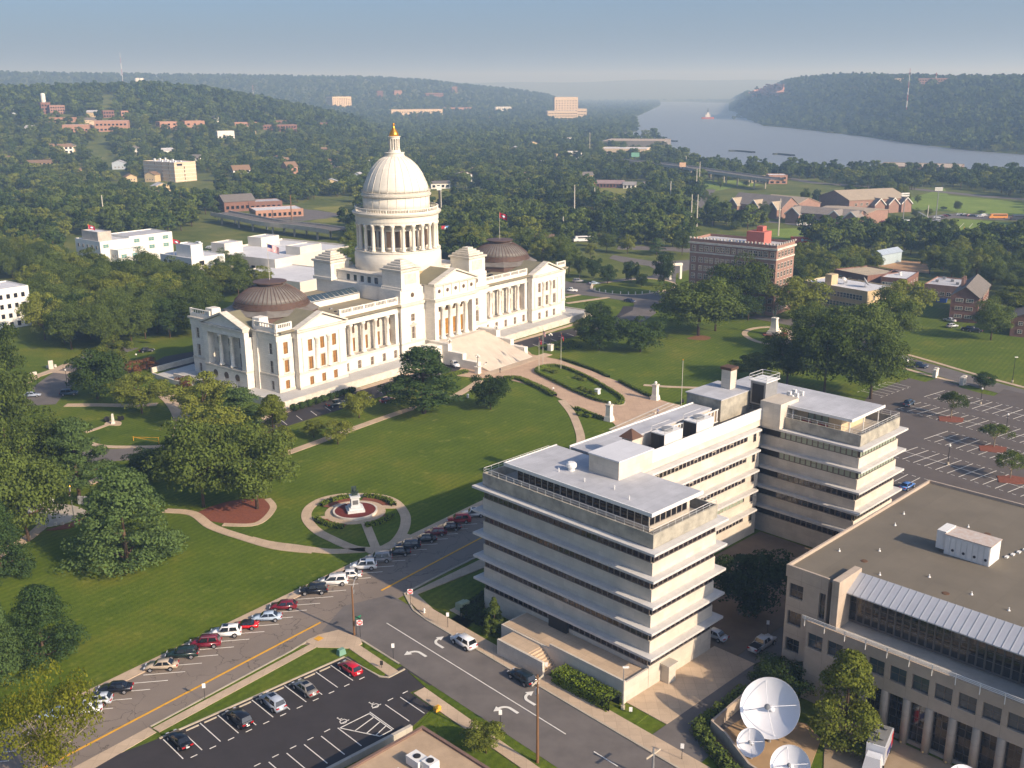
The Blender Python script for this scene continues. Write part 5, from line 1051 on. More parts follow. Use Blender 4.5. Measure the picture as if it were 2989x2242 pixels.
# beige tower on the left
t, wx, wy, lo = place('beige_tower', 'six storey beige concrete block with slit windows and roof plant, among left trees', 'office building', Z1, (1497, 962), (1290, 942), (1633, 948), 20)
block(t, 0, 0, 0, wx, 0, wy, 0, 20, BEIGE, ROOFW); winface(t, 'x-', 0, 3, wy - 3, 4, [1.2 + 3.3 * k for k in range(6)], 1.3, 2.2, BEIGE, GLASS, 2, 1); winface(t, 'y-', 0, 6, wx - 8, 1, [1.2 + 3.3 * k for k in range(5)], .9, 2.2, BEIGE, GLASS, 1, 1); winface(t, 'y-', 0, 2, 9, 1, (17,), 5.5, 2.2, DARK, GLASS, 1, 1)
for k in range(6): MB().box(-.12, wx + .12, -.12, wy + .12, .6 + 3.3 * k, .9 + 3.3 * k).obj('floor_band', WHITEB, t)
for i in range(9): MB().box(wx * .1 + i * 1.9, wx * .1 + i * 1.9 + 1.2, wy * (.2 + .3 * (i % 3)), wy * (.2 + .3 * (i % 3)) + 2, 20, 21.2 + .6 * (i % 3)).obj('roof_plant', WHITEP, t)
slab('parking_lot', [tuple(at(*Z1(*q))[:2]) for q in ((1380, 1165), (1500, 1150), (1640, 1110), (1870, 1120), (1880, 1190), (1640, 1215))], .06, ASPH2); clear([at(*Z1(*q)) for q in ((1300, 1130), (1640, 1090), (1880, 1100), (1880, 1250), (1640, 1260), (1380, 1200))])
clear([lo(-75, -75), lo(wx, -80), lo(wx + 3, 0), lo(-3, wy + 3), lo(-80, wy)])
# ------------------------------------------------------------------ far buildings: (kind, print zoom, x0, x1, y top, y base, depth, rotation, wall, roof, rows, cols, label)
def far(zf, x0, x1, y0, y1, dep, rot, wall, roof, rows, cols, name, label, cat='building', gable=0, win=True, front=1.0):
    c = ground_hit(*zf((x0 + x1) / 2, y1)); k = ppm(c); w = (zf(x1, 0)[0] - zf(x0, 0)[0]) / k; h = (zf(0, y1)[1] - zf(0, y0)[1]) / k * 1.02
    base = math.atan2(c.y, c.x) - math.pi / 2 + math.radians(rot); w = w / (math.cos(math.radians(rot)) + .0) if abs(rot) < 40 else w
    t = thing(name, label, cat, (c.x, c.y, c.z - .5), base)
    if gable: gabled(t, -w / 2, w / 2, 0, dep, h - gable, gable, wall, roof, 'x')
    else: block(t, 0, 0, -w / 2, w / 2, 0, dep, 0, h, wall, roof, par_h=.4)
    if win and rows:
        zs = [h * .9 * (j + .3) / rows for j in range(rows)] if not gable else [(h - gable) * (j + .3) / rows for j in range(rows)]
        winface(t, 'y-', 0, -w / 2 * .95, w / 2 * .95, cols, zs, min(w / cols * .62, 3.2), min(h / rows * .5, 2.4), wall, GLASS, 1, 1)
        winface(t, 'x-', -w / 2, 1, dep - 1, max(1, int(dep / max(w / cols, 4))), zs, min(w / cols * .62, 3.2), min(h / rows * .5, 2.4), wall, GLASS, 1, 1)
    ca, sa = math.cos(base), math.sin(base); L2 = lambda x, y: (c.x + x * ca - y * sa, c.y + x * sa + y * ca)
    fr = 26 * front; clear([L2(-w / 2 - 3, -fr), L2(w / 2 + 3, -fr), L2(w / 2 + 3, dep + 2), L2(-w / 2 - 3, dep + 2)])
    return t, w, h
FB = [
 (Z1, 365, 440, 450, 545, 14, 15, BRICK, ROOFW, 3, 3, 'brick_hospital', 'far brick building with a white rooftop tower, left hillside', 'building'),
 (Z1, 440, 560, 475, 550, 16, 15, BRICKD, ROOFW, 3, 6, 'brick_ward', 'far dark brick wing right of the white rooftop tower', 'building'),
 (Z1, 430, 635, 585, 625, 20, -10, BRICKO, ROOFB, 1, 6, 'brick_school', 'far low orange brick school below the brick hospital', 'school'),
 (Z1, 550, 760, 640, 705, 24, -10, BRICKO, ROOFG, 1, 7, 'brick_school', 'far orange brick school with a grey-green roof, left of the tall pines', 'school'),
 (Z1, 830, 1100, 615, 705, 26, -6, BRICKO, ROOFG, 2, 8, 'brick_school', 'far two level orange brick school between tall pines', 'school'),
 (Z1, 895, 985, 525, 585, 12, 10, BRICK, WHITEB, 2, 4, 'brick_house', 'far brick house with white columns above the brick schools', 'house'),
 (Z1, 1050, 1110, 530, 590, 10, 10, BRICKO, ROOFW, 2, 2, 'brick_house', 'far narrow orange brick house above the brick schools', 'house'),
 (Z1, 1385, 1530, 612, 680, 18, 18, BRICKO, ROOFB, 2, 3, 'brick_church', 'far salmon brick hall with lettering, left of two', 'building'),
 (Z1, 1600, 1765, 612, 690, 18, 12, BRICKO, ROOFB, 2, 3, 'brick_church', 'far salmon brick hall, right of two', 'building'),
 (Z1, 2005, 2210, 622, 655, 12, 4, BRICKO, ROOFW, 1, 10, 'brick_school', 'far long low brick school with a white roof edge', 'school'),
 (Z2, 60, 345, 635, 692, 14, 8, BRICK, ROOFW, 2, 12, 'brick_school', 'far long two storey brick school with white piers, left of the dome', 'school'),
 (Z2, 110, 330, 603, 640, 14, 8, BRICK, ROOFW, 1, 9, 'brick_school', 'far long brick school just behind the two storey one', 'school'),
 (Z2, 500, 610, 620, 672, 14, 10, BRICK, ROOFW, 2, 5, 'brick_school', 'far small brick school block nearest the dome', 'school'),
 (Z1, 520, 630, 800, 880, 12, 20, WHITEB, ROOFB, 2, 3, 'frame_house', 'far white two storey house with a brown roof among trees on the left', 'house', 3),
 (Z1, 390, 480, 800, 850, 12, 20, TANB, ROOFB, 1, 3, 'frame_house', 'far tan house with a hipped brown roof, left of the white one', 'house', 3),
 (Z1, 435, 610, 890, 945, 14, -10, TANB, ROOFB, 2, 5, 'flats', 'far tan two storey flats with a long brown roof', 'flats', 2.5),
 (Z1, 200, 470, 945, 1020, 14, -12, TANB, ROOFB, 2, 8, 'flats', 'far long tan flats lowest on the left hillside', 'flats', 2.5),
 (Z1, 55, 120, 905, 930, 10, 0, WHITEB, ROOFB, 1, 2, 'frame_house', 'far small white gabled house near the left edge', 'house', 2),
 (Z1, 600, 700, 1005, 1040, 10, 10, TANB, ROOFB, 1, 3, 'frame_house', 'far small tan house with a low roof below the tan flats', 'house', 1.5),
 (Z1, 1655, 1720, 900, 980, 10, -20, WHITEB, ROOFS, 2, 2, 'frame_house', 'far white gabled house right behind the beige tower', 'house', 3),
 (Z1, 2015, 2160, 990, 1090, 12, 15, WHITEB, ROOFB, 2, 3, 'frame_house', 'far white two storey house with a brown hipped roof right of the beige tower', 'house', 4),
 (Z1, 1880, 2020, 700, 775, 12, 10, WHITEB, ROOFW, 1, 4, 'frame_house', 'far low house with a white columned porch', 'house'),
 (Z2, 205, 290, 920, 980, 12, 25, WHITEB, ROOFB, 1, 2, 'frame_house', 'far pale house with a steep tan roof left of the dome', 'house', 4),
 (Z2, 265, 355, 955, 1090, 12, 25, BRICKO, ROOFB, 2, 2, 'brick_house', 'far brick house with a brown roof left of the dome', 'house', 4),
 (Z2, 1500, 1665, 1125, 1190, 12, 10, WHITEB, ROOFS, 1, 4, 'frame_house', 'far low white house on the grassy slope right of the dome', 'house', 1.5),
 (Z2, 1420, 1480, 1060, 1140, 10, 10, WHITEB, ROOFS, 1, 2, 'frame_house', 'far white house half hidden by the right side of the dome', 'house', 2),
 (Z2, 1855, 1940, 745, 795, 10, 20, WHITEB, ROOFB, 1, 2, 'frame_house', 'far white house with a pointed brown roof right of the gold cupola', 'house', 3),
 (Z2, 1470, 1530, 905, 960, 10, 0, mat('pale_blue_siding', srgb(170, 180, 190), .8, .05, .5), ROOFS, 1, 2, 'frame_house', 'far pale blue house right of the dome', 'house', 2),
 (Z2, 890, 945, 780, 830, 10, 0, mat('blue_siding', srgb(120, 140, 170), .8, .05, .5), mat('orange_roof', srgb(186, 118, 92), .9, .1, .5), 1, 2, 'frame_house', 'far blue house with an orange roof left of the gold cupola', 'house', 2),
 (Z2, 655, 815, 400, 494, 30, 35, BEIGE, ROOFW, 8, 10, 'apartment_tower', 'tall pale apartment tower on the far hillside left of the dome', 'tower'),
 (Z2, 1160, 1600, 505, 562, 60, 8, BEIGE, ROOFS, 2, 22, 'apartment_complex', 'far long cream apartment complex with a grey roof', 'apartment block'),
 (Z2, 1600, 1860, 492, 520, 40, 4, BRICKO, ROOFB, 1, 12, 'warehouse', 'far low pinkish warehouse right of the cream apartment complex', 'warehouse'),
 (Z2, 2055, 2190, 480, 520, 30, 8, WHITEB, ROOFW, 3, 8, 'white_offices', 'far white banded offices on the plain left of the hospital tower', 'office building'),
 (Z2, 1445, 1605, 362, 400, 24, 8, BRICK, ROOFB, 2, 10, 'brick_flats', 'far long brick flats high on the hillside', 'flats'),
 (Z2, 1035, 1085, 350, 402, 20, 10, BRICK, ROOFW, 4, 4, 'brick_flats', 'far red brick tower on the hillside, left of three', 'tower'),
 (Z2, 1185, 1250, 350, 402, 20, 15, BRICKO, ROOFW, 5, 4, 'brick_flats', 'far banded brick tower on the hillside, middle of three', 'tower'),
 (Z2, 1680, 1725, 308, 362, 20, 0, BRICKD, ROOFB, 5, 3, 'brick_flats', 'far brown brick tower on the hillside, right of three', 'tower'),
 (Z3, 350, 550, 405, 600, 40, 6, BEIGE, ROOFW, 9, 8, 'hospital_tower', 'tall cream hospital tower with dark window bands before the river', 'hospital'),
 (Z3, 290, 550, 520, 610, 60, 6, BEIGE, ROOFW, 4, 18, 'hospital_wing', 'broad lower cream wing in front of the hospital tower', 'hospital'),
 (Z3, 545, 627, 502, 600, 40, 6, BEIGE, ROOFW, 4, 6, 'hospital_wing', 'stepped cream wing at the right of the hospital tower', 'hospital'),
 (Z3, 420, 610, 755, 800, 40, 10, BEIGE, ROOFW, 1, 8, 'warehouse', 'far cream warehouse below the hospital', 'warehouse'),
 (Z3, 760, 1285, 775, 842, 70, -10, mat('tan_roof_wall', srgb(128, 122, 116), .9, .1, .2), mat('tan_metal_roof', srgb(176, 160, 140), .8, .1, .05), 0, 1, 'warehouse', 'very long warehouse with a flat tan roof on the river bank', 'warehouse'),
 (Z3, 740, 1140, 845, 915, 40, -8, BEIGE, ROOFW, 0, 1, 'warehouse', 'long cream warehouse with a bright white roof before the tan one', 'warehouse'),
 (Z3, 705, 940, 1120, 1180, 20, -4, mat('maroon_siding', srgb(112, 78, 74), .8, .1, .4), mat('rusty_metal_roof', srgb(150, 128, 124), .7, .15, .2), 1, 8, 'metal_shed', 'long maroon shed with a rusty pink metal roof by the clearing', 'shed', 2),
 (Z3, 940, 1045, 1130, 1185, 18, -4, WHITEB, mat('old_metal_roof', srgb(150, 146, 142), .7, .15, .3), 1, 3, 'metal_shed', 'dull white shed at the right end of the maroon shed', 'shed', 2),
 (Z3, 615, 700, 1115, 1150, 12, 0, BRICKO, ROOFB, 1, 3, 'low_shop', 'small brick building left of the maroon shed', 'shop'),
 (Z3, 365, 440, 890, 945, 12, 12, TANB, ROOFB, 2, 3, 'frame_house', 'far tan house, left of two facing the overpass', 'house'),
 (Z3, 465, 585, 870, 935, 14, 12, WHITEB, ROOFG, 2, 4, 'frame_house', 'far white house with a blue-grey roof facing the overpass', 'house'),
 (Z3, 490, 550, 838, 866, 10, 12, TANB, ROOFB, 1, 2, 'frame_house', 'far small cream house above the white one facing the overpass', 'house', 1.5),
 (Z3, 105, 195, 815, 842, 12, 8, WHITEB, ROOFG, 1, 2, 'frame_house', 'far low house with a pale blue metal roof', 'house', 1),
 (Z3, 90, 380, 1600, 1668, 14, -14, BRICK, ROOFB, 1, 8, 'brick_shop', 'low red brick building with a brown roof behind the right copper dome', 'shop'),
 (Z3, 2045, 2180, 1085, 1140, 14, 8, TANB, ROOFW, 1, 4, 'utility_building', 'small tan building below the overpass near the school', 'utility building'),
 (Z4, 15, 170, 1070, 1145, 16, 10, BRICKO, ROOFW, 2, 3, 'brick_shop', 'orange brick box building at the foot of the overpass', 'shop'),
 (Z4, 950, 1620, 1000, 1062, 60, -6, mat('museum_wall', srgb(120, 104, 92), .9, .1, .2), mat('tan_flat_roof', srgb(178, 164, 146), .9, .08, .06), 1, 14, 'river_hall', 'wide low hall with a flat tan roof on the near river bank', 'hall'),
 (Z2, -60, 220, 1300, 1375, 18, 10, BRICK, ROOFG, 1, 6, 'brick_shop', 'low shop with brick front and grey canopy by the overpass lot', 'shop'),
 (Z2, 0, 400, 1365, 1432, 22, 12, BRICKO, ROOFW, 1, 9, 'brick_shop', 'low long brick and white building beside the overpass lot', 'shop'),
 (Z1, 1940, 2200, 1240, 1380, 18, 16, BRICK, ROOFS, 1, 6, 'brick_shop', 'brick building with a dark shingled roof behind the left overpass', 'shop', 4),
 (Z4, 1100, 1200, 240, 272, 60, 6, BEIGE, ROOFW, 2, 4, 'hilltop_offices', 'far pale building on the right ridge', 'building'),
 (Z4, 1310, 1620, 238, 285, 60, 4, BRICKO, ROOFB, 2, 14, 'hilltop_offices', 'far long pinkish building on the right ridge below the tanks', 'building'),
]
for r_ in FB:
    zf, x0, x1, y0, y1, dep, rot, wall, roof, rows, cols, nm, lb, ct = r_[:14]
    far(zf, x0, x1, y0, y1, dep, rot, wall, roof, rows, cols, nm, lb, ct, gable=r_[14] if len(r_) > 14 else 0)
# white tower on the brick hospital, tanks, water towers, masts
def tankthing(name, label, cat, u, v, prof, m, n=20, leg=0):
    c = ground_hit(u, v); t = thing(name, label, cat, (c.x, c.y, c.z - 2)); MB().lathe(prof, n).obj('tank', m, t, True)
    if leg: MB().tube((0, 0, 0), (0, 0, leg), leg * .05, n=8).obj('stem', m, t)
    return t
for i, dx in enumerate((1188, 1222)): tankthing('storage_tank', ('left' if i == 0 else 'right') + ' of two white storage tanks on the far left hill', 'tank', *Z1(dx, 300), [(9, 0), (9, 22), (6, 25), (.2, 26)], WHITEB)
c = ground_hit(*Z1(1200, 172)); t = thing('water_tower', 'white mushroom water tower on the left skyline', 'water tower', c); MB().tube((0, 0, -5), (0, 0, 34), 3, 2, 10).obj('stem', WHITEB, t); MB().ball((0, 0, 42), 13, 16, .7).obj('tank', WHITEB, t, True)
for dx, nm in ((1750, 'left of two pale water towers on the right skyline'), (1810, 'right of two pale water towers on the right skyline')):
    c = ground_hit(*Z4(dx, 245)); t = thing('water_tower', nm, 'water tower', c); MB().tube((0, 0, -6), (0, 0, 26), 2.5, 2, 10).obj('stem', WHITEB, t); MB().ball((0, 0, 32), 9, 14, .75).obj('tank', WHITEB, t, True)
c = ground_hit(*Z1(380, 480)); t = thing('rooftop_tower', 'white cylindrical tower over the far brick hospital', 'tower', (c.x, c.y, c.z)); MB().lathe([(3.2, 0), (3.2, 15), (2.8, 18), (.5, 18.5)], 14).obj('shaft', WHITEB, t)
REDW = mat('red_mast_paint', srgb(170, 96, 90), .7, .05, 1)
def mast(label, u, v, top, r=.9, n=6):
    c = ground_hit(u, v); lo_, hi_ = 0, 600
    for _ in range(40):
        m_ = (lo_ + hi_) / 2
        if proj((c.x, c.y, c.z + m_))[1] > top: lo_ = m_
        else: hi_ = m_
    t = thing('radio_mast', label, 'mast', c)
    for k in range(n): MB().tube((0, 0, lo_ * k / n), (0, 0, lo_ * (k + 1) / n), r * (1 - .08 * k), n=5).obj('mast_section', REDW if k % 2 == 0 else WHITEP, t)
mast('tall red and white radio mast above the left hills', *Z1(1062, 305), 152); mast('thin pale mast on the hillside left of the dome', *Z1(2183, 420), 249, .7, 3); mast('thin lattice mast before the right ridge', *Z4(1195, 540), 200, .8, 7); mast('thin mast on the right ridge', *Z4(1448, 280), 212, .8, 3)
# ------------------------------------------------------------------ school, field and rail on the right
def place2(name, label, cat, zf, A, B, rot=0):
    a, b = at(*zf(*A)), at(*zf(*B)); an = math.atan2(b.y - a.y, b.x - a.x); return thing(name, label, cat, (a.x, a.y, 0), an), (b - a).length
SCHB = mat('school_brick', srgb(146, 116, 102), .9, .12, .5); SCHR = mat('school_roof', srgb(132, 124, 116), .95, .1, .3); SCHR2 = mat('tan_school_roof', srgb(164, 150, 130), .95, .08, .3)
t, w_ = place2('brick_school', 'large brick school hall with many small white-edged gables and a flat tan roof', 'school', Z4, (180, 1470), (760, 1520)); gabled(t, 0, w_, 0, 16, 6.5, 3.2, SCHB, SCHR, 'x'); gabled(t, w_ * .25, w_, 12, 46, 7, 1.4, SCHB, SCHR2, 'x')
for x in (.0, .62, .86): gabled(t, w_ * x, w_ * x + 9, -4, 6, 5.5, 4.2, SCHB, SCHR, 'y'); MB().ext([(w_ * x - .6, 5.2), (w_ * x - .6, 5.9), (w_ * x + 4.5, 10.2), (w_ * x + 9.6, 5.9), (w_ * x + 9.6, 5.2), (w_ * x + 4.5, 9.5)], -4.7, -4.45, 'y').obj('gable_trim', WHITEB, t)
winface(t, 'y-', 0, w_ * .2, w_ * .6, 6, (1.2,), 2, 2.2)
t, w_ = place2('brick_school', 'brick school gymnasium with a broad ridged roof behind the gabled hall', 'school', Z4, (700, 1400), (1200, 1375)); gabled(t, 0, w_, 0, 34, 9, 5, SCHB, SCHR2, 'x'); winface(t, 'y-', 0, 3, w_ - 3, 9, (1.4, 5), 2.0, 1.9)
for x in (.36, .6, .82): gabled(t, w_ * x, w_ * x + 8, -5, 4, 5.5, 4.2, SCHB, SCHR, 'y'); MB().ext([(w_ * x - .6, 5.2), (w_ * x - .6, 5.9), (w_ * x + 4, 10.2), (w_ * x + 8.6, 5.9), (w_ * x + 8.6, 5.2), (w_ * x + 4, 9.5)], -5.7, -5.45, 'y').obj('gable_trim', WHITEB, t)
t, w_ = place2('brick_school', 'left brick school block with steep grey roofs and white verges', 'school', Z3, (1860, 1390), (2300, 1440)); gabled(t, 0, w_, 0, 18, 7, 6, SCHB, SCHR, 'x'); gabled(t, w_ * .3, w_, 14, 40, 7.5, 4, SCHB, SCHR2, 'x')
for x in (.03, .45, .8): gabled(t, w_ * x, w_ * x + 8, -4, 6, 6, 4.5, SCHB, SCHR2, 'y'); MB().ext([(w_ * x - .6, 5.7), (w_ * x - .6, 6.4), (w_ * x + 4, 11), (w_ * x + 8.6, 6.4), (w_ * x + 8.6, 5.7), (w_ * x + 4, 10.3)], -4.7, -4.45, 'y').obj('gable_trim', WHITEB, t)
winface(t, 'y-', 0, w_ * .15, w_ * .45, 4, (1.4, 4.4), 1.8, 1.7); clear([at(*Z3(*q)) for q in ((1630, 1110), (2212, 1120), (2212, 1500), (1450, 1440), (1640, 1240))]); clear([at(*Z4(*q)) for q in ((-40, 1080), (330, 1120), (640, 1160), (1250, 1210), (1500, 1160), (2260, 1280), (2260, 1650), (1500, 1660), (1280, 1600), (700, 1620), (-40, 1650))])
slab('sports_field', [tuple(at(*Z4(*q))[:2]) for q in ((1290, 1585), (1500, 1490), (1620, 1440), (2300, 1490), (2300, 1660), (1500, 1630))], .06, FIELD); slab('meadow', [tuple(at(*Z4(*q))[:2]) for q in ((-20, 1530), (400, 1520), (700, 1560), (600, 1625), (-30, 1640))], .055, FIELD)
slab('meadow', [tuple(at(*Z4(*q))[:2]) for q in ((1240, 1260), (1530, 1180), (1560, 1240), (2300, 1310), (2300, 1420), (1700, 1390), (1250, 1360))], .055, FIELD); slab('meadow', [tuple(at(*Z3(*q))[:2]) for q in ((1630, 1110), (1900, 1110), (2140, 1150), (1840, 1180), (1660, 1220))], .055, FIELD)
slab('meadow', [tuple(at(*Z3(*q))[:2]) for q in ((620, 1160), (1110, 1150), (1120, 1190), (1000, 1290), (860, 1340), (700, 1335), (690, 1200))], .055, grass_mat('dry_grass', srgb(112, 116, 58), srgb(130, 130, 66), srgb(150, 140, 84))); clear([at(*Z3(*q)) for q in ((610, 1150), (1130, 1120), (1190, 1150), (1130, 1230), (1000, 1310), (860, 1360), (690, 1350))])
for i in range(9): line(at(*Z4(1620 + 75 * i, 1475 + 4 * i))[:2], at(*Z4(1480 + 90 * i, 1600 + 6 * i))[:2], .25, .09)
strip('road', [at(*Z4(*q))[:2] for q in ((170, 1480), (420, 1520), (700, 1555))], 7, .07, ASPH2); strip('road', spline([at(*Z4(*q))[:2] for q in ((170, 1090), (400, 1130), (650, 1150), (900, 1170), (1250, 1185), (1450, 1205), (1900, 1250), (2300, 1280))]), 12, .07, ASPH2)
strip('road', spline([at(*Z3(*q))[:2] for q in ((1480, 1390), (1560, 1350), (1650, 1240), (1700, 1190))]), 8, .07, ASPH2); strip('road', spline([at(*Z3(*q))[:2] for q in ((1500, 1400), (1750, 1430), (2000, 1450), (2300, 1475))]), 8, .075, ASPH2); strip('railway', spline([at(*Z3(*q))[:2] for q in ((850, 1345), (1000, 1290), (1120, 1230), (1165, 1170), (1130, 1120))]), 5, .07, mat('ballast', srgb(140, 132, 124), .95, .15, .5))
slab('parking_lot', [tuple(at(*Z4(*q))[:2]) for q in ((1330, 1420), (1640, 1395), (2300, 1425), (2300, 1465), (1600, 1435), (1440, 1480), (1200, 1520), (1180, 1470))], .065, ASPH2); slab('meadow', [tuple(at(*Z2(*q))[:2]) for q in ((1470, 1200), (1700, 1185), (2000, 1265), (1850, 1300), (1480, 1350))], .06, MATS.get('x') or bpy.data.materials['dry_grass']); clear([at(*Z2(*q)) for q in ((1470, 1185), (1700, 1175), (2010, 1265), (1850, 1330), (1480, 1360))])
slab('parking_lot', [tuple(at(*Z2(*q))[:2]) for q in ((250, 1345), (520, 1370), (760, 1405), (600, 1440), (380, 1460), (-40, 1440), (0, 1400))], .06, ASPH2); clear([at(*Z2(*q)) for q in ((-200, 1330), (230, 1330), (500, 1290), (640, 1250), (880, 1310), (880, 1510), (480, 1600), (-200, 1580))])
slab('meadow', [tuple(at(*Z2(*q))[:2]) for q in ((420, 1340), (640, 1290), (870, 1330), (870, 1490), (450, 1465), (700, 1400))], .055, bpy.data.materials['dry_grass']); strip('road', spline([at(*Z1(*q))[:2] for q in ((1010, 830), (970, 900), (870, 980), (880, 1040), (1060, 1110))]), 9, .3, ASPH2); clear([at(*Z1(*q)) for q in ((900, 810), (1060, 820), (1010, 900), (960, 980), (1120, 1110), (1050, 1170), (830, 1060), (800, 1000), (900, 900))])
# bleachers, floodlights, scoreboard
c = at(*Z4(1290, 1470)); b_ = at(*Z4(1400, 1545)); an = math.atan2(b_.y - c.y, b_.x - c.x); t = thing('bleachers', 'grey metal bleachers beside the sports field', 'bleachers', (c.x, c.y, 0), an); L_ = (b_ - c).length
for i in range(9): MB().box(0, L_, -1.0 * i - 1, -1.0 * i, 6.5 - .7 * i - .2, 6.5 - .7 * i).obj('bench_row', GREYM, t) if False else MB().box(0, L_, 1.2 * i, 1.2 * i + 1.1, 6.5 - .7 * i - .2, 6.5 - .7 * i).obj('bench_row', GREYM, t)
for i in range(6): MB().box(L_ * i / 5 - .1, L_ * i / 5 + .1, 0, .2, 0, 6.4).obj('support', GREYM, t)
c = at(*Z4(1440, 1600)); t = thing('scoreboard', 'dark scoreboard on two posts behind the end of the sports field', 'scoreboard', c, .3); MB().box(-4, 4, -.2, .2, 4, 8).obj('board', DARK, t)
for s in (-3, 3): MB().tube((s, .3, 0), (s, .3, 8), .18, n=6).obj('post', DARK, t)
def flood(label, q, top):
    u, v = Z4(*q); c = at(u, v); h = hz(u, v, Z4(0, top)[1]); t = thing('floodlight', label, 'floodlight', c, RNG.uniform(-.3, .3)); MB().tube((0, 0, 0), (0, 0, h), .35, .2, 6).obj('pole', GREYM, t)
    for z in (h - 1.2, h): MB().box(-2.4, 2.4, -.2, .2, z - .5, z + .3).obj('lamp_bank', WHITEP, t)
flood('floodlight pole left of the bleachers', (1162, 1530), 1222); flood('tall floodlight pole behind the bleachers', (1450, 1460), 1175)
for q, top, lb in (((1600, 1560), 1500, 'left yellow goal post at the near end of the field'), ((1688, 1590), 1510, 'right yellow goal post at the near end of the field')):
    u, v = Z4(*q); c = at(u, v); tag(MB().tube((0, 0, 0), (0, 0, hz(u, v, Z4(0, top)[1])), .18, n=6).obj('goal_post', PAINTY, None, False, loc=c), lb, 'goal post')
# ------------------------------------------------------------------ overpasses
def overpass(label, zf, pts, w, z, rail=1.1):
    P = spline([at(*zf(*q), z)[:2] for q in pts], 5); t = thing('overpass', label, 'bridge', (0, 0, 0)); ribbon(MB(), P, w, z - 1.4, z).obj('deck', CONC, t); ribbon(MB(), P, w - 1.2, z - .05, z + .03).obj('roadway', ASPH2, t)
    for s in (-1, 1):
        Q = []
        for i, p in enumerate(P):
            a = P[max(0, i - 1)]; b = P[min(len(P) - 1, i + 1)]; d = (b - a).normalized(); Q.append(p + Vector((-d.y, d.x)) * s * (w / 2 - .2))
        ribbon(MB(), Q, .4, z, z + rail).obj('barrier', CONC, t)
    acc = 0
    for a, b in zip(P[:-1], P[1:]):
        acc += (b - a).length
        if acc > 18:
            acc = 0; d = (b - a).normalized(); n = Vector((-d.y, d.x))
            for s in (-.35, .35): q = a + n * w * s; MB().tube((q.x, q.y, 0), (q.x, q.y, z - 1.3), .6, n=8).obj('pier', CONC, t)
    for a, b in zip(P[:-1], P[1:]): d = (b - a).normalized(); n = Vector((-d.y, d.x)) * w * .8; clear([a + n, b + n, b - n * 1.6, a - n * 1.6])
overpass('long concrete overpass on piers crossing before the river', Z3, ((880, 935), (1110, 955), (1240, 968), (1480, 995), (1690, 1030), (1880, 1055), (2120, 1090), (2260, 1105)), 16, 9)
overpass('concrete overpass left of the capitol dome', Z2, ((-320, 1390), (-100, 1430), (100, 1470), (300, 1490), (480, 1510), (700, 1540)), 13, 6)

# small houses half hidden in the valley woods
_hr = random.Random(12); _hw = [WHITEB, BEIGE, TANB, MATS['pale_blue_siding']]; _hk = 0
_HRECT = [(0, 600, 330, 430), (560, 800, 330, 430), (960, 1150, 290, 400), (1130, 1330, 290, 400), (0, 560, 250, 330), (600, 1100, 240, 290)]
while _hk < 44:
    x0, x1, y0, y1 = _HRECT[_hk % 6]; c = ground_hit(*K(_hr.uniform(x0, x1), _hr.uniform(y0, y1))); _hk += 1
    b_ = math.atan2(c.y, c.x) - math.pi / 2 + _hr.uniform(-.7, .7); w_ = _hr.uniform(9, 15); t = thing('valley_house', 'small pale house half hidden in the valley woods', 'house', c, b_, 'small houses in the valley woods')
    gabled(t, -w_ / 2, w_ / 2, 0, 9, _hr.choice([4.5, 6.5]), 2.4, _hr.choice(_hw), _hr.choice([ROOFS, ROOFB, ROOFG]), _hr.choice('xy')); winface(t, 'y-', 0, -w_ / 2 + 1, w_ / 2 - 1, 3, (1.5,), 1.2, 1.4)
    ca, sa = math.cos(b_), math.sin(b_); clear([(c.x + x * ca - y * sa, c.y + x * sa + y * ca) for x, y in ((-w_ / 2 - 3, -22), (w_ / 2 + 3, -22), (w_ / 2 + 3, 11), (-w_ / 2 - 3, 11))])
clear([ground_hit(u, v) for u, v in ((2188, 300), (2292, 300), (2292, 248), (2240, 250), (2188, 266))])
# ------------------------------------------------------------------ trees
def crown_clumps(rng, R, z0, z1, n, kind):
    """clump centres and radii for a crown between z0 and z1"""
    out = []
    while len(out) < n:
        d = rng.normal(size=3); d /= np.linalg.norm(d); q = rng.uniform(.45, .98)
        if kind == 'round': p = d * q * np.array([R, R, (z1 - z0) / 2]); p[2] += (z0 + z1) / 2; r = R * rng.uniform(.2, .34)
        elif kind == 'cone':
            t = rng.random() ** 1.3; rr = R * (1 - t) ** .75 * rng.uniform(.55, 1.0); a = rng.uniform(0, 6.283); p = np.array([rr * math.cos(a), rr * math.sin(a), z0 + (z1 - z0) * t]); r = R * (.34 - .16 * t) * rng.uniform(.8, 1.2)
        elif kind == 'column':
            t = rng.random(); rr = R * (1 - t ** 2.2) ** .6 * rng.uniform(.5, 1.0) * (.7 + .3 * min(1, t * 4)); a = rng.uniform(0, 6.283); p = np.array([rr * math.cos(a), rr * math.sin(a), z0 + (z1 - z0) * t]); r = R * .32 * rng.uniform(.7, 1.2)
        elif kind == 'pine':
            t = rng.random() ** 1.15; rr = R * (1.05 - t) ** .6 * rng.uniform(.45, 1.1); a = rng.uniform(0, 6.283); p = np.array([rr * math.cos(a), rr * math.sin(a), z0 + (z1 - z0) * t]); r = R * rng.uniform(.18, .3)
        else:  # umbrella
            a = rng.uniform(0, 6.283); rr = R * math.sqrt(rng.random()); p = np.array([rr * math.cos(a), rr * math.sin(a), z0 + (z1 - z0) * (.35 + .6 * (1 - (rr / R) ** 2)) + rng.normal() * .3]); r = R * rng.uniform(.2, .3)
        out.append((p, r))
    return out
TREES = {}
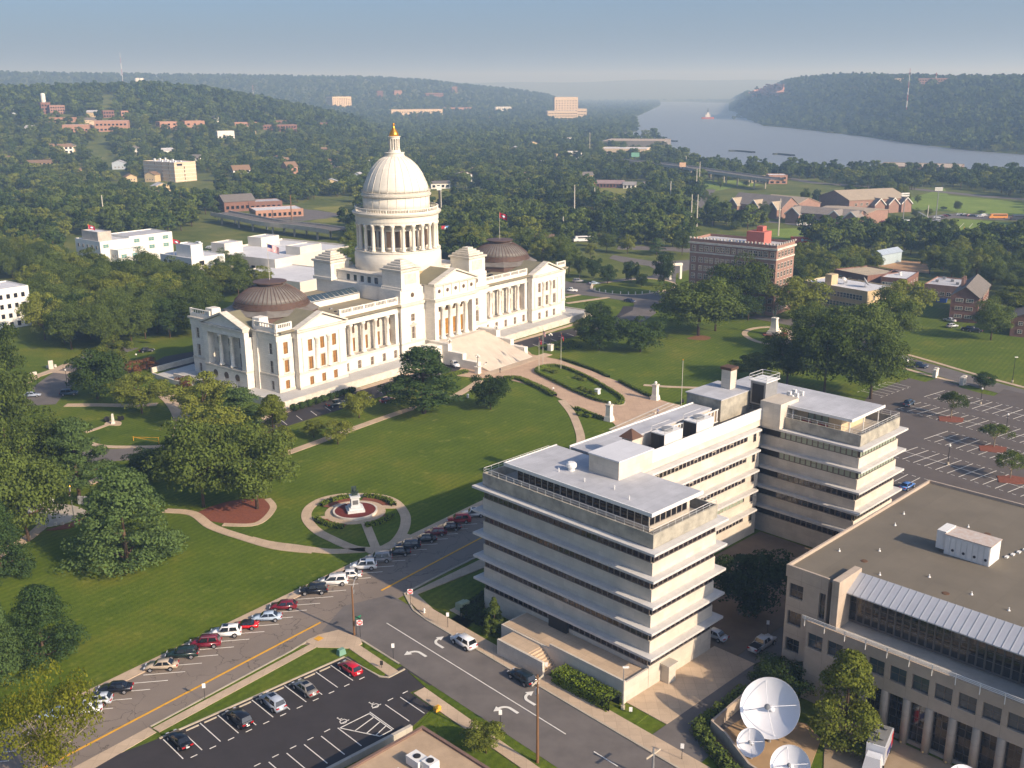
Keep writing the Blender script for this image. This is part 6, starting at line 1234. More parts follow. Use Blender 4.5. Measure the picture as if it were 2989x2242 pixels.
def make_tree(key, H, R, z0, kind, n, per, size, leaf, bark=BARK, limbs=7, flat=.75, seed=1):
    rng = np.random.default_rng(seed); cl = crown_clumps(rng, R, z0, H, n, kind)
    V = np.concatenate([blob(rng, p, r, per, size, flat) for p, r in cl])
    tr = MB(); rt = max(.18, H * .022); tr.tube((0, 0, -.3), (0, 0, z0 + (H - z0) * .35), rt, rt * .6, 8)
    if kind in ('pine', 'cone', 'column'): tr.tube((0, 0, z0 + (H - z0) * .35), (0, 0, H * .93), rt * .6, rt * .15, 6)
    for i in range(limbs):
        p, r = cl[i * len(cl) // max(1, limbs)]; b = z0 + (H - z0) * (.05 + .3 * i / max(1, limbs)); m = np.array([p[0] * .55, p[1] * .55, b + (p[2] - b) * .5 + .4])
        if kind in ('pine', 'cone', 'column'): b = max(z0 * .8, p[2] - .6); m = np.array([p[0] * .5, p[1] * .5, b + .2])
        tr.tube((0, 0, b - .5), tuple(m), rt * .5, rt * .32, 5); tr.tube(tuple(m), tuple(p), rt * .32, rt * .12, 5)
    TREES[key] = (leaf_mesh('crown', V, [leaf]), tr.mesh('trunk', bark, True), H, R)
make_tree('oak', 14, 7.0, 3.0, 'round', 70, 178, 0.22, LEAF_D, seed=1); make_tree('oak2', 13, 7.5, 2.6, 'round', 64, 178, 0.23, LEAF_D, seed=11, limbs=9)
make_tree('light', 11, 5.5, 2.2, 'round', 52, 170, 0.20, LEAF_L, seed=2); make_tree('pine', 17, 7.2, .9, 'pine', 135, 144, 0.22, LEAF_P, limbs=16, seed=3, flat=.6)
make_tree('pinetall', 18, 6.2, 4.2, 'pine', 95, 136, 0.22, LEAF_P, limbs=14, seed=4, flat=.55); make_tree('magnolia', 10, 5.0, .6, 'round', 60, 161, 0.19, LEAF_K, seed=5); make_tree('gum', 14, 4.6, .8, 'column', 70, 161, 0.20, LEAF_L, limbs=10, seed=6)
make_tree('airy', 13, 7.5, 3.0, 'round', 85, 93, 0.17, LEAF_Y, BARKP, 16, seed=7, flat=.6); make_tree('vase', 6.0, 4.3, 2.0, 'umbrella', 34, 119, 0.14, LEAF_D, BARKP, 9, seed=8); make_tree('cypress', 6.5, 1.75, .2, 'cone', 70, 110, .13, LEAF_D, limbs=2, seed=9)
make_tree('dense', 11, 5.6, 1.0, 'round', 60, 161, .20, LEAF_K, seed=10); make_tree('russet', 4.0, 3.0, .6, 'round', 26, 102, 0.14, LEAF_R, seed=12); make_tree('small', 6.5, 3.6, 1.0, 'round', 40, 127, 0.16, LEAF_L, seed=13)
NTREE = [0]
def tree(kind, label, x, y, H, R, group=None, rz=None, name=None):
    c, t, h0, r0 = TREES[kind]; NTREE[0] += 1
    o = thing(name or {'pine': 'pine_tree', 'pinetall': 'pine_tree', 'magnolia': 'magnolia_tree', 'gum': 'sweetgum_tree', 'cypress': 'cypress_tree', 'russet': 'crape_myrtle'}.get(kind, 'tree'), label, 'tree', (x, y, 0), RNG.uniform(0, 6.28) if rz is None else rz, group)
    o.scale = (R / r0, R / r0, H / h0); link('crown', c, o); link('trunk', t, o); return o
def treed(kind, label, bx, by, top, w, group=None):
    """tree from its foot, top and width on the print"""
    u, v = K(bx, by); X = at(u, v); H = hz(u, v, top * 1.35126); R = w * 1.35126 / ppm((X.x, X.y, H / 2)) / 2
    # the visible foot of the crown's silhouette lies a little in front of the stem
    return tree(kind, label, X.x, X.y, max(H * .97, 2), R * 1.02, group)
TL = [
 ('pine', 'big bushy pine standing alone on the front left lawn', 275, 1215, 1020, 205), ('pine', 'smaller bushy pine near the left edge of the lawn', 95, 1420, 1272, 150), ('pine', 'pine cut by the left edge beside the smaller bushy pine', -8, 1470, 1300, 130),
 ('airy', 'yellow-green open tree at the bottom left corner with pale limbs', 122, 1722, 1446, 215),
 ('pinetall', 'pine with a bare lower trunk behind the curved memorial wall', 172, 1078, 905, 135), ('oak', 'oak in the left grove just left of the bare-trunked pine', 105, 1060, 890, 170), ('oak2', 'dark oak overhanging the left end of the memorial', 62, 1170, 985, 190), ('oak', 'oak at the left edge above the memorial', -5, 1110, 900, 170), ('oak2', 'oak on the left edge level with the parked drive', 12, 960, 780, 150), ('oak', 'tall oak on the left edge beside the flagged walk', 0, 870, 690, 120), ('pine', 'pine at the far left edge low on the lawn', 5, 1240, 1090, 120),
 ('oak2', 'broad dark oak in the middle of the left lawn, left of two', 440, 1095, 905, 200), ('oak', 'broad dark oak in the middle of the left lawn, right of two', 556, 1100, 930, 185), ('light', 'bare-limbed tree behind the two broad lawn oaks', 470, 1010, 880, 150), ('gum', 'conical bright green sweetgum beside the front drive', 594, 985, 856, 84),
 ('light', 'yellow-green oak before the south corner of the capitol', 440, 920, 808, 125), ('pinetall', 'grey-green pine right of the yellow-green oak', 522, 955, 838, 120), ('dense', 'large round maple beside the left drive', 211, 862, 747, 122), ('light', 'light green tree behind the round maple', 247, 800, 728, 82), ('light', 'spreading tree on the square lawn south of the capitol', 307, 893, 808, 112), ('dense', 'small tree left of the two broad oaks with pink flowers behind', 320, 1035, 965, 95),
 ('russet', 'russet shrub-tree left of the south terrace, left of two', 288, 812, 782, 55), ('russet', 'russet shrub-tree left of the south terrace, right of two', 318, 800, 775, 50), ('russet', 'russet shrub-tree at the corner of the south terrace', 398, 848, 815, 45),
 ('pinetall', 'tall spreading pine with a bare trunk on the capitol lawn', 916, 893, 752, 165), ('magnolia', 'dark round magnolia on the lawn left of the plaza', 1060, 884, 803, 82), ('small', 'small tree between the front drive and the long path', 776, 903, 845, 70), ('small', 'small round tree on the long lawn path', 730, 960, 906, 62), ('small', 'small bush-like tree left of the round one on the path', 678, 945, 908, 50),
 ('dense', 'dark tree right of the capitol stairs on the lawn', 1293, 757, 670, 100), ('magnolia', 'dark tree behind the one right of the capitol stairs', 1292, 700, 650, 60), ('magnolia', 'round magnolia on the right lawn', 1383, 760, 682, 95), ('light', 'light green tree at the left of the dark lawn tree', 1262, 735, 690, 50),
 ('oak2', 'big dark oak on the right lawn with bare soil below', 1508, 725, 600, 180), ('oak', 'tall dark oak before the brick hotel', 1590, 682, 555, 130), ('oak', 'dark oak right of the big one on the right lawn', 1545, 715, 610, 110), ('dense', 'smaller dark tree at the right end of the oak group', 1616, 692, 630, 70), ('light', 'open tree with visible limbs behind the tall monument', 1722, 690, 600, 125),
 ('light', 'yellow-green tree just behind the stair tower of the offices', 1625, 822, 765, 90), ('oak', 'leafy tree in the right row, nearest the office roof', 1700, 830, 715, 110), ('oak2', 'large tree in the middle of the right row', 1780, 850, 685, 150), ('oak', 'large tree at the right end of the row by the big lot', 1880, 862, 720, 150), ('oak2', 'tree behind the right row beside the side road', 1850, 780, 650, 160), ('oak', 'tree of the back row before the low shops', 1760, 760, 660, 110), ('light', 'light tree right of the pale two storey office', 1950, 700, 608, 110), ('oak', 'tree at the near corner of the grass slope', 1925, 755, 640, 110), ('oak', 'tree standing before the brick apartments', 2140, 735, 645, 82), ('light', 'tree beside the brick house at the right edge', 2190, 700, 620, 90),
 ('vase', 'small lot tree on the mulched island nearest the office', 2054, 904, 850, 60), ('vase', 'small lot tree on the middle mulched island', 2147, 966, 920, 66), ('vase', 'small lot tree on the mulched island nearest the corner', 2182, 1034, 980, 64), ('dense', 'dark ball-shaped tree at the far entry of the big lot', 2126, 840, 803, 48),
 ('magnolia', 'dark tree in the shaded court between the office wings', 1622, 1330, 1182, 160), ('gum', 'conical bright tree before the glass front of the tan building', 1822, 1610, 1412, 132), ('dense', 'dark tree behind the big white dish', 1690, 1505, 1425, 130), ('cypress', 'pointed cypress at the corner of the office terrace', 1068, 1368, 1290, 46), ('small', 'leafy shrub-tree beside the bottom sidewalk', 1050, 1628, 1560, 92),
]
for r_ in TL: treed(*r_)
for (bx, by, top, w, kd) in ((548, 570, 370, 160, 'dense'), (765, 555, 330, 150, 'dense'), (858, 600, 455, 110, 'dense'), (1068, 590, 245, 200, 'dense'), (415, 512, 300, 150, 'magnolia'), (290, 522, 285, 130, 'oak'), (190, 480, 170, 190, 'oak'), (120, 400, 180, 140, 'light'), (390, 330, 190, 110, 'light'), (540, 270, 90, 190, 'oak2'), (730, 290, 110, 170, 'light'), (1000, 300, 140, 150, 'pinetall'), (1235, 300, 60, 200, 'oak2'), (920, 200, 20, 160, 'oak')):
    x_, y_ = ZR(bx, by); treed(kd, 'tree by the loop road between the capitol and the brick hotel', x_, y_, ZR(0, top)[1], w * .23419, 'trees round the loop road')
for (bx, by, top, w) in ((1770, 1625, 1530, 85), (1930, 1635, 1555, 70), (2050, 1635, 1550, 85), (2175, 1640, 1562, 80), (1598, 1632, 1555, 85), (1483, 1630, 1562, 50)):
    u_, v_ = Z4(bx, by); treed('dense', 'round clipped tree in the row before the sports field', u_ / 1.35126, v_ / 1.35126, Z4(0, top)[1] / 1.35126, w * .25094, 'round trees before the field')
for (bx, by, top, w) in ((325, 1355, 1180, 90), (420, 1340, 1170, 75), (700, 1280, 1130, 90), (810, 1270, 1150, 95), (925, 1270, 1140, 130), (1050, 1260, 1105, 100), (1150, 1280, 1140, 100), (1200, 1310, 1200, 60), (1295, 1310, 1240, 60), (1635, 1380, 1285, 75), (1520, 1365, 1335, 60), (1845, 1395, 1370, 70), (1280, 1440, 1350, 90), (1090, 1500, 1400, 110), (970, 1560, 1480, 85), (570, 1545, 1465, 45), (662, 1550, 1475, 40), (500, 1600, 1540, 100), (870, 1540, 1430, 120), (740, 1560, 1440, 130), (1390, 1420, 1355, 70)):
    u_, v_ = Z4(bx, by); treed(RNG.choice(['oak', 'dense', 'light', 'oak2']), 'tree planted round the brick school', u_ / 1.35126, v_ / 1.35126, Z4(0, top)[1] / 1.35126, w * .25094, 'trees round the brick school')
for (bx, by, top, w) in ((1775, 1190, 1090, 50), (1700, 1400, 1230, 130), (1810, 1455, 1290, 110), (1905, 1540, 1465, 105), (2150, 1440, 1300, 120), (2000, 1160, 1120, 70), (1640, 1300, 1190, 70), (1660, 1480, 1400, 120)):
    u_, v_ = Z3(bx, by); treed('oak', 'tree left of the brick school near the bend of the road', u_ / 1.35126, v_ / 1.35126, Z3(0, top)[1] / 1.35126, w * .25094, 'trees left of the brick school')
# groves close to the grounds: separate trees
def inpoly(x, y, P):
    c = False; j = len(P) - 1
    for i in range(len(P)):
        if (P[i][1] > y) != (P[j][1] > y) and x < (P[j][0] - P[i][0]) * (y - P[i][1]) / (P[j][1] - P[i][1]) + P[i][0]: c = not c
        j = i
    return c
def grove(poly, sp, kinds, label, group, h0, h1):
    P = W(poly); xs = [p[0] for p in P]; ys = [p[1] for p in P]; pts = []
    for _ in range(4000):
        x, y = RNG.uniform(min(xs), max(xs)), RNG.uniform(min(ys), max(ys))
        if not inpoly(x, y, P) or any((x - a) ** 2 + (y - b) ** 2 < sp * sp for a, b in pts) or any(inpoly(x, y, c) for c in CLEAR): continue
        pts.append((x, y)); H = RNG.uniform(h0, h1); kd = RNG.choice(kinds); tree(kd, {'oak': 'round ', 'oak2': 'broad ', 'dense': 'dark ', 'light': 'light green '}.get(kd, '') + label, x, y, H, H * RNG.uniform(.38, .5), group + {'oak': ', round', 'oak2': ', broad', 'dense': ', dark', 'light': ', light'}.get(kd, ''))
    return pts
grove([(70, 640), (130, 600), (330, 622), (440, 640), (450, 690), (425, 735), (330, 742), (200, 765), (110, 752), (75, 705)], 7.2, ['oak', 'oak2', 'dense', 'oak', 'light'], 'tree in the wood between the white offices and the capitol', 'trees of the wood left of the capitol', 11, 16)
grove([(470, 600), (560, 572), (640, 590), (668, 622), (560, 640), (470, 648)], 7.5, ['oak', 'light', 'oak2'], 'tree behind the south wing of the capitol', 'trees behind the south wing', 9, 13)
grove([(-20, 560), (140, 575), (70, 610), (-20, 600)], 8, ['oak', 'oak2', 'light'], 'tree behind the white block at the left edge', 'trees behind the left edge block', 10, 14)
grove([(1780, 600), (1880, 560), (2080, 560), (2260, 600), (2260, 660), (2160, 640), (1990, 590), (1900, 600)], 9, ['oak', 'oak2', 'light'], 'tree among the low buildings on the right', 'trees among the low buildings', 9, 13)
grove([(1712, 560), (1760, 560), (1790, 600), (1740, 640), (1712, 620)], 8, ['oak', 'light'], 'tree right of the brick hotel', 'trees right of the brick hotel', 8, 11)
grove([(740, 590), (960, 560), (1130, 565), (1235, 590), (1220, 560), (1000, 530), (760, 540)], 9, ['oak', 'oak2', 'light'], 'tree just behind the capitol', 'trees just behind the capitol', 10, 14)

# ------------------------------------------------------------------ forest
def ftree(key, H, R, z0, n, per, size, leaf, seed):
    rng = np.random.default_rng(seed); cl = crown_clumps(rng, R, z0, H, n, 'round'); V = np.concatenate([blob(rng, p, r * 1.15, per, size, .8) for p, r in cl])
    tr = MB(); tr.tube((0, 0, -1), (0, 0, H * .6), .3, .15, 5)
    return leaf_mesh(key, V, [leaf, BARK], tr)
FM = [ftree('wood_tree', 13, 5.6, 2.0, 26, 44, .62, LEAF_D, 21), ftree('wood_tree', 12, 5.2, 1.6, 26, 44, .6, LEAF_D, 22), ftree('wood_tree', 14, 5.0, 2.5, 24, 44, .6, LEAF_K, 23), ftree('wood_tree', 11, 5.4, 1.5, 24, 44, .6, LEAF_L, 24)]
FF = [ftree('distant_tree', 13, 6.2, 1.0, 12, 26, 1.25, LEAF_D, 31), ftree('distant_tree', 12, 6.0, 1.0, 12, 26, 1.25, LEAF_K, 32), ftree('distant_tree', 12, 6.0, 1.0, 12, 26, 1.25, LEAF_D, 33)]
def near_limit(x):      # lowest print row where the wild wood may stand
    return np.interp(x, [-400, 0, 60, 130, 140, 355, 365, 480, 600, 716, 760, 950, 1130, 1225, 1300, 1420, 1490, 1500, 1710, 1760, 1900, 2212, 2600],
                     [560, 560, 575, 560, 512, 512, 505, 480, 480, 505, 560, 575, 560, 545, 530, 530, 545, 490, 500, 545, 560, 565, 565])
RIVW = W(RIVER, 1.2)
def scatter():
    rng = np.random.default_rng(5); P = []
    r = 430.0
    while r < 7800:
        sp = 6.6 + .0042 * r if r < 2500 else 17 + .006 * (r - 2500)
        n = int(1.16 * r / sp); th = np.linspace(-.58, .58, n) + rng.uniform(-.5, .5, n) * sp / r; rr = r + rng.uniform(-.5, .5, n) * sp
        x = rr * np.sin(th); y = rr * np.cos(th); z = hgt(x, y)
        d = np.stack([x, y, z], 1) - _c0; w = d @ _fw; u = (CX + FPX * (d @ _rr) / w) / 1.35126; v = (CY - FPX * (d @ _up) / w) / 1.35126
        ok = v < near_limit(u)
        P.append(np.stack([x, y, z, u, v], 1)[ok]); r += sp
    P = np.concatenate(P)
    def inside(P, poly):
        x, y = P[:, 0], P[:, 1]; c = np.zeros(len(P), bool); j = len(poly) - 1
        for i in range(len(poly)):
            (xi, yi), (xj, yj) = poly[i], poly[j]
            if yi != yj: c ^= ((yi > y) != (yj > y)) & (x < (xj - xi) * (y - yi) / (yj - yi) + xi)
            j = i
        return c
    bad = inside(P, RIVW)
    for c in CLEAR: bad |= inside(P, c)
    keep = rng.random(len(P)) > np.where(np.hypot(P[:, 0], P[:, 1]) < 1500, .12, .02)
    gx, gy = P[:, 0], P[:, 1]; keep &= ~((np.sin(gx / 37 + 3 * np.sin(gy / 61)) * np.sin(gy / 43 + 2 * np.sin(gx / 53)) > .74) & (np.hypot(gx, gy) < 2200))
    return P[~bad & keep]
FP = scatter()
_d = np.hypot(FP[:, 0], FP[:, 1]); FP = FP[np.argsort(_d)]; _vis = (FP[:, 3] > -10) & (FP[:, 3] < 2222)
_idx = np.where(_vis)[0]; nind = max(0, 300 - NTREE[0]); solo = set(_idx[:nind].tolist())
_FK = ['wood_tree.%d' % i for i in range(4)]
for i in sorted(solo):
    x, y, z = FP[i, :3]; q = RNG.random(); kk = 0 if q < .35 else 1 if q < .6 else 2 if q < .8 else 3
    o = thing('tree', 'tree at the near edge of the woods beyond the capitol', 'tree', (x, y, z), RNG.uniform(0, 6.28), 'trees at the edge of the woods'); s = RNG.uniform(.75, 1.1); o.scale = (s, s, s * RNG.uniform(.85, 1.1)); link('crown', FM[kk], o)
_rest = np.array([i for i in range(len(FP)) if i not in solo]); FPR = FP[_rest]; _dr = np.hypot(FPR[:, 0], FPR[:, 1])
def forest(name, pts, meshes, smin, smax, label):
    n = len(pts); rng = np.random.default_rng(n); me = bpy.data.meshes.new(name); me.vertices.add(n); me.vertices.foreach_set('co', pts[:, :3].astype(np.float32).ravel())
    at_ = me.attributes.new('tsc', 'FLOAT', 'POINT'); at_.data.foreach_set('value', rng.uniform(smin, smax, n).astype(np.float32)); ar = me.attributes.new('trz', 'FLOAT', 'POINT'); ar.data.foreach_set('value', rng.uniform(0, 6.28, n).astype(np.float32))
    ai = me.attributes.new('tix', 'INT', 'POINT'); ai.data.foreach_set('value', rng.integers(0, len(meshes), n).astype(np.int32)); me.update()
    o = link(name, me); stuff(o); o['label'] = label; o['category'] = 'wood'
    ng = bpy.data.node_groups.new(name, 'GeometryNodeTree'); ng.interface.new_socket('Geometry', in_out='INPUT', socket_type='NodeSocketGeometry'); ng.interface.new_socket('Geometry', in_out='OUTPUT', socket_type='NodeSocketGeometry')
    N = ng.nodes; gi = N.new('NodeGroupInput'); go = N.new('NodeGroupOutput'); ip = N.new('GeometryNodeInstanceOnPoints'); mp = N.new('GeometryNodeMeshToPoints'); jn = N.new('GeometryNodeJoinGeometry')
    for m in meshes:
        src = bpy.data.objects.new(name + '_kind', m); oi = N.new('GeometryNodeObjectInfo'); oi.inputs['Object'].default_value = src; oi.inputs['As Instance'].default_value = True; ng.links.new(oi.outputs['Geometry'], jn.inputs[0])
    def attr(nm, ty): a = N.new('GeometryNodeInputNamedAttribute'); a.data_type = ty; a.inputs['Name'].default_value = nm; return a
    a1, a2, a3 = attr('tsc', 'FLOAT'), attr('trz', 'FLOAT'), attr('tix', 'INT'); cx = N.new('ShaderNodeCombineXYZ'); ng.links.new(a2.outputs['Attribute'], cx.inputs[2])
    ng.links.new(gi.outputs[0], mp.inputs['Mesh']); ng.links.new(mp.outputs[0], ip.inputs['Points']); ng.links.new(jn.outputs[0], ip.inputs['Instance']); ip.inputs['Pick Instance'].default_value = True
    ng.links.new(a3.outputs['Attribute'], ip.inputs['Instance Index']); ng.links.new(cx.outputs[0], ip.inputs['Rotation']); ng.links.new(a1.outputs['Attribute'], ip.inputs['Scale']); ng.links.new(ip.outputs[0], go.inputs[0])
    md = o.modifiers.new('scatter', 'NODES'); md.node_group = ng
    return o
forest('forest', FPR[_dr < 1500], FM, .5, 1.2, 'dense green woods across the valley behind the capitol'); forest('distant_forest', FPR[_dr >= 1500], FF, .6, 1.4, 'hazy wooded hills on the far side of the valley')
# ------------------------------------------------------------------ haze over the valley
hz_o = MB().box(-9500, 9500, -400, 16000, -6, 330).obj('haze', bpy.data.materials.new('valley_haze')); stuff(hz_o)
def _haze():
    m = bpy.data.materials['valley_haze']; m.use_nodes = True; nt = m.node_tree; nt.nodes.clear(); o = nt.nodes.new('ShaderNodeOutputMaterial'); v = nt.nodes.new('ShaderNodeVolumePrincipled')
    v.inputs['Color'].default_value = (.43, .66, 1.0, 1); v.inputs['Absorption Color'].default_value = (.96, .98, 1, 1); v.inputs['Density'].default_value = HAZE; v.inputs['Anisotropy'].default_value = .08; nt.links.new(v.outputs[0], o.inputs['Volume'])
HAZE = .00027
_haze()
# ------------------------------------------------------------------ tan concrete building with the dishes, right foreground
TV = thing('station_building', 'tan precast concrete building with a wide gravel roof, seamed metal awning and tall glass front', 'office building', (OF.x, OF.y, 0), OA)
PRECAST = mat('precast_concrete', srgb(176, 160, 142), .9, .1, .5, bump=.1, bscale=10); SEAM = mat('seamed_metal_roof', srgb(186, 188, 192), .5, .06, .4, metal=.2); GRAVEL = mat('grey_gravel_roof', srgb(112, 104, 90), .95, .12, .12, bump=.15, bscale=14)
joints(PRECAST, 2.9, 4.1, .8, .03, True, .03, 0); joints(GRAVEL, 16, 4, .93, .05, False, .04)
def station():
    w2 = (MULL, GLASS, 2, 2)
    MB().box(14.7, 58.3, -18.2, -12.2, 0, 17.6).box(19.5, 58.3, -75, -18.2, 0, 17.6).obj('body', PRECAST, TV)
    MB().box(14.6, 58.4, -19.2, -12.2, 17.6, 17.75).box(19.6, 58.4, -75, -19.2, 17.6, 17.75).obj('roof', GRAVEL, TV)
    for (a, b, c, d) in ((14.3, 58.7, -12.2, -11.9), (58.4, 58.7, -75, -12.2), (14.3, 14.6, -18.2, -12.2)): MB().box(a, b, c, d, 16.5, 18.2).obj('parapet', PRECAST, TV)
    facade(TV, 'end_wall', PRECAST, 'x-', 14.3, -18.2, -12.2, 0, 16.5, [(-13.6, 13.6, 2.1, 2.1), (-13.6, 9.5, 2.1, 2.1), (-13.6, 5.4, 2.1, 2.1), (-17.5, 12.0, .9, 3.8)], .4, w2)
    MB().box(14.7, 58.7, -12.2, -11.92, 0, 16.5).obj('side_wall', PRECAST, TV)
    # setback storey, awning and piers
    hs = [(-20.6 - 1.05 * i, 12.0, 1.0, 4.0) for i in range(26)]
    facade(TV, 'clerestory', MULL, 'x-', 17.0, -48, -20, 11.8, 16.3, hs, .15, (MULL, GLASS, 1, 3))
    for i in range(28):
        y = -20 - i; MB().add([(15.8, y - .96, 16.2), (15.8, y, 16.2), (19.2, y, 18.0), (19.2, y - .96, 18.0), (15.8, y - .96, 16.35), (15.8, y, 16.35), (19.2, y, 18.15), (19.2, y - .96, 18.15)], [(0, 1, 2, 3), (4, 7, 6, 5), (0, 4, 5, 1), (0, 3, 7, 4), (1, 5, 6, 2)]).obj('awning_panel', SEAM, TV); 
        MB().add([(15.8, y - .04, 16.36), (15.8, y, 16.36), (19.2, y, 18.16), (19.2, y - .04, 18.16), (15.8, y - .04, 16.42), (15.8, y, 16.42), (19.2, y, 18.2), (19.2, y - .04, 18.2)], [(0, 1, 2, 3), (4, 7, 6, 5), (0, 4, 5, 1), (0, 3, 7, 4), (1, 5, 6, 2)]).obj('awning_seam', SEAM, TV)
    for y in (-19.6, -48.6): MB().box(13.6, 19.6, y - .5, y + .5, 11.6, 18.6).obj('awning_pier', PRECAST, TV)
    # front bay: terrace over the glass hall
    MB().box(13.4, 19.5, -75, -18.6, 11.2, 11.6).obj('terrace', CONC, TV)
    bays = [-17.6 - 2.9 * k for k in range(1, 18)]
    facade(TV, 'front_wall', PRECAST, 'x-', 13.0, -75, -16.2, 6.3, 11.8, [(y, 8.0, 2.2, 2.2) for y in [-17.6] + bays], .45, (MULL, GLASSB, 2, 2))
    facade(TV, 'hall_wall', PRECAST, 'x-', 13.5, -75, -23.5, 0, 6.3, [(y, .5, 2.05, 5.6) for y in bays[2:]], .35, (MULL, GLASS, 2, 5), 'hall_window')
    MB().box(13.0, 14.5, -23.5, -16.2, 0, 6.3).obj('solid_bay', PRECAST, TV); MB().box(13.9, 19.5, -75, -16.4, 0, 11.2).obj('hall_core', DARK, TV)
    cm = MB().lathe([(.5, 0), (.5, 6.3)], 14).mesh('round_column', PRECAST, True)
    for y in bays[2:]: link('round_column', cm, TV, (13.2, y + 1.45, 0))
    for y in bays[:2]: MB().box(12.94, 13.0, y - 1.0, y + 1.0, 3.6, 5.8).obj('window', GLASS, TV)
    r = MB()
    for z in (12.1, 12.3, 12.5): r.tube((12.85, -75, z), (12.85, -15.6, z), .05, n=5)
    r.obj('rail_pipe', WHITEP, TV)
    for i in range(20): MB().tube((12.85, -16 - 2.9 * i, 11.0), (12.85, -16 - 2.9 * i, 12.5), .06, n=5).obj('rail_bracket', WHITEP, TV)
    # roof trailer-like plant unit, pipes and scuppers
    u = MB().box(33.6, 37.2, -31.4, -25.2, 17.75, 20.6).obj('roof_plant', WHITEP, TV)
    for i in range(8): MB().box(33.54, 33.6, -31.3 + .77 * i, -30.66 + .77 * i, 17.9, 20.4).obj('plant_door', WHITEP, u)
    for i in range(4): MB().tube((33.5, -30.9 + 1.5 * i, 18.6), (33.56, -30.9 + 1.5 * i, 18.6), .2, n=10).obj('port', DARK, u)
    MB().box(33.8, 37.0, -25.2, -23.9, 18.2, 20.9).obj('intake_hood', WHITEP, u); MB().box(33.5, 37.3, -31.5, -25.1, 20.6, 20.72).obj('rusty_top', mat('rusty_white_paint', srgb(206, 200, 192), .7, .12, 1.5, col2=srgb(184, 160, 142)), u)
    rr_ = random.Random(2)
    for (x, y) in ((24, -14.5), (21, -22), (25, -27), (24, -33), (23, -38), (38, -16), (43, -15), (45, -24), (30, -40), (28, -18.5)): MB().lathe([(.2, 0), (.07, .22), (.07, .42)], 8, (x, y, 17.75)).obj('roof_vent', WHITEP, TV)
    for (x, y) in ((23.5, -18.5), (22, -30.5), (44.5, -27)): MB().lathe([(.5, 0), (.45, .06), (.2, .07)], 10, (x, y, 17.75)).obj('roof_drain', mat('rust_stain', srgb(96, 70, 50), .9, .2, 2), TV)
    for i in range(6): MB().box(38 + 1.4 * i, 38.7 + 1.4 * i, -32.2 - .3 * i, -31.8 - .3 * i, 17.75, 17.95).obj('walk_pad', WHITEP, TV)
    for y in bays[2:8]: MB().ball((12.6, y + 1.45, .35), .14, 8).obj('uplight', mat('warm_lamp_glass', srgb(240, 200, 130), .4, 0), TV)
station()
slab('station_yard', [offl(-5.5, -12.6)[:2], offl(6, -13.6)[:2], offl(8, -20)[:2], offl(6.4, -23)[:2], offl(-6, -27)[:2], offl(-9, -20)[:2]], .11, mat('yard_concrete', srgb(164, 136, 102), .9, .12, .3))
slab('station_forecourt', [offl(12.9, -20)[:2], offl(6.2, -23.6)[:2], offl(-4, -29)[:2], offl(-4, -60)[:2], offl(12.9, -60)[:2]], .09, mat('court_concrete', srgb(150, 132, 108), .9, .14, .3))
slab('verge', [offl(12.9, -12)[:2], offl(13, -20)[:2], offl(6.4, -23)[:2], offl(8, -20)[:2], offl(6, -13.4)[:2]], .08, GRASS); slab('verge', [offl(-11, -15.6)[:2], offl(6, -11.2)[:2], offl(6, -13.4)[:2], offl(-3, -12.4)[:2], offl(-9, -20)[:2], offl(-11, -24)[:2]], .06, GRASS); slab('sidewalk', [offl(-11.2, -16.2)[:2], offl(-11.2, -44)[:2], offl(-9.4, -44)[:2], offl(-9.4, -17.6)[:2]], .12, WALK)
wl = ribbon(MB(), [offl(6.8, -11.6)[:2], offl(-2.4, -12.2)[:2], offl(-3.4, -15.0)[:2], offl(-6.6, -20.5)[:2], offl(-7.6, -28)[:2]], .3, 0, 1.9).obj('yard_wall', PRECAST); tag(wl, 'tan wall bent round the yard with the white dishes', 'wall')
hedge('loose hedge outside the dish yard along the service drive', [offl(8.5, -10.4), offl(-3.6, -10.8), offl(-5.4, -14.4), offl(-8.4, -20), offl(-9.0, -27)], 1.5, 1.2, LEAF_D, size=.2, wob=.4)
DISHW = mat('dish_white', srgb(224, 224, 226), .6, .03, .5)
def sat_dish(label, x, y, zc, R, az, el, group='satellite dishes of the yard', feed=True):
    o = offl(x, y); t = thing('satellite_dish', label, 'satellite dish', o, 0, group)
    p = MB().lathe([(R * k / 12, .30 * R * (k / 12) ** 2) for k in range(13)] + [(R * 1.01, .3 * R + .03), (R * .98, .3 * R - .12), (R * .5, .02 * R), (.02, -.12)], 40, cap=False).obj('reflector', DISHW, t, True)
    p.location = (0, 0, zc); p.rotation_euler = (math.pi / 2 - el, 0, az + math.pi / 2); hb = R * .62
    MB().lathe([(.28 * R * .4, 0), (.05 * R, .22 * R)], 12, (0, 0, .02)).obj('feed_horn', DISHW, p)
    if feed:
        MB().lathe([(.1 * R, 0), (.1 * R, .12), (.03 * R, .2)], 14, (0, 0, hb)).obj('subreflector', GREYM, p)
        for k in range(4): a = k * math.pi / 2 + .4; MB().tube((R * .9 * math.cos(a), R * .9 * math.sin(a), .25 * R), (.06 * R * math.cos(a), .06 * R * math.sin(a), hb), .04, n=5).obj('feed_strut', DISHW, p)
    b = MB()
    for k in range(16): a = k * math.pi / 8; b.tube((R * .3 * math.cos(a), R * .3 * math.sin(a), -.15), (R * .99 * math.cos(a), R * .99 * math.sin(a), .24 * R), .05, n=4)
    stuff(b.obj('back_ribs', GREYM, p))
    for s in (-.35, .35): MB().tube((s * R * .6 + .3, .4, 0), (s * R * .3, .25, zc - .1), .12, n=6).obj('mount_leg', GREYM, t)
    MB().tube((0, 0, 0), (0, 0, zc - .1), .22, n=8).obj('mount_post', GREYM, t)
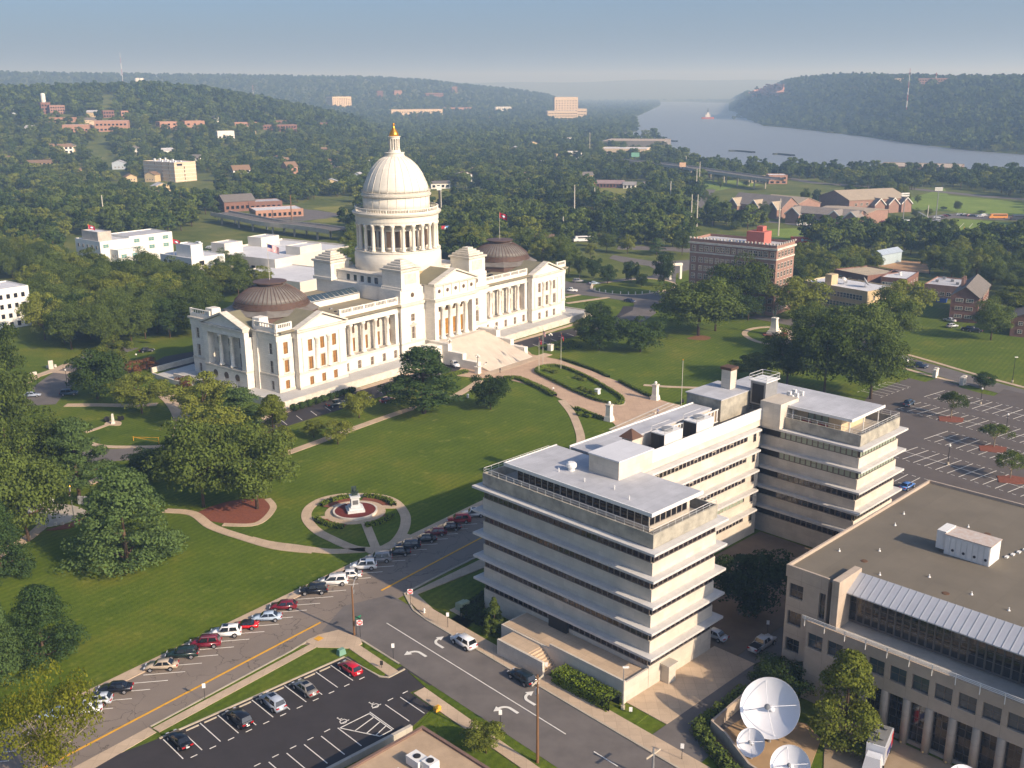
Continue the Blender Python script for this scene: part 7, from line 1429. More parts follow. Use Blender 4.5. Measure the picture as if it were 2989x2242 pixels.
_azc = math.atan2(0 - offl(1.8, -19)[1], 0 - offl(1.8, -19)[0])
sat_dish('big white satellite dish in the yard before the tan building', 1.2, -18.6, 4.9, 3.75, _azc - .28, math.radians(36)); sat_dish('small white satellite dish at the left of the yard', -3.4, -18.8, 2.3, 1.75, _azc - .3, math.radians(38)); sat_dish('middle sized white dish at the bottom of the yard', -4.6, -25.0, 2.8, 2.35, _azc - .25, math.radians(38)); sat_dish('white dish cut by the bottom edge before the glass front', 7.6, -40.5, 2.4, 1.8, _azc, math.radians(60))
# ------------------------------------------------------------------ low building cut by the bottom edge
BA = math.radians(-44.5); B0 = at(*Z(800, 1600, 2.572)(1115, 1330), 4.6)
t = thing('low_building', 'flat tan roofed low building cut by the bottom edge with grey roof units', 'building', (B0.x, B0.y, 0), BA)
MB().box(0, 30, -16, 0, 0, 4.2).obj('wall', BRICKD, t); MB().box(.4, 29.6, -15.6, -.4, 4.2, 4.32).obj('roof', mat('old_gravel_roof', srgb(176, 152, 124), .95, .16, .35), t); p_ = MB(); p_.box(0, 30, -.4, 0, 4.2, 4.6); p_.box(0, .4, -16, -.4, 4.2, 4.6); p_.obj('parapet', mat('brown_coping', srgb(120, 96, 84), .8, .15, .5), t)
for i, (x, y, w_, d_, h_) in enumerate(((4.2, -6.2, 2.2, 1.6, 1.1), (6.5, -5.8, 1.5, 1.5, 1.3), (7.4, -8.4, 1.8, 1.4, .9), (5.0, -9.2, 1.6, 1.2, .8))): u_ = MB().box(x, x + w_, y, y + d_, 4.5, 4.5 + h_).obj('roof_unit', WHITEP, t); MB().lathe([(.45, 0), (.45, .08), (.3, .09)], 14, (x + w_ / 2, y + d_ / 2, 4.5 + h_)).obj('fan', DARK, u_)
tag(ribbon(MB(), [LT(24.4, -20.7), LT(-10, -20.7)], .5, 0, .9).obj('lot_wall', CONC), 'weathered low concrete wall along the lower edge of the left lot', 'wall')
slab('verge', [S2(-14, .2), S2(-60, .1), S2(-60, 1.8), S2(-24.5, 1.6)], .1, GRASS); slab('sidewalk', [S2(-18.9, 1.0), S2(-60, 1.9), S2(-60, 3.4), S2(-19, 3.0)], .12, WALK); slab('verge', [S2(-19.4, .15), S2(-26, .15), S2(-26, 1.0), S2(-19.4, 1.0)], .13, GRASS); slab('verge', [S2(-24, 3.4), S2(-60, 3.6), S2(-60, 7.5), LT(26, -24), LT(24.6, -21)], .07, GRASS)
# ------------------------------------------------------------------ cars
TYRE = mat('tyre_rubber', srgb(28, 27, 27), .9, 0); RIM = mat('alloy_rim', srgb(176, 176, 178), .35, 0, metal=.6); CGLASS = mat('car_glass', srgb(22, 24, 28), .05, 0, spec=.9); HEADL = mat('headlight_glass', srgb(214, 216, 220), .15, 0, spec=.8); TAILL = mat('taillight_glass', srgb(170, 24, 24), .25, 0, spec=.6); TRIM = mat('black_trim', srgb(30, 30, 30), .6, 0); PLATE = mat('licence_plate', srgb(214, 212, 206), .6, 0)
_PAINT = {}
def paint(c):
    if c not in _PAINT:
        m = bpy.data.materials.new('car_paint'); m.use_nodes = True; b = m.node_tree.nodes['Principled BSDF']; b.inputs['Base Color'].default_value = (*srgb(*c), 1); b.inputs['Roughness'].default_value = .3; b.inputs['Coat Weight'].default_value = .6; b.inputs['Coat Roughness'].default_value = .06; _PAINT[c] = m
    return _PAINT[c]
# side profiles: hood/boot line, roof line; x forward
CT = { # length, width, belt z, nose z, hood start x, windshield (base x, top x), rear (top x, base x), roof z, tail z
 'sedan': (4.75, 1.82, .93, .72, (1.05, .35), (-1.05, -1.75), 1.45, .98), 'suv': (4.7, 1.9, 1.08, .95, (1.15, .55), (-1.85, -2.2), 1.76, 1.1), 'minivan': (5.05, 1.96, 1.05, .86, (1.45, .55), (-2.1, -2.42), 1.74, 1.08), 'hatch': (4.35, 1.78, .95, .76, (1.0, .3), (-1.55, -2.05), 1.48, 1.0), 'wagon': (4.75, 1.84, 1.0, .84, (1.1, .45), (-1.8, -2.25), 1.62, 1.05), 'coupe': (4.3, 1.8, .88, .68, (.75, .15), (-.95, -1.5), 1.3, .92), 'pickup': (5.6, 1.98, 1.12, 1.0, (1.25, .7), (-.75, -.95), 1.84, 1.1)}
_CARM = {}
def car_parts(kind):
    if kind in _CARM: return _CARM[kind]
    Lc, Wc, zb, zn, (wb, wt), (rt, rb), zr, ztl = CT[kind]; h = Lc / 2; w = Wc / 2
    prof = [(-h + .05, .32), (-h, .55), (-h + .04, ztl - .08), (-h + .2, ztl), (rb, zb + .02), (wb, zb), (h - .55, zn + .06), (h - .12, zn - .06), (h, .52), (h - .06, .3)]
    bm = bmesh.new(); side = {}
    for s in (-1, 1): side[s] = [bm.verts.new((x, s * (w - (.10 if z > .8 else .03) - (.16 if abs(x) > h - .25 else 0)), z)) for x, z in prof]
    n = len(prof); bm.faces.new(side[-1][::-1]); bm.faces.new(side[1])
    for i in range(n): j = (i + 1) % n; bm.faces.new((side[-1][i], side[-1][j], side[1][j], side[1][i]))
    bmesh.ops.bevel(bm, geom=[e for e in bm.edges], offset=.07, segments=2, affect='EDGES', clamp_overlap=True); bmesh.ops.recalc_face_normals(bm, faces=bm.faces)
    body = bpy.data.meshes.new('body'); bm.to_mesh(body); bm.free(); body.materials.append(TRIM); body.polygons.foreach_set('use_smooth', [True] * len(body.polygons))
    ti = .2; wl = w - .1
    def cabin(e, z0):  # corners of the glasshouse
        return [(rb - e, -wl - e, z0), (wb + e, -wl - e, z0), (wb + e, wl + e, z0), (rb - e, wl + e, z0), (rt - e, -wl + ti - e, zr + e), (wt + e, -wl + ti - e, zr + e), (wt + e, wl - ti + e, zr + e), (rt - e, wl - ti + e, zr + e)]
    FC = [(0, 3, 2, 1), (4, 5, 6, 7), (0, 1, 5, 4), (1, 2, 6, 5), (2, 3, 7, 6), (3, 0, 4, 7)]
    c = cabin(0, zb - .05); bm = bmesh.new(); vs = [bm.verts.new(p) for p in c]
    for f in FC: bm.faces.new([vs[i] for i in f])
    bmesh.ops.bevel(bm, geom=[e for e in bm.edges], offset=.06, segments=2, affect='EDGES', clamp_overlap=True); roof = bpy.data.meshes.new('cabin'); bm.to_mesh(roof); bm.free(); roof.materials.append(TRIM); roof.polygons.foreach_set('use_smooth', [True] * len(roof.polygons))
    def pane(name, i0, i1, i2, i3, a0=.06, a1=.94, b0=.16, b1=.9):
        P = [Vector(cabin(.012, zb - .05)[i]) for i in (i0, i1, i2, i3)]; q = lambda u, v: (P[0] * (1 - u) + P[1] * u) * (1 - v) + (P[3] * (1 - u) + P[2] * u) * v
        return MB().add([q(a0, b0), q(a1, b0), q(a1, b1), q(a0, b1)], [(0, 1, 2, 3)]).mesh(name, CGLASS)
    parts = [('windshield', pane('windshield', 1, 2, 6, 5), None), ('rear_window', pane('rear_window', 3, 0, 4, 7), None)]
    for (i0, i1, i2, i3) in ((0, 1, 5, 4), (2, 3, 7, 6)):
        parts.append(('side_window', pane('side_window', i0, i1, i2, i3, .08, .46), None)); parts.append(('side_window', pane('side_window', i0, i1, i2, i3, .52, .9), None))
    wr = .33 if kind in ('sedan', 'hatch', 'coupe') else .37; tm = MB().lathe([(wr * .62, -.11), (wr * .95, -.11), (wr, -.07), (wr, .07), (wr * .95, .11), (wr * .62, .11)], 18, cap=False).mesh('wheel', TYRE, True); rm = MB().lathe([(.02, -.1), (wr * .64, -.1), (wr * .64, .1), (.02, .1)], 12).mesh('rim', RIM)
    _CARM[kind] = (body, roof, parts, tm, rm, wr, Lc, Wc, zn, ztl, zr, (rt, wt)); return _CARM[kind]
def car(kind, label, x, y, rz, col, group=None, z=.08, sunroof=False, rack=False, scale=1.0):
    body, roof, parts, tm, rm, wr, Lc, Wc, zn, ztl, zr, (rt, wt) = car_parts(kind); t = thing({'pickup': 'pickup_truck', 'minivan': 'minivan'}.get(kind, 'car'), label, {'pickup': 'pickup', 'minivan': 'van'}.get(kind, 'car'), (x, y, z), rz, group); p = paint(col); t.scale = (scale,) * 3
    link('body', body, t, mat_=p); link('cabin', roof, t, mat_=p if kind != 'coupe' else TRIM)
    for nm, me, _ in parts: link(nm, me, t)
    for sx in (Lc / 2 - .92, -Lc / 2 + .98):
        for sy in (-1, 1): w = link('wheel', tm, t, (sx, sy * (Wc / 2 - .13), wr)); w.rotation_euler = (math.pi / 2, 0, 0); link('rim', rm, w, (0, 0, -.02 * sy))
    for sy in (-1, 1):
        link('headlight', _LM('headlight', HEADL), t, (Lc / 2 - .12, sy * (Wc / 2 - .4), zn - .14)); link('taillight', _LM('taillight', TAILL), t, (-Lc / 2 + .05, sy * (Wc / 2 - .36), ztl - .2))
    link('licence_plate', _LM('licence_plate', PLATE), t, (-Lc / 2 + .01, 0, .62))
    if sunroof: MB().box(wt - .95, wt - .15, -.42, .42, zr + .005, zr + .02).obj('sunroof', CGLASS, t)
    if rack:
        for sy in (-1, 1): MB().tube((rt + .1, sy * (Wc / 2 - .36), zr + .06), (wt - .1, sy * (Wc / 2 - .36), zr + .06), .025, n=5).obj('roof_rail', RIM, t)
    if kind == 'pickup': MB().box(-Lc / 2 + .25, -1.0, -Wc / 2 + .22, Wc / 2 - .22, .75, 1.14).obj('bed', TRIM, t)
    return t
_LMC = {}
def _LM(n, m):
    if n not in _LMC: _LMC[n] = MB().box(-.1, .1, -.2, .2, -.08, .08).mesh(n, m) if n != 'licence_plate' else MB().box(-.02, .02, -.22, .22, -.08, .08).mesh(n, m)
    return _LMC[n]
def atz(zf, x, y): p = at(*zf(x, y)); return p.x, p.y
C7 = Z(0, 1600, 2.572); C8 = Z(800, 1600, 2.572); CC_ = Z(800, 1400, 3.687)
# the slanted row along the street: (kind, colour, zoom, centre on the ground, label, extras)
SL = A1 + math.radians(180 - 46)                    # noses point to the lawn-side kerb
ROW = [('hatch', (150, 170, 190), C7, 430, 1275, 'pale blue car mostly hidden by the yellow-green tree, lowest of the street row'), ('sedan', (214, 216, 220), C7, 640, 1240, 'white sedan partly behind the yellow-green tree in the street row'), ('hatch', (178, 184, 192), C7, 725, 1170, 'silver hatchback just above the yellow-green tree', 1), ('sedan', (20, 22, 28), C7, 868, 1082, 'black sedan standing apart near the low end of the street row'), ('sedan', (176, 160, 138), C7, 1215, 910, 'tan sedan with dark wheels in the street row'), ('wagon', (26, 44, 40), C7, 1372, 820, 'dark green wagon right of the tan sedan'), ('suv', (112, 22, 40), C7, 1545, 740, 'maroon SUV with roof rails between the green wagon and a white SUV', 2), ('suv', (226, 226, 226), C7, 1700, 660, 'white SUV with a dark roof window beside the red convertible', 1), ('coupe', (200, 24, 30), C7, 1840, 605, 'bright red convertible with a black top'), ('sedan', (168, 184, 200), C7, 2005, 545, 'light blue sedan right of the red convertible'), ('hatch', (110, 22, 36), C7, 2130, 460, 'maroon hatchback right of the light blue sedan'), ('suv', (24, 28, 36), CC_, 430, 1225, 'boxy black SUV alone between two gaps in the street row'), ('minivan', (226, 226, 224), CC_, 640, 1130, 'long white minivan first of the white group', 2), ('sedan', (222, 222, 220), CC_, 800, 1060, 'white sedan between the white minivan and the white jeep-like SUV'), ('suv', (228, 228, 226), CC_, 965, 965, 'large white SUV with roof window at the shadow edge', 1), ('suv', (140, 142, 146), CC_, 1130, 885, 'grey SUV first in the shade of the offices', 2), ('sedan', (22, 26, 34), CC_, 1330, 815, 'black sedan next to the grey SUV in the shade'), ('wagon', (40, 52, 70), CC_, 1440, 740, 'dark blue wagon in the shaded part of the street row', 2), ('sedan', (20, 30, 32), CC_, 1615, 672, 'dark teal sedan in the shaded part of the street row'), ('hatch', (120, 20, 38), CC_, 1735, 600, 'maroon hatchback in the shade'), ('sedan', (46, 28, 38), CC_, 1880, 545, 'plum sedan in the shade'), ('suv', (168, 22, 34), CC_, 1990, 465, 'red SUV next to the last white one'), ('suv', (222, 222, 220), CC_, 2150, 400, 'white SUV at the top of the street row beside the office ledges', 1)]
for r_ in ROW:
    kd, col, zf, x, y, lb = r_[:6]; ex = r_[6] if len(r_) > 6 else 0; px, py = atz(zf, x, y); car(kd, lb, px, py, SL, col, 'cars parked slanted along the street', sunroof=ex == 1, rack=ex == 2)
lotz = LTA + math.pi / 2
for kd, col, zf, x, y, lb, ex in (('sedan', (20, 22, 26), C7, 1350, 1470, 'black sedan in the first stall of the left lot', 0), ('suv', (22, 24, 30), C7, 1800, 1310, 'black SUV two stalls on in the left lot', 0), ('suv', (160, 168, 180), C7, 2050, 1190, 'silver blue SUV with roof window in the left lot', 1), ('sedan', (140, 136, 130), C8, 235, 1080, 'grey sedan with sunroof in the left lot', 1), ('hatch', (190, 26, 44), C8, 572, 930, 'red hatchback in the last stall of the left lot', 0)):
    px, py = atz(zf, x, y); car(kd, lb, px, py, lotz, col, 'cars in the left lot', sunroof=ex == 1)
px, py = atz(C8, 1425, 735); car('suv', 'white SUV parked at the kerb below the offices', px, py, A2, (228, 228, 228), 'cars along the side street', sunroof=False)
px, py = atz(C8, 1860, 1000); car('wagon', 'dark green SUV parked at the kerb nearer the bottom', px, py, A2, (22, 34, 40), 'cars along the side street')
def cars(zf, rows, z=.1):
    for kd, x, y, rz, col, lb in rows: px, py = atz(zf, x, y); car(kd, lb, px, py, rz, col, z=z)
cars(C8, [])
_r = lambda d: math.radians(d)
cars(Z(2050, 1540, 2.3557), [('pickup', 410, 830, OA, (206, 206, 204), 'white pickup parked by the dark tree in the service drive'), ('sedan', 75, 760, OA + 1.57, (204, 206, 208), 'pale car half hidden behind the corner of the offices')], .12)
cars(R2, [('suv', 1075, 1290, _r(-20), (206, 206, 204), 'silver SUV parked on the side road above the big lot'), ('suv', 1250, 1340, _r(-20), (30, 44, 70), 'dark blue SUV behind the silver one on the side road'), ('sedan', 1525, 915, _r(120), (200, 204, 208), 'white car nearest the brick apartments'), ('hatch', 1548, 968, _r(20), (190, 196, 200), 'silver hatchback beside the grass slope'), ('suv', 1695, 1000, _r(150), (26, 28, 32), 'black car left of two by the brick apartments tree'), ('sedan', 1760, 1012, _r(150), (34, 36, 42), 'black car right of two by the brick apartments tree')])
cars(Z(2500, 1050, 4.52), [('suv', 690, 610, OA + .1, (44, 62, 78), 'lone dark blue SUV in the big right lot')])
cars(Z(2260, 1150, 5.53), [('sedan', 2140, 1530, OA, (70, 110, 170), 'blue car at the edge of the tan roof beside the big lot')])
cars(R1, [('pickup', 210, 640, _r(-12), (226, 226, 224), 'white pickup on the road right of the capitol'), ('suv', 275, 552, _r(5), (150, 150, 150), 'grey car entering the loop road'), ('sedan', 425, 572, _r(8), (176, 196, 210), 'pale blue car on the loop road'), ('sedan', 752, 735, _r(-35), (30, 44, 80), 'dark blue car at the mouth of the front drive')])
cars(Z5, [('sedan', 1265, 1262, _r(30), (22, 22, 26), 'black sedan on the drive left of the south terrace'), ('sedan', 275, 1650, _r(15), (150, 160, 176), 'pale blue car at the left end of the left drive'), ('suv', 595, 1635, _r(12), (60, 84, 104), 'steel blue SUV below the round maple')])
cars(Z(800, 1050, 2.458), [('pickup', 450, 335, CAP_A - .2, (26, 40, 46), 'dark green pickup on the front drive'), ('sedan', 810, 305, CAP_A, (130, 20, 30), 'red car on the front drive behind the lawn pine')])
cars(Z(1100, 700, 3.687), [('suv', 840, 1365, CAP_A - math.pi / 2 - .5, (222, 224, 226), 'white SUV left of the capitol stairs'), ('suv', 900, 1330, CAP_A - math.pi / 2 - .5, (176, 182, 188), 'silver SUV between the white one and the capitol stairs')])
# small far cars: one mesh each
_FC = {}
def farcar(label, x, y, rz, col, group, big=0):
    k = (col, big)
    if k not in _FC:
        b = MB(); s = 1.0; L_, w_, h_ = (4.6, 1.8, 1.5) if not big else (11.5, 2.5, 3.1)
        b.box(-L_ / 2, L_ / 2, -w_ / 2, w_ / 2, .35, h_ * .58); b.frust(-L_ * .42, L_ * .28 if not big else L_ * .49, -w_ / 2 + .06, w_ / 2 - .06, h_ * .58, h_, .35 if not big else .1, .2 if not big else .05); b.mi = 1
        b.box(-L_ * .3, L_ * .2 if not big else L_ * .45, -w_ / 2 - .01, w_ / 2 + .01, h_ * .62, h_ * .85)
        for sx in (-L_ * .3, L_ * .3):
            for sy in (-w_ / 2, w_ / 2): b.tube((sx, sy - .12, .34), (sx, sy + .12, .34), .34, n=10)
        _FC[k] = b.mesh('car' if not big else 'bus', [paint(col), TRIM])
    return tag(link('parked_car' if not big else 'bus', _FC[k], None, (x, y, .1), rz), label, 'car' if not big else 'bus', group)
fl = ((1460, 1440), (1500, 1432), (1525, 1425), (1550, 1420), (1475, 1470), (1660, 1415), (1700, 1418), (1740, 1422), (1770, 1424), (1830, 1430), (1860, 1420), (1880, 1418), (1010, 1475), (1030, 1478), (1015, 1530))
for i, (x, y) in enumerate(fl): px, py = atz(Z4, x, y); farcar('car parked beside the sports field', px, py, RNG.uniform(-.3, .3), [(200, 204, 208), (60, 66, 74), (120, 24, 34), (30, 34, 40), (170, 174, 180)][i % 5], 'cars beside the sports field')
for x, y, lb, col, rz in ((335, 1500, 'long white bus before the gabled school hall', (226, 226, 222), -.08), (468, 1515, 'shorter white bus right of the long one', (224, 226, 226), -.08), (1985, 1440, 'orange fronted bus at the far side of the sports field', (220, 150, 70), -.05), (2175, 1452, 'dark bus at the right edge beyond the sports field', (60, 66, 76), -.05), (1190, 1495, 'white bus beside the bleachers', (222, 224, 224), -.1)):
    px, py = atz(Z4, x, y); farcar(lb, px, py, rz, col, None, 1)
for zf, pts, lb in ((Z5, ((1710, 335), (1810, 375), (1830, 372)), 'car parked behind the white offices'), (Z1, ((1020, 1025), (1035, 1022), (1220, 1130), (1690, 1130)), 'car near the beige tower')):
    for i, (x, y) in enumerate(pts): px, py = atz(zf, x, y); farcar(lb, px, py, RNG.uniform(-1, 1), [(222, 224, 224), (200, 60, 50)][i == 3], lb + 's')
px, py = atz(R1, 325, 175); farcar('white truck parked behind the low brick building', px, py, .2, (224, 224, 222), None, 1)
# news truck with antennas
px, py = atz(Z(2050, 1540, 2.3557), 1200, 1600); t = thing('news_truck', 'white news truck with red rear and roof equipment before the glass front', 'truck', (px, py, .12), OA + math.pi + .25)
b = MB(); b.box(-3.2, 1.6, -1.15, 1.15, .5, 3.0); b.obj('box_body', paint((214, 216, 220)), t); MB().frust(1.6, 3.4, -1.1, 1.1, .5, 2.2, .25).obj('cab', paint((214, 216, 220)), t); MB().add([(3.16, -.9, 1.3), (3.16, .9, 1.3), (2.98, .8, 2.1), (2.98, -.8, 2.1)], [(0, 1, 2, 3)]).obj('windshield', CGLASS, t); MB().box(-3.24, -2.2, -1.17, 1.17, .9, 2.6).obj('red_panel', mat('red_truck_panel', srgb(196, 40, 40), .4, .2, 1), t); MB().box(-2.1, .4, -1.17, 1.17, .9, 1.8).obj('blue_panel', mat('blue_truck_panel', srgb(60, 64, 120), .4, .3, 2), t); MB().box(-3.0, 1.4, -1.0, 1.0, 3.0, 3.08).obj('roof_deck', GREYM, t)
for x, y, r_ in ((-2.2, .4, .4), (-1.0, -.4, .5), (.2, .4, .45)): MB().lathe([(r_ * .3, 0), (r_ * .6, .1), (r_, .35)], 12, (x, y, 3.08)).obj('roof_antenna', GREYM, t)
for sx in (-2, 2.2):
    for sy in (-1.05, 1.05): MB().tube((sx, sy - .14, .42), (sx, sy + .14, .42), .42, n=14).obj('wheel', TYRE, t)
# ------------------------------------------------------------------ people and figures
SKIN = mat('skin', srgb(186, 140, 112), .6, 0); HAIRM = mat('dark_hair', srgb(40, 30, 24), .7, 0)
_FIG = {}
def figure_mesh(pose):
    """one continuous body grown over a skeleton; returns mesh with material slots shirt, trousers, skin, hair, shoes"""
    if pose in _FIG: return _FIG[pose]
    st = {'walk': .22, 'stand': .05, 'seat': 0}[pose]
    J = [(0, 0, .95, .13), (0, 0, 1.18, .12), (0, 0, 1.4, .15), (0, 0, 1.5, .06), (0, 0, 1.58, .075), (0, .01, 1.7, .09),
         (.1, 0, .9, .095), (.11, st, .5, .065), (.11, st * .9 - (.12 if pose == 'walk' else 0), .09, .045), (.11, st + .12, .04, .04),
         (-.1, 0, .9, .095), (-.11, -st * .3, .5, .065), (-.11, -st * 1.5, .09, .045), (-.11, -st * 1.5 + .14, .04, .04),
         (.2, 0, 1.42, .06), (.25, -st * .5, 1.14, .045), (.24, .06 - st * .4, .9, .035), (.24, .1 - st * .4, .8, .03),
         (-.2, 0, 1.42, .06), (-.25, st * .6, 1.14, .045), (-.23, st + .06, .92, .035), (-.23, st + .12, .83, .03)]
    if pose == 'seat':
        J = [(x, y, z - .45, r) for x, y, z, r in J]
        for i, (x, y, z) in {7: (.12, .42, .5), 8: (.12, .45, .08), 9: (.12, .57, .04), 11: (-.12, .42, .5), 12: (-.12, .45, .08), 13: (-.12, .57, .04)}.items(): J[i] = (x, y, z, J[i][3])
    E_ = [(0, 1), (1, 2), (2, 3), (3, 4), (4, 5), (0, 6), (6, 7), (7, 8), (8, 9), (0, 10), (10, 11), (11, 12), (12, 13), (2, 14), (14, 15), (15, 16), (16, 17), (2, 18), (18, 19), (19, 20), (20, 21)]
    me = bpy.data.meshes.new('figure'); me.from_pydata([j[:3] for j in J], E_, []); o = bpy.data.objects.new('figure', me); COL.objects.link(o)
    o.modifiers.new('skin', 'SKIN')
    for i, j in enumerate(J): me.skin_vertices[0].data[i].radius = (j[3], j[3] * .85)
    me.skin_vertices[0].data[0].use_root = True
    s = o.modifiers.new('sub', 'SUBSURF'); s.levels = 1; s.render_levels = 1
    dg = bpy.context.evaluated_depsgraph_get(); r = bpy.data.meshes.new_from_object(o.evaluated_get(dg)); bpy.data.objects.remove(o); off = .45 if pose == 'seat' else 0
    mi = []
    for p in r.polygons:
        c = p.center; z = c.z + off
        mi.append(3 if z > 1.68 or (z > 1.6 and c.y < -.03) else 2 if z > 1.5 or (abs(c.x) > .2 and z < .93) else 0 if z > .98 or abs(c.x) > .19 else 4 if z < .1 else 1)
    r.name = 'body'
    while len(r.materials) < 5: r.materials.append(SKIN)
    r.polygons.foreach_set('material_index', mi); r.polygons.foreach_set('use_smooth', [True] * len(mi)); _FIG[pose] = r; return r
def person(label, x, y, rz, shirt, trousers, pose='walk', z=.1, mats=None, name='person', cat='person', par=None, scale=1.0):
    o = bpy.data.objects.new(name if not par else 'figure', figure_mesh(pose)); COL.objects.link(o); o.location = (x, y, z); o.rotation_euler = (0, 0, rz); o.scale = (scale,) * 3
    if par: o.parent = par
    else: tag(o, label, cat)
    ms = mats or [mat('cloth_%d_%d_%d' % shirt, srgb(*shirt), .8, 0), mat('cloth_%d_%d_%d' % trousers, srgb(*trousers), .8, 0), SKIN, HAIRM, TRIM]
    for i, m in enumerate(ms): o.material_slots[i].link = 'OBJECT'; o.material_slots[i].material = m
    return o
C1 = Z(1100, 700, 3.687); CP = Z(1350, 1050, 2.765)
for zf, x, y, rz, sh, trs, lb, ps in ((C1, 1163, 1388, .5, (224, 222, 216), (40, 40, 46), 'person in a white shirt at the foot of the capitol stairs, left of two', 'stand'), (C1, 1178, 1372, 2.5, (60, 64, 76), (50, 48, 52), 'person in dark clothes at the foot of the capitol stairs, right of two', 'stand'), (C1, 1326, 1437, 1.2, (44, 46, 54), (30, 30, 36), 'person in dark clothes walking onto the plaza below the stairs', 'walk'), (C1, 1897, 1645, 4.0, (228, 226, 220), (44, 44, 52), 'person in a white shirt walking beside the oval bed', 'walk'), (CP, 1553, 468, .8, (222, 206, 190), (200, 196, 190), 'person in pale clothes on the lower plaza steps, left of two', 'walk'), (CP, 1577, 447, .8, (120, 128, 170), (70, 70, 90), 'person in blue on the lower plaza steps, right of two', 'walk')):
    px, py = atz(zf, x, y); person(lb, px, py, rz, sh, trs, ps)
# ------------------------------------------------------------------ monuments
BZ = [BRONZE] * 5; t = thing('statue_monument', 'bronze seated group on a tall white pedestal in the round bed', 'monument', (CC.x, CC.y, .45), A1 - .6)
for i, (w_, z0, z1) in enumerate(((1.7, 0, .5), (1.35, .5, .9), (.95, .9, 1.3), (.8, 1.3, 2.9), (1.0, 2.9, 3.15))): MB().box(-w_, w_, -w_, w_, z0, z1).obj('pedestal_block', mat('pale_marble', srgb(206, 208, 206), .6, .08, .8), t)
MB().box(-.55, .55, -.84, -.8, 1.5, 2.4).obj('plaque', mat('grey_plaque', srgb(104, 104, 104), .5, .1, 2), t)
MB().box(-.5, .5, -.1, .6, 3.15, 3.75).box(-.5, .5, .45, .65, 3.75, 4.9).obj('chair', BRONZE, t)
person('', 0, .15, math.pi, 0, 0, 'seat', 3.25, BZ, par=t, scale=1.15); person('', .62, -.2, 3.6, 0, 0, 'stand', 3.15, BZ, par=t, scale=.72); person('', -.62, -.15, 2.8, 0, 0, 'stand', 3.15, BZ, par=t, scale=.66)
mx, my = atz(R1, 2083, 1035); t = thing('tall_monument', 'tall tapered white monument with a dark winged figure on the right lawn', 'monument', (mx, my, .3), CAP_A)
for w0, z0, z1, i_ in ((2.0, 0, .6, 0), (1.7, .6, 1.3, 0), (1.35, 1.3, 2.0, .1), (1.1, 2.0, 5.2, .3), (1.0, 5.2, 5.7, 0)): MB().frust(-w0, w0, -w0, w0, z0, z1, i_).obj('pedestal_block', STONE, t)
fg = person('', 0, 0, -2.2, 0, 0, 'walk', 5.7, BZ, par=t, scale=1.6); MB().add([(-.1, .1, 7.4), (-1.6, .5, 8.8), (-.5, .3, 6.6)], [(0, 1, 2)]).add([(.1, .1, 7.4), (1.6, .5, 8.8), (.5, .3, 6.6)], [(0, 1, 2)]).obj('wings', BRONZE, t); MB().tube((.35, 0, 7.4), (.75, -.3, 9.2), .08, n=5).obj('raised_arm', BRONZE, t); person('', 1.5, -1.2, -1.5, 0, 0, 'stand', .6, BZ, par=t, scale=1.15)
gx, gy = G(ZW, (813, 462))[0]; t = thing('obelisk', 'short white marker post between two dark cannons on the square lawn', 'monument', (gx, gy, .1)); MB().frust(-.4, .4, -.4, .4, 0, .4, .08).obj('base', STONE, t); MB().frust(-.28, .28, -.28, .28, .4, 2.6, .08).obj('shaft', STONE, t)
for i, q in enumerate(((770, 445), (870, 440))):
    gx, gy = G(ZW, q)[0]; t = thing('cannon', ('left' if i == 0 else 'right') + ' dark cannon beside the white marker post', 'cannon', (gx, gy, .1), .6 + 2.2 * i); MB().tube((-.8, 0, .9), (1.1, 0, 1.05), .2, .13, 8).obj('barrel', DARK, t)
    for s in (-.5, .5): MB().tube((0, s - .05, .6), (0, s + .05, .6), .6, n=14).obj('wheel', DARK, t)
for i, (q, h_, w_) in enumerate((((368, 68), 2.6, .7), ((342, 62), .8, .35), ((398, 55), .8, .35), ((240, 112), .9, 1.0))): gx, gy = G(ZW, q)[0]; tag(MB().frust(-w_, w_, -.3, .3, 0, h_, .06).obj('stone_marker', STONE2, None, False, loc=(gx, gy, .1), rz=.6), ['tall upright granite slab beside the left lawn walk', 'small stone block left of the upright granite slab', 'small stone block right of the upright granite slab', 'low pale stone drum near the left lawn walk'][i], 'stone')
mc = Vector(G(ZW, (430, 1110))[0])
for i, (a0, a1, lb) in enumerate(((20, 75, 'curved granite memorial wall at the right of the small plaza'), (120, 190, 'curved granite memorial wall at the left of the small plaza'))):
    t = thing('memorial_wall', lb, 'memorial', (mc.x, mc.y, .12))
    for k in range(5):
        b0, b1 = a0 + (a1 - a0) * k / 5, a0 + (a1 - a0) * (k + .92) / 5; ribbon(MB(), [(6.2 * math.cos(math.radians(b)), 5.4 * math.sin(math.radians(b))) for b in (b0, (b0 + b1) / 2, b1)], .5, 0, 1.9 - .12 * abs(k - 2)).obj('wall_panel', mat('grey_granite', srgb(168, 168, 168), .6, .12, .8), t)
for q in ((400, 1190), (450, 1185), (600, 1125), (625, 1115)): gx, gy = G(ZW, q)[0]; tag(MB().frust(-.3, .3, -.3, .3, 0, .6, .05).obj('stone_post', STONE2, None, False, loc=(gx, gy, .1)), 'small pale stone post on the rim of the memorial plaza', 'post', 'stone posts of the memorial')
tag(MB().frust(-.7, .7, -.55, .55, 0, 1.3, .1).box(-.8, .8, -.65, .65, 1.3, 1.45).obj('bell_pedestal', WHITEP, None, False, loc=(*G(ZP, (1090, 282))[0], .2), rz=CAP_A), 'white block pedestal inside the oval bed', 'pedestal')
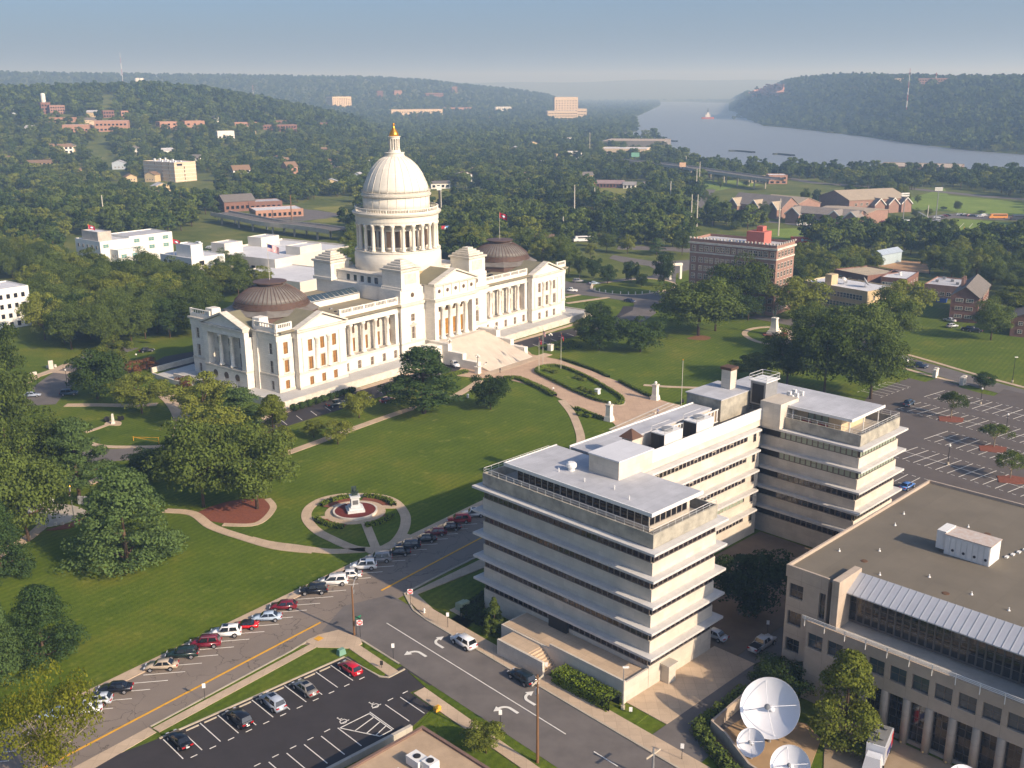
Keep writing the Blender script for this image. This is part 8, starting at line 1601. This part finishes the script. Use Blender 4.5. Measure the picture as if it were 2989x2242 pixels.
# ------------------------------------------------------------------ lamps
GLOBE = mat('lamp_globe', srgb(238, 234, 224), .3, 0)
def lamp_post(label, x, y, h, arms=5, z=.1, base=0.0, group=None):
    t = thing('lamp_post', label, 'lamp post', (x, y, z), CAP_A, group)
    if base: MB().box(-.7, .7, -.7, .7, 0, base).box(-.85, .85, -.85, .85, base, base + .15).obj('pedestal', STONE, t)
    MB().tube((0, 0, base), (0, 0, base + h), .12, .07, 8).obj('post', DARK, t); MB().ball((0, 0, base + h + .25), .26, 10).obj('globe', GLOBE, t, True)
    for k in range(arms - 1): a = 2 * math.pi * k / (arms - 1); MB().tube((0, 0, base + h - .5), (.6 * math.cos(a), .6 * math.sin(a), base + h - .35), .04, n=5).obj('arm', DARK, t); MB().ball((.6 * math.cos(a), .6 * math.sin(a), base + h - .1), .22, 10).obj('globe', GLOBE, t, True)
lx, ly, _z = capl(57.2, -12.5); lamp_post('five globe lamp on the left cheek of the capitol stairs', lx, ly, 3.2, z=4.4); lx, ly, _z = capl(80.3, -12.5); lamp_post('five globe lamp on the right cheek of the capitol stairs', lx, ly, 3.2, z=4.4)
lx, ly = atz(C1, 1087, 1440); lamp_post('five globe lamp on a stone pedestal left of the plaza', lx, ly, 3.4, base=1.9); lx, ly = atz(C1, 1868, 1195); lamp_post('five globe lamp on a stone pedestal right of the plaza', lx, ly, 3.4, base=1.9)
for q, lb in (((1183, 495), 'near stone pier with a single globe at the plaza steps'), ((1555, 325), 'far stone pier with a single globe at the plaza steps')):
    lx, ly = G(ZP, q)[0]; t = thing('lamp_pier', lb, 'lamp pier', (lx, ly, .1), CAP_A); MB().frust(-1.0, 1.0, -1.0, 1.0, 0, 1.2, .15).obj('base', STONE, t); MB().frust(-.7, .7, -.7, .7, 1.2, 4.0, .08).obj('shaft', STONE, t); MB().box(-.8, .8, -.8, .8, 4.0, 4.3).obj('cap', STONE2, t); MB().ball((0, 0, 4.75), .4, 12).obj('globe', GLOBE, t, True)
def light_pole(label, x, y, h, m=DARK, group=None, globe=True):
    t = thing('light_pole', label, 'light pole', (x, y, .1), 0, group); MB().tube((0, 0, 0), (0, 0, h), .09, .06, 6).obj('pole', m, t); MB().lathe([(.3, 0), (.3, .6)], 8).obj('footing', KERB, t)
    (MB().ball((0, 0, h + .15), .28, 8) if globe else MB().box(-.15, .7, -.15, .15, h - .05, h + .12)).obj('lamp', GLOBE, t)
for q, top, lb in (((1635, 590), 395, 'globe light pole at the back of the big lot'), ((1972, 950), 735, 'globe light pole at the right of the big lot'), ((1203, 1390), 1145, 'globe light pole in the middle of the big lot')):
    u, v = Z(2500, 1050, 4.52)(*q); p = at(u, v); light_pole(lb, p.x, p.y, hz(u, v, 1050 + top / 4.52))
u, v = R2(2103, 1475); p = at(u, v); light_pole('dark light pole on the grass slope at the right', p.x, p.y, hz(u, v, R2(0, 1245)[1]), globe=False)
u, v = Z(1350, 1500, 2.765)(1293, 1580); p = at(u, v); light_pole('slim grey light pole at the corner of the office terrace', p.x, p.y, hz(u, v, 1500 + 1245 / 2.765), GREYM, globe=False)
for q, lb in (((480, 165), 'lamp beside the drive left of the south terrace'), ((985, 50), 'white globe lamp among the russet shrub-trees')): gx, gy = G(ZW, q)[0]; light_pole(lb, gx, gy, 3.6)
# ------------------------------------------------------------------ poles, signs, street things
t = thing('corner_pole', 'brown wooden pole with a curved street lamp at the street corner', 'street lamp', (*S1(0, 0), .1), A1); MB().tube((0, 0, 0), (0, 0, 8.2), .17, .12, 8).obj('pole', WOODP, t); MB().path([(0, 0, 7.4), (.8, .3, 8.6), (1.6, .6, 9.1), (2.4, .9, 9.15)], .05, 6).obj('arm', GREYM, t); MB().box(2.3, 3.0, .8, 1.1, 9.05, 9.22).obj('lamp_head', GREYM, t); MB().box(.05, .3, -.2, .2, 7.0, 7.6).obj('transformer', GREYM, t)
SIGNR = mat('sign_red', srgb(196, 36, 44), .5, 0); SIGNW = mat('sign_white', srgb(232, 230, 226), .5, 0); SIGNG = mat('sign_green', srgb(40, 120, 84), .5, 0)
def text_mesh(txt, size, m):
    cu = bpy.data.curves.new('lettering', 'FONT'); cu.body = txt; cu.size = size; cu.align_x = 'CENTER'; cu.align_y = 'CENTER'; cu.extrude = .004; o = bpy.data.objects.new('lettering', cu); COL.objects.link(o)
    me = bpy.data.meshes.new_from_object(o.evaluated_get(bpy.context.evaluated_depsgraph_get())); bpy.data.objects.remove(o); me.materials.clear(); me.materials.append(m); return me
def sign(label, x, y, h, rz, kind='white', group=None):
    t = thing('street_sign', label, 'sign', (x, y, .1), rz, group); MB().tube((0, 0, 0), (0, 0, h), .04, n=6).obj('post', DARK, t)
    if kind == 'enter':
        MB().box(-.45, .45, -.06, -.04, h - .9, h).obj('plate', SIGNW, t); MB().tube((0, -.06, h - .45), (0, -.075, h - .45), .41, n=24).obj('red_disc', SIGNR, t); MB().box(-.3, .3, -.085, -.075, h - .52, h - .38).obj('white_bar', SIGNW, t)
        for tx, dz in (('DO NOT', -.27), ('ENTER', -.63)): o = link('lettering', text_mesh(tx, .17, SIGNW), t, (0, -.08, h + dz)); o.rotation_euler = (math.pi / 2, 0, 0)
    elif kind == 'street': MB().box(-.02, .02, -1.1, .1, h - .25, h).obj('name_plate', SIGNG, t); MB().box(-.1, 1.1, -.02, .02, h - .52, h - .27).obj('name_plate', SIGNG, t)
    else: MB().box(-.22, .22, -.05, -.03, h - .7, h).obj('plate', SIGNW if kind == 'white' else DARK, t)
fc = lambda p: math.atan2(-p[1], -p[0]) + math.pi / 2
for q, h_, kd, lb in (((1025, 432), 2.9, 'enter', 'do not enter sign on the corner in front of the offices'), ((648, 670), 2.9, 'enter', 'do not enter sign beside the wooden corner pole'), ((620, 655), 3.2, 'street', 'street name sign between the corner pole and the do not enter sign'), ((1305, 600), 2.6, 'white', 'small white sign on the sidewalk near the cypress'), ((896, 838), 2.6, 'white', 'small white sign on the verge by the left lot entry'), ((808, 905), 1.2, 'dark', 'low dark sign on the verge above the left lot entry'), ((1700, 1340), 2.4, 'white', 'thin sign post on the verge below the turn arrows')):
    p = atz(C8, *q); sign(lb, *p, h_, fc(p) if kd != 'street' else A1, kd)
p = atz(C7, 1540, 1145); sign('small blue-white sign on the verge beside the street', *p, 2.6, fc(p)); p = atz(Z(1400, 1900, 3.687), 1625, 680); sign('small white sign leaning in the grass by the terrace corner', *p, 1.0, fc(p)); p = atz(Z(1400, 1900, 3.687), 2175, 1175); sign('white sign at the mouth of the service drive', *p, 2.3, fc(p)); p = atz(Z(1400, 1900, 3.687), 718, 235); sign('grey sign at the foot of the terrace steps', *p, 1.6, fc(p)); p = atz(Z(2050, 1540, 2.3557), 447, 730); sign('small sign in the shaded court', *p, 2.2, fc(p))
p = atz(C8, 1128, 490); t = thing('fire_hydrant', 'white fire hydrant on the corner sidewalk', 'hydrant', (*p, .14)); MB().lathe([(.2, 0), (.2, .06), (.13, .1), (.13, .55), (.17, .58), (.12, .72), (.03, .8)], 12).obj('barrel', WHITEP, t); MB().tube((-.24, 0, .45), (.24, 0, .45), .07, n=8).obj('nozzles', WHITEP, t)
p = atz(C8, 1420, 468); GRN = mat('pad_green', srgb(140, 152, 128), .6, .08, 1); t = thing('transformer_box', 'grey-green transformer box on a concrete pad before the offices', 'transformer', (*p, .12), OA); MB().box(-1.7, 1.7, -1.4, 1.4, 0, .12).obj('pad', WALK, t); MB().box(-.9, .9, -.6, .2, .12, 1.5).obj('cabinet', GRN, t); MB().box(-.9, .9, .2, .9, .12, 1.25).obj('rear_cabinet', GRN, t)
p = atz(C8, 505, 802); t = thing('utility_box', 'teal sloped utility box on the verge by the left lot', 'utility box', (*p, .12), LTA); MB().frust(-.6, .6, -.45, .45, 0, .9, .12).obj('cabinet', mat('teal_paint', srgb(112, 150, 130), .6, .05, 1), t)
p = atz(C8, 1225, 1225); tag(MB().box(-.45, .45, -.3, .3, 0, .55).frust(-.48, .48, -.33, .33, .55, .7, .1).obj('yellow_bin', PAINTY, None, False, loc=(*p, .12), rz=LTA), 'yellow grit box at the corner of the left lot wall', 'bin')
p = G(ZL, (1390, 275))[0]; tag(MB().lathe([(.3, 0), (.36, .1), (.36, .9), (.3, 1.05), (.1, 1.15)], 12).obj('trash_can', WHITEP, None, False, loc=(*p, .05)), 'white trash can on the lawn left of the dark magnolia', 'trash can')
t = thing('gate_barrier', 'yellow swing gate barrier at the kerb of the square lawn', 'gate', (*G(ZW, (1140, 605))[0], .1), math.atan2(G(ZW, (970, 585))[0][1] - G(ZW, (1140, 605))[0][1], G(ZW, (970, 585))[0][0] - G(ZW, (1140, 605))[0][0]))
MB().tube((0, 0, 0), (0, 0, 1.6), .09, n=6).obj('post', PAINTY, t); MB().tube((0, 0, 1.5), (7.2, 0, .9), .06, n=6).obj('boom', PAINTY, t); MB().tube((0, 0, .5), (7.2, 0, .9), .06, n=6).obj('boom', PAINTY, t); MB().tube((7.2, 0, 0), (7.2, 0, 1.1), .08, n=6).obj('post', PAINTY, t)
for i, p in enumerate(isl):
    if i % 2 == 0 and p.y < sum(q.y for q in isl) / len(isl) + 6: tag(MB().lathe([(.22, 0), (.22, 1.0), (.26, 1.05), (.1, 1.2)], 8).obj('bollard', STONE, None, False, loc=(p.x, p.y, .2)), 'pale stone bollard round the loop road island', 'bollard', 'bollards of the loop road island')
for q, lb in (((1030, 240), 'left pair gate pier at the big lot entry, far one'), ((1045, 215), 'left pair gate pier at the big lot entry, near the road'), ((1390, 340), 'right pair gate pier at the big lot entry, near one'), ((1413, 320), 'right pair gate pier at the big lot entry, far one')):
    p = G(ZQ, q)[0]; t = thing('gate_pier', lb, 'gate pier', (*p, .1), OA); MB().box(-.5, .5, -.5, .5, 0, 2.0).obj('shaft', STONE, t); MB().frust(-.65, .65, -.65, .65, 2.0, 2.4, .15).obj('cap', STONE2, t)
def utility_pole(label, x, y, h, arm=True, m=WOODP, r=.2, z=0.0, group=None, rz=.6):
    t = thing('utility_pole', label, 'utility pole', (x, y, z), rz, group); MB().tube((0, 0, 0), (0, 0, h), r, r * .6, 8).obj('pole', m, t)
    if arm: MB().box(-1.4, 1.4, -.06, .06, h - .9, h - .7).obj('crossarm', KERB, t)
    return t
p = S2(-41.8, 1.0); u_ = utility_pole('dark utility pole with a crossarm and lamp at the bottom edge of the street', p[0], p[1], 12.5, rz=OA + .25); MB().path([(0, 0, 9.4), (.9, .6, 9.9), (1.6, 1.0, 10.1)], .05, 6).obj('lamp_arm', GREYM, u_); MB().ball((1.75, 1.1, 10.05), .28, 10, .6).obj('lamp_head', WHITEP, u_); MB().lathe([(.22, 9.6), (.22, 10.4), (.1, 10.5)], 10, (.3, .25, 0)).obj('transformer', WHITEP, u_)
p = atz(Z(1400, 1900, 3.687), 1860, 1400); u_ = utility_pole('pale crossarm pole cut by the bottom edge right of the street', p[0], p[1], 4.6, m=GREYM, rz=OA)
STEELP = mat('pale_steel_pole', srgb(190, 184, 170), .6, .05, 1)
for i, (zf, q, top) in enumerate(((Z3, (520, 1450), 1150), (Z3, (693, 1370), 1180), (Z3, (1343, 1370), 1120), (Z3, (1567, 1250), 1010), (Z3, (1593, 1180), 950), (Z3, (1523, 1520), 1240), (Z3, (1573, 1520), 1240), (Z3, (423, 1610), 1430), (Z3, (652, 905), 700), (Z3, (1480, 1010), 905), (Z4, (95, 1600), 1275), (Z4, (1365, 1570), 1325), (Z1, (905, 1520), 1240), (Z2, (1590, 1500), 1170), (Z2, (300, 1455), 1240))):
    u, v = zf(*q); g = ground_hit(u, v); h_ = hz(u, v, zf(0, top)[1]) - 0; utility_pole('tall pale steel power pole rising from the woods', g.x, g.y, h_, False, STEELP if i != 14 else WOODP, .45, g.z, 'steel power poles', 0)
# flags
RED = mat('flag_red', srgb(190, 40, 52), .7, 0); WHT = mat('flag_white', srgb(230, 228, 226), .7, 0); BLU = mat('flag_blue', srgb(40, 50, 100), .7, 0)
def flag(label, x, y, z, h, kind='state', rz=.4, fl=2.6):
    t = thing('flagpole', label, 'flagpole', (x, y, z), rz); MB().tube((0, 0, 0), (0, 0, h), .09, .05, 6).obj('pole', STEELP, t); MB().ball((0, 0, h + .1), .14, 8).obj('finial', GOLD, t)
    if not kind: return t
    fh = fl * .6; nx, nz = 12, 13; b = MB(); V = [(fl * i / nx, .12 * fl * math.sin(i * .9) * (i / nx), h - .1 - fh * j / nz - .35 * fl * (i / nx) ** 1.4) for j in range(nz + 1) for i in range(nx + 1)]
    b.v = V
    for j in range(nz):
        for i in range(nx):
            b.f.append((j * (nx + 1) + i, j * (nx + 1) + i + 1, (j + 1) * (nx + 1) + i + 1, (j + 1) * (nx + 1) + i))
            if kind == 'us': b.m.append(2 if i < 5 and j < 7 else j % 2)
            else: d = abs(i + .5 - nx / 2) / (nx / 2) + abs(j + .5 - nz / 2) / (nz / 2); b.m.append(1 if d < .45 else 2 if d < .75 else 0)
    b.obj('flag', [RED, WHT, BLU], t); return t
lx, ly, lz = capl(14.7, 19.5, 27.6); flag('flagpole with the striped flag on the left copper dome', lx, ly, lz, 10.4, 'us', .2, 3.2); lx, ly, lz = capl(122.3, 19.5, 27.6); flag('flagpole with a red flag on the right copper dome', lx, ly, lz, 9.5, 'state', -.3, 3.0)
flag('flagpole with a red flag on the left white office', *FLAG1, 12, 7.5, 'state', .3, 3.0); flag('flagpole with a red flag on the second white office', *FLAG2, 12, 7.5, 'state', .3, 3.0)
for q, top, kd, lb in (((1745, 1418), 1055, 'state', 'left flagpole at the head of the oval bed'), ((1787, 1362), 975, 'us', 'middle flagpole at the head of the oval bed'), ((1981, 1395), 1015, 'state', 'right flagpole with a hanging red flag by the oval bed')):
    u, v = C1(*q); p = at(u, v); flag(lb, p.x, p.y, .1, hz(u, v, C1(0, top)[1]), kd, -1.2, 1.9)
u, v = Z(0, 1050, 2.458)(535, 1175); p = at(u, v); flag('flagpole with a drooping flag at the memorial', p.x, p.y, .1, hz(u, v, 1050 + 915 / 2.458), 'us', -1.3, 1.8); lx, ly, lz = offl(47.6, 30.5, 21.3); flag('bare white flagpole behind the stair tower of the offices', lx, ly, 0, 33, None)
# ------------------------------------------------------------------ rail containers, billboards, river traffic
def container(label, zf, x0, x1, y, h, col, logo=True, z=1.2):
    a, b = at(*zf(x0, y), z), at(*zf(x1, y), z); an = math.atan2(b.y - a.y, b.x - a.x); L_ = (b - a).length; t = thing('container', label, 'container', (a.x, a.y, z), an, 'containers of the freight train'); MB().box(0, L_, 0, 2.5, 0, h).obj('box', mat('container_%d_%d_%d' % col, srgb(*col), .6, .08, .5), t)
    if logo: MB().tube((L_ * .42, -.03, h * .5), (L_ * .42, .02, h * .5), h * .24, n=16).obj('emblem', SIGNW, t); MB().box(L_ * .5, L_ * .62, -.03, .01, h * .42, h * .58).obj('mark', SIGNW, t)
    for i in range(3): MB().box(L_ * i / 2 * .96, L_ * i / 2 * .96 + L_ * .04, .4, 2.1, -1.2, 0).obj('bogie', DARK, t)
container('orange-red container with a white emblem left of the trees', R2, 65, 306, 188, 3.2, (206, 92, 70)); container('dark container right of the orange-red one', R2, 355, 458, 205, 3.0, (34, 44, 44)); container('green container with an emblem below the sports field', R2, 1700, 1945, 240, 3.0, (44, 96, 74)); container('navy container at the right edge of the train', R2, 2000, 2230, 280, 4.2, (36, 44, 66)); container('orange-red container in front of the green one', R2, 1730, 1880, 272, 2.2, (214, 96, 70)); container('long low green wagon behind the trees', R2, 1385, 1530, 210, 1.6, (40, 84, 66), False)
def billboard(label, zf, x0, x1, y0, y1, z, col, leg=True):
    c = at(*zf((x0 + x1) / 2, y1), z); k = ppm(c); w_ = (x1 - x0) / 2.949 / k; h_ = (y1 - y0) / 2.949 / k; t = thing('billboard', label, 'billboard', (c.x, c.y, 0), math.atan2(c.y, c.x) - math.pi / 2 + .1); MB().box(-w_ / 2, w_ / 2, -.3, .3, z, z + h_).obj('panel', mat('billboard_%d_%d_%d' % col, srgb(*col), .6, .05, .3), t); MB().tube((0, .4, 0), (0, .4, z), .5, n=8).obj('post', DARK, t); return t, w_, h_
t, w_, h_ = billboard('red and blue billboard among trees right of the dome', Z2, 1588, 1655, 1502, 1545, 9, (196, 62, 70)); MB().box(0, w_ / 2, -.36, -.3, 9, 9 + h_).obj('blue_half', mat('billboard_blue', srgb(110, 160, 205), .6, 0), t); MB().ball((0, -.3, 9 + h_ / 2), h_ * .3, 12).obj('white_oval', SIGNW, t)
billboard('green billboard beside the white roofed warehouse', Z3, 1010, 1080, 872, 908, 12, (110, 160, 140)); billboard('tan billboard beside the overpass', Z3, 1425, 1480, 958, 995, 13, (206, 170, 140)); t, w_, h_ = billboard('white lit panel on the tall pole right of the dome', Z2, 1548, 1590, 1160, 1195, 22, (226, 222, 212))
c = at(*Z3(1668, 582), 1.2); k = ppm(c); L_ = 105 / 2.949 / k; t = thing('towboat', 'red and white towboat in mid river', 'boat', (c.x, c.y, 1.2), -.1); MB().prism([(-L_ / 2, -6), (L_ * .42, -6), (L_ / 2, 0), (L_ * .42, 6), (-L_ / 2, 6)], 0, 5).obj('hull', mat('hull_red', srgb(170, 92, 78), .7, .1, .1), t); MB().box(-L_ * .2, L_ * .2, -5, 5, 5, 12).obj('deck_house', WHITEP, t); MB().box(-L_ * .08, L_ * .1, -4, 4, 12, 18).obj('wheelhouse', WHITEP, t); MB().tube((0, 0, 18), (0, 0, 30), 1.2, .5, 6).obj('mast', DARK, t)
for i, (zf, x0, x1, y, lb) in enumerate(((Z3, 1045, 1310, 740, 'low rock dike from the left bank, upper one'), (Z3, 1130, 1400, 772, 'low rock dike from the left bank, lower one'), (Z3, 1850, 2065, 868, 'low rock dike near the overpass'), (Z4, 55, 225, 895, 'row of old timber piles in the river'), (Z3, 1500, 1830, 440, 'thin dark bar across the upper river'), (Z3, 1890, 2040, 572, 'wooded bar near the right bank'))):
    a, b = at(*zf(x0, y - 6), 1.2), at(*zf(x1, y + 6), 1.2); d = (b - a); w_ = 5 + 4 * (i > 3); t = ribbon(MB(), spline([a[:2], (a.lerp(b, .5) + Vector((0, 14, 0)))[:2], b[:2]], 5), w_, 1.0, 3.0).obj('river_dike', mat('dark_rock', srgb(76, 80, 70), .95, .2, .1)); tag(t, lb, 'dike')
for (x, y, s_) in ((970, 690, 1.3), (1000, 755, .9), (1135, 760, 1.5), (1205, 765, 1.5), (1035, 640, 1.6), (975, 625, 1.5), (925, 620, 1.4), (1930, 580, 1.3), (1965, 570, 1.5), (1890, 590, 1.0)):
    c = at(*Z3(x, y), 1.2); o = thing('tree', 'tree standing on a bar at the river', 'tree', (c.x, c.y, 1.0), RNG.uniform(0, 6), 'trees on the river bars'); o.scale = (s_, s_, s_); link('crown', FM[RNG.randrange(4)], o)
CLIFF = mat('pink_cliff_rock', srgb(196, 150, 130), .95, .2, .02)
rng_ = np.random.default_rng(9); cb = MB(); c = ground_hit(*Z3(2060, 385)); e = ground_hit(*Z4(130, 300)); N_ = 26
t = thing('quarry_cliff', 'pale pink quarried cliff face at the left end of the right ridge', 'cliff', (0, 0, 0)); cols = []
for i in range(N_ + 1):
    f_ = i / N_; u = 2198 + (2284 - 2198) * f_; vb = 281 - 8 * f_ + rng_.normal() * 1.2; vt_ = 266 - 22 * math.sin(f_ * 1.9) ** .8 + rng_.normal() * 1.5; g = ground_hit(u, min(vb, 283)); d = Vector(ray(u, 270)).normalized(); k = ppm(g); q = Vector((g.x, g.y)) - Vector((d.x, d.y)) * 90; cols.append([(q.x + rng_.normal() * 6, q.y + rng_.normal() * 10, g.z - 6 + (vb - (vb + (vt_ - vb) * j / 4)) / k) for j in range(5)])
V = [p for c_ in cols for p in c_]; cb.add(V, [(i * 5 + j, (i + 1) * 5 + j, (i + 1) * 5 + j + 1, i * 5 + j + 1) for i in range(N_) for j in range(4)]); top_ = [c_[4] for c_ in cols]
cb.add(top_ + [(p[0] * 1.03, p[1] * 1.03, p[2] - 3) for p in top_], [(i, i + 1, N_ + 2 + i, N_ + 1 + i) for i in range(N_)]); cb.obj('rock_face', CLIFF, t)
p = atz(R1, 1170, 522); t = thing('portal_monument', 'white stone portal monument left of the brick hotel', 'monument', (*p, .1), .3); MB().box(-3, -2, -.6, .6, 0, 6).obj('pillar', STONE, t); MB().box(2, 3, -.6, .6, 0, 6).obj('pillar', STONE, t); MB().box(-3.2, 3.2, -.7, .7, 6, 7).obj('lintel', STONE, t)
p = atz(R2, 1450, 735); t = thing('dumpster', 'blue dumpster behind the brick apartments', 'dumpster', (*p, .1), a_); MB().frust(-1.8, 1.8, -1, 1, 0, 1.6, -.15).obj('bin', mat('blue_bin', srgb(40, 80, 160), .6, .1, 1), t); MB().box(-1.9, 1.9, -1.1, 1.1, 1.6, 1.7).obj('lid', DARK, t)
p = G(ZP, (1772, 355))[0]; t = thing('motorcycle', 'dark motorcycle parked at the right end of the plaza steps', 'motorcycle', (*p, .1), 1.0); MB().box(-.7, .7, -.2, .2, .4, .9).obj('frame', DARK, t)
for s in (-.75, .75): MB().tube((s, -.08, .35), (s, .08, .35), .35, n=14).obj('wheel', TYRE, t)
MB().box(-.6, .1, -.18, .18, .9, 1.02).obj('seat', TRIM, t); MB().tube((.5, -.4, 1.15), (.5, .4, 1.15), .03, n=5).obj('handlebar', DARK, t)
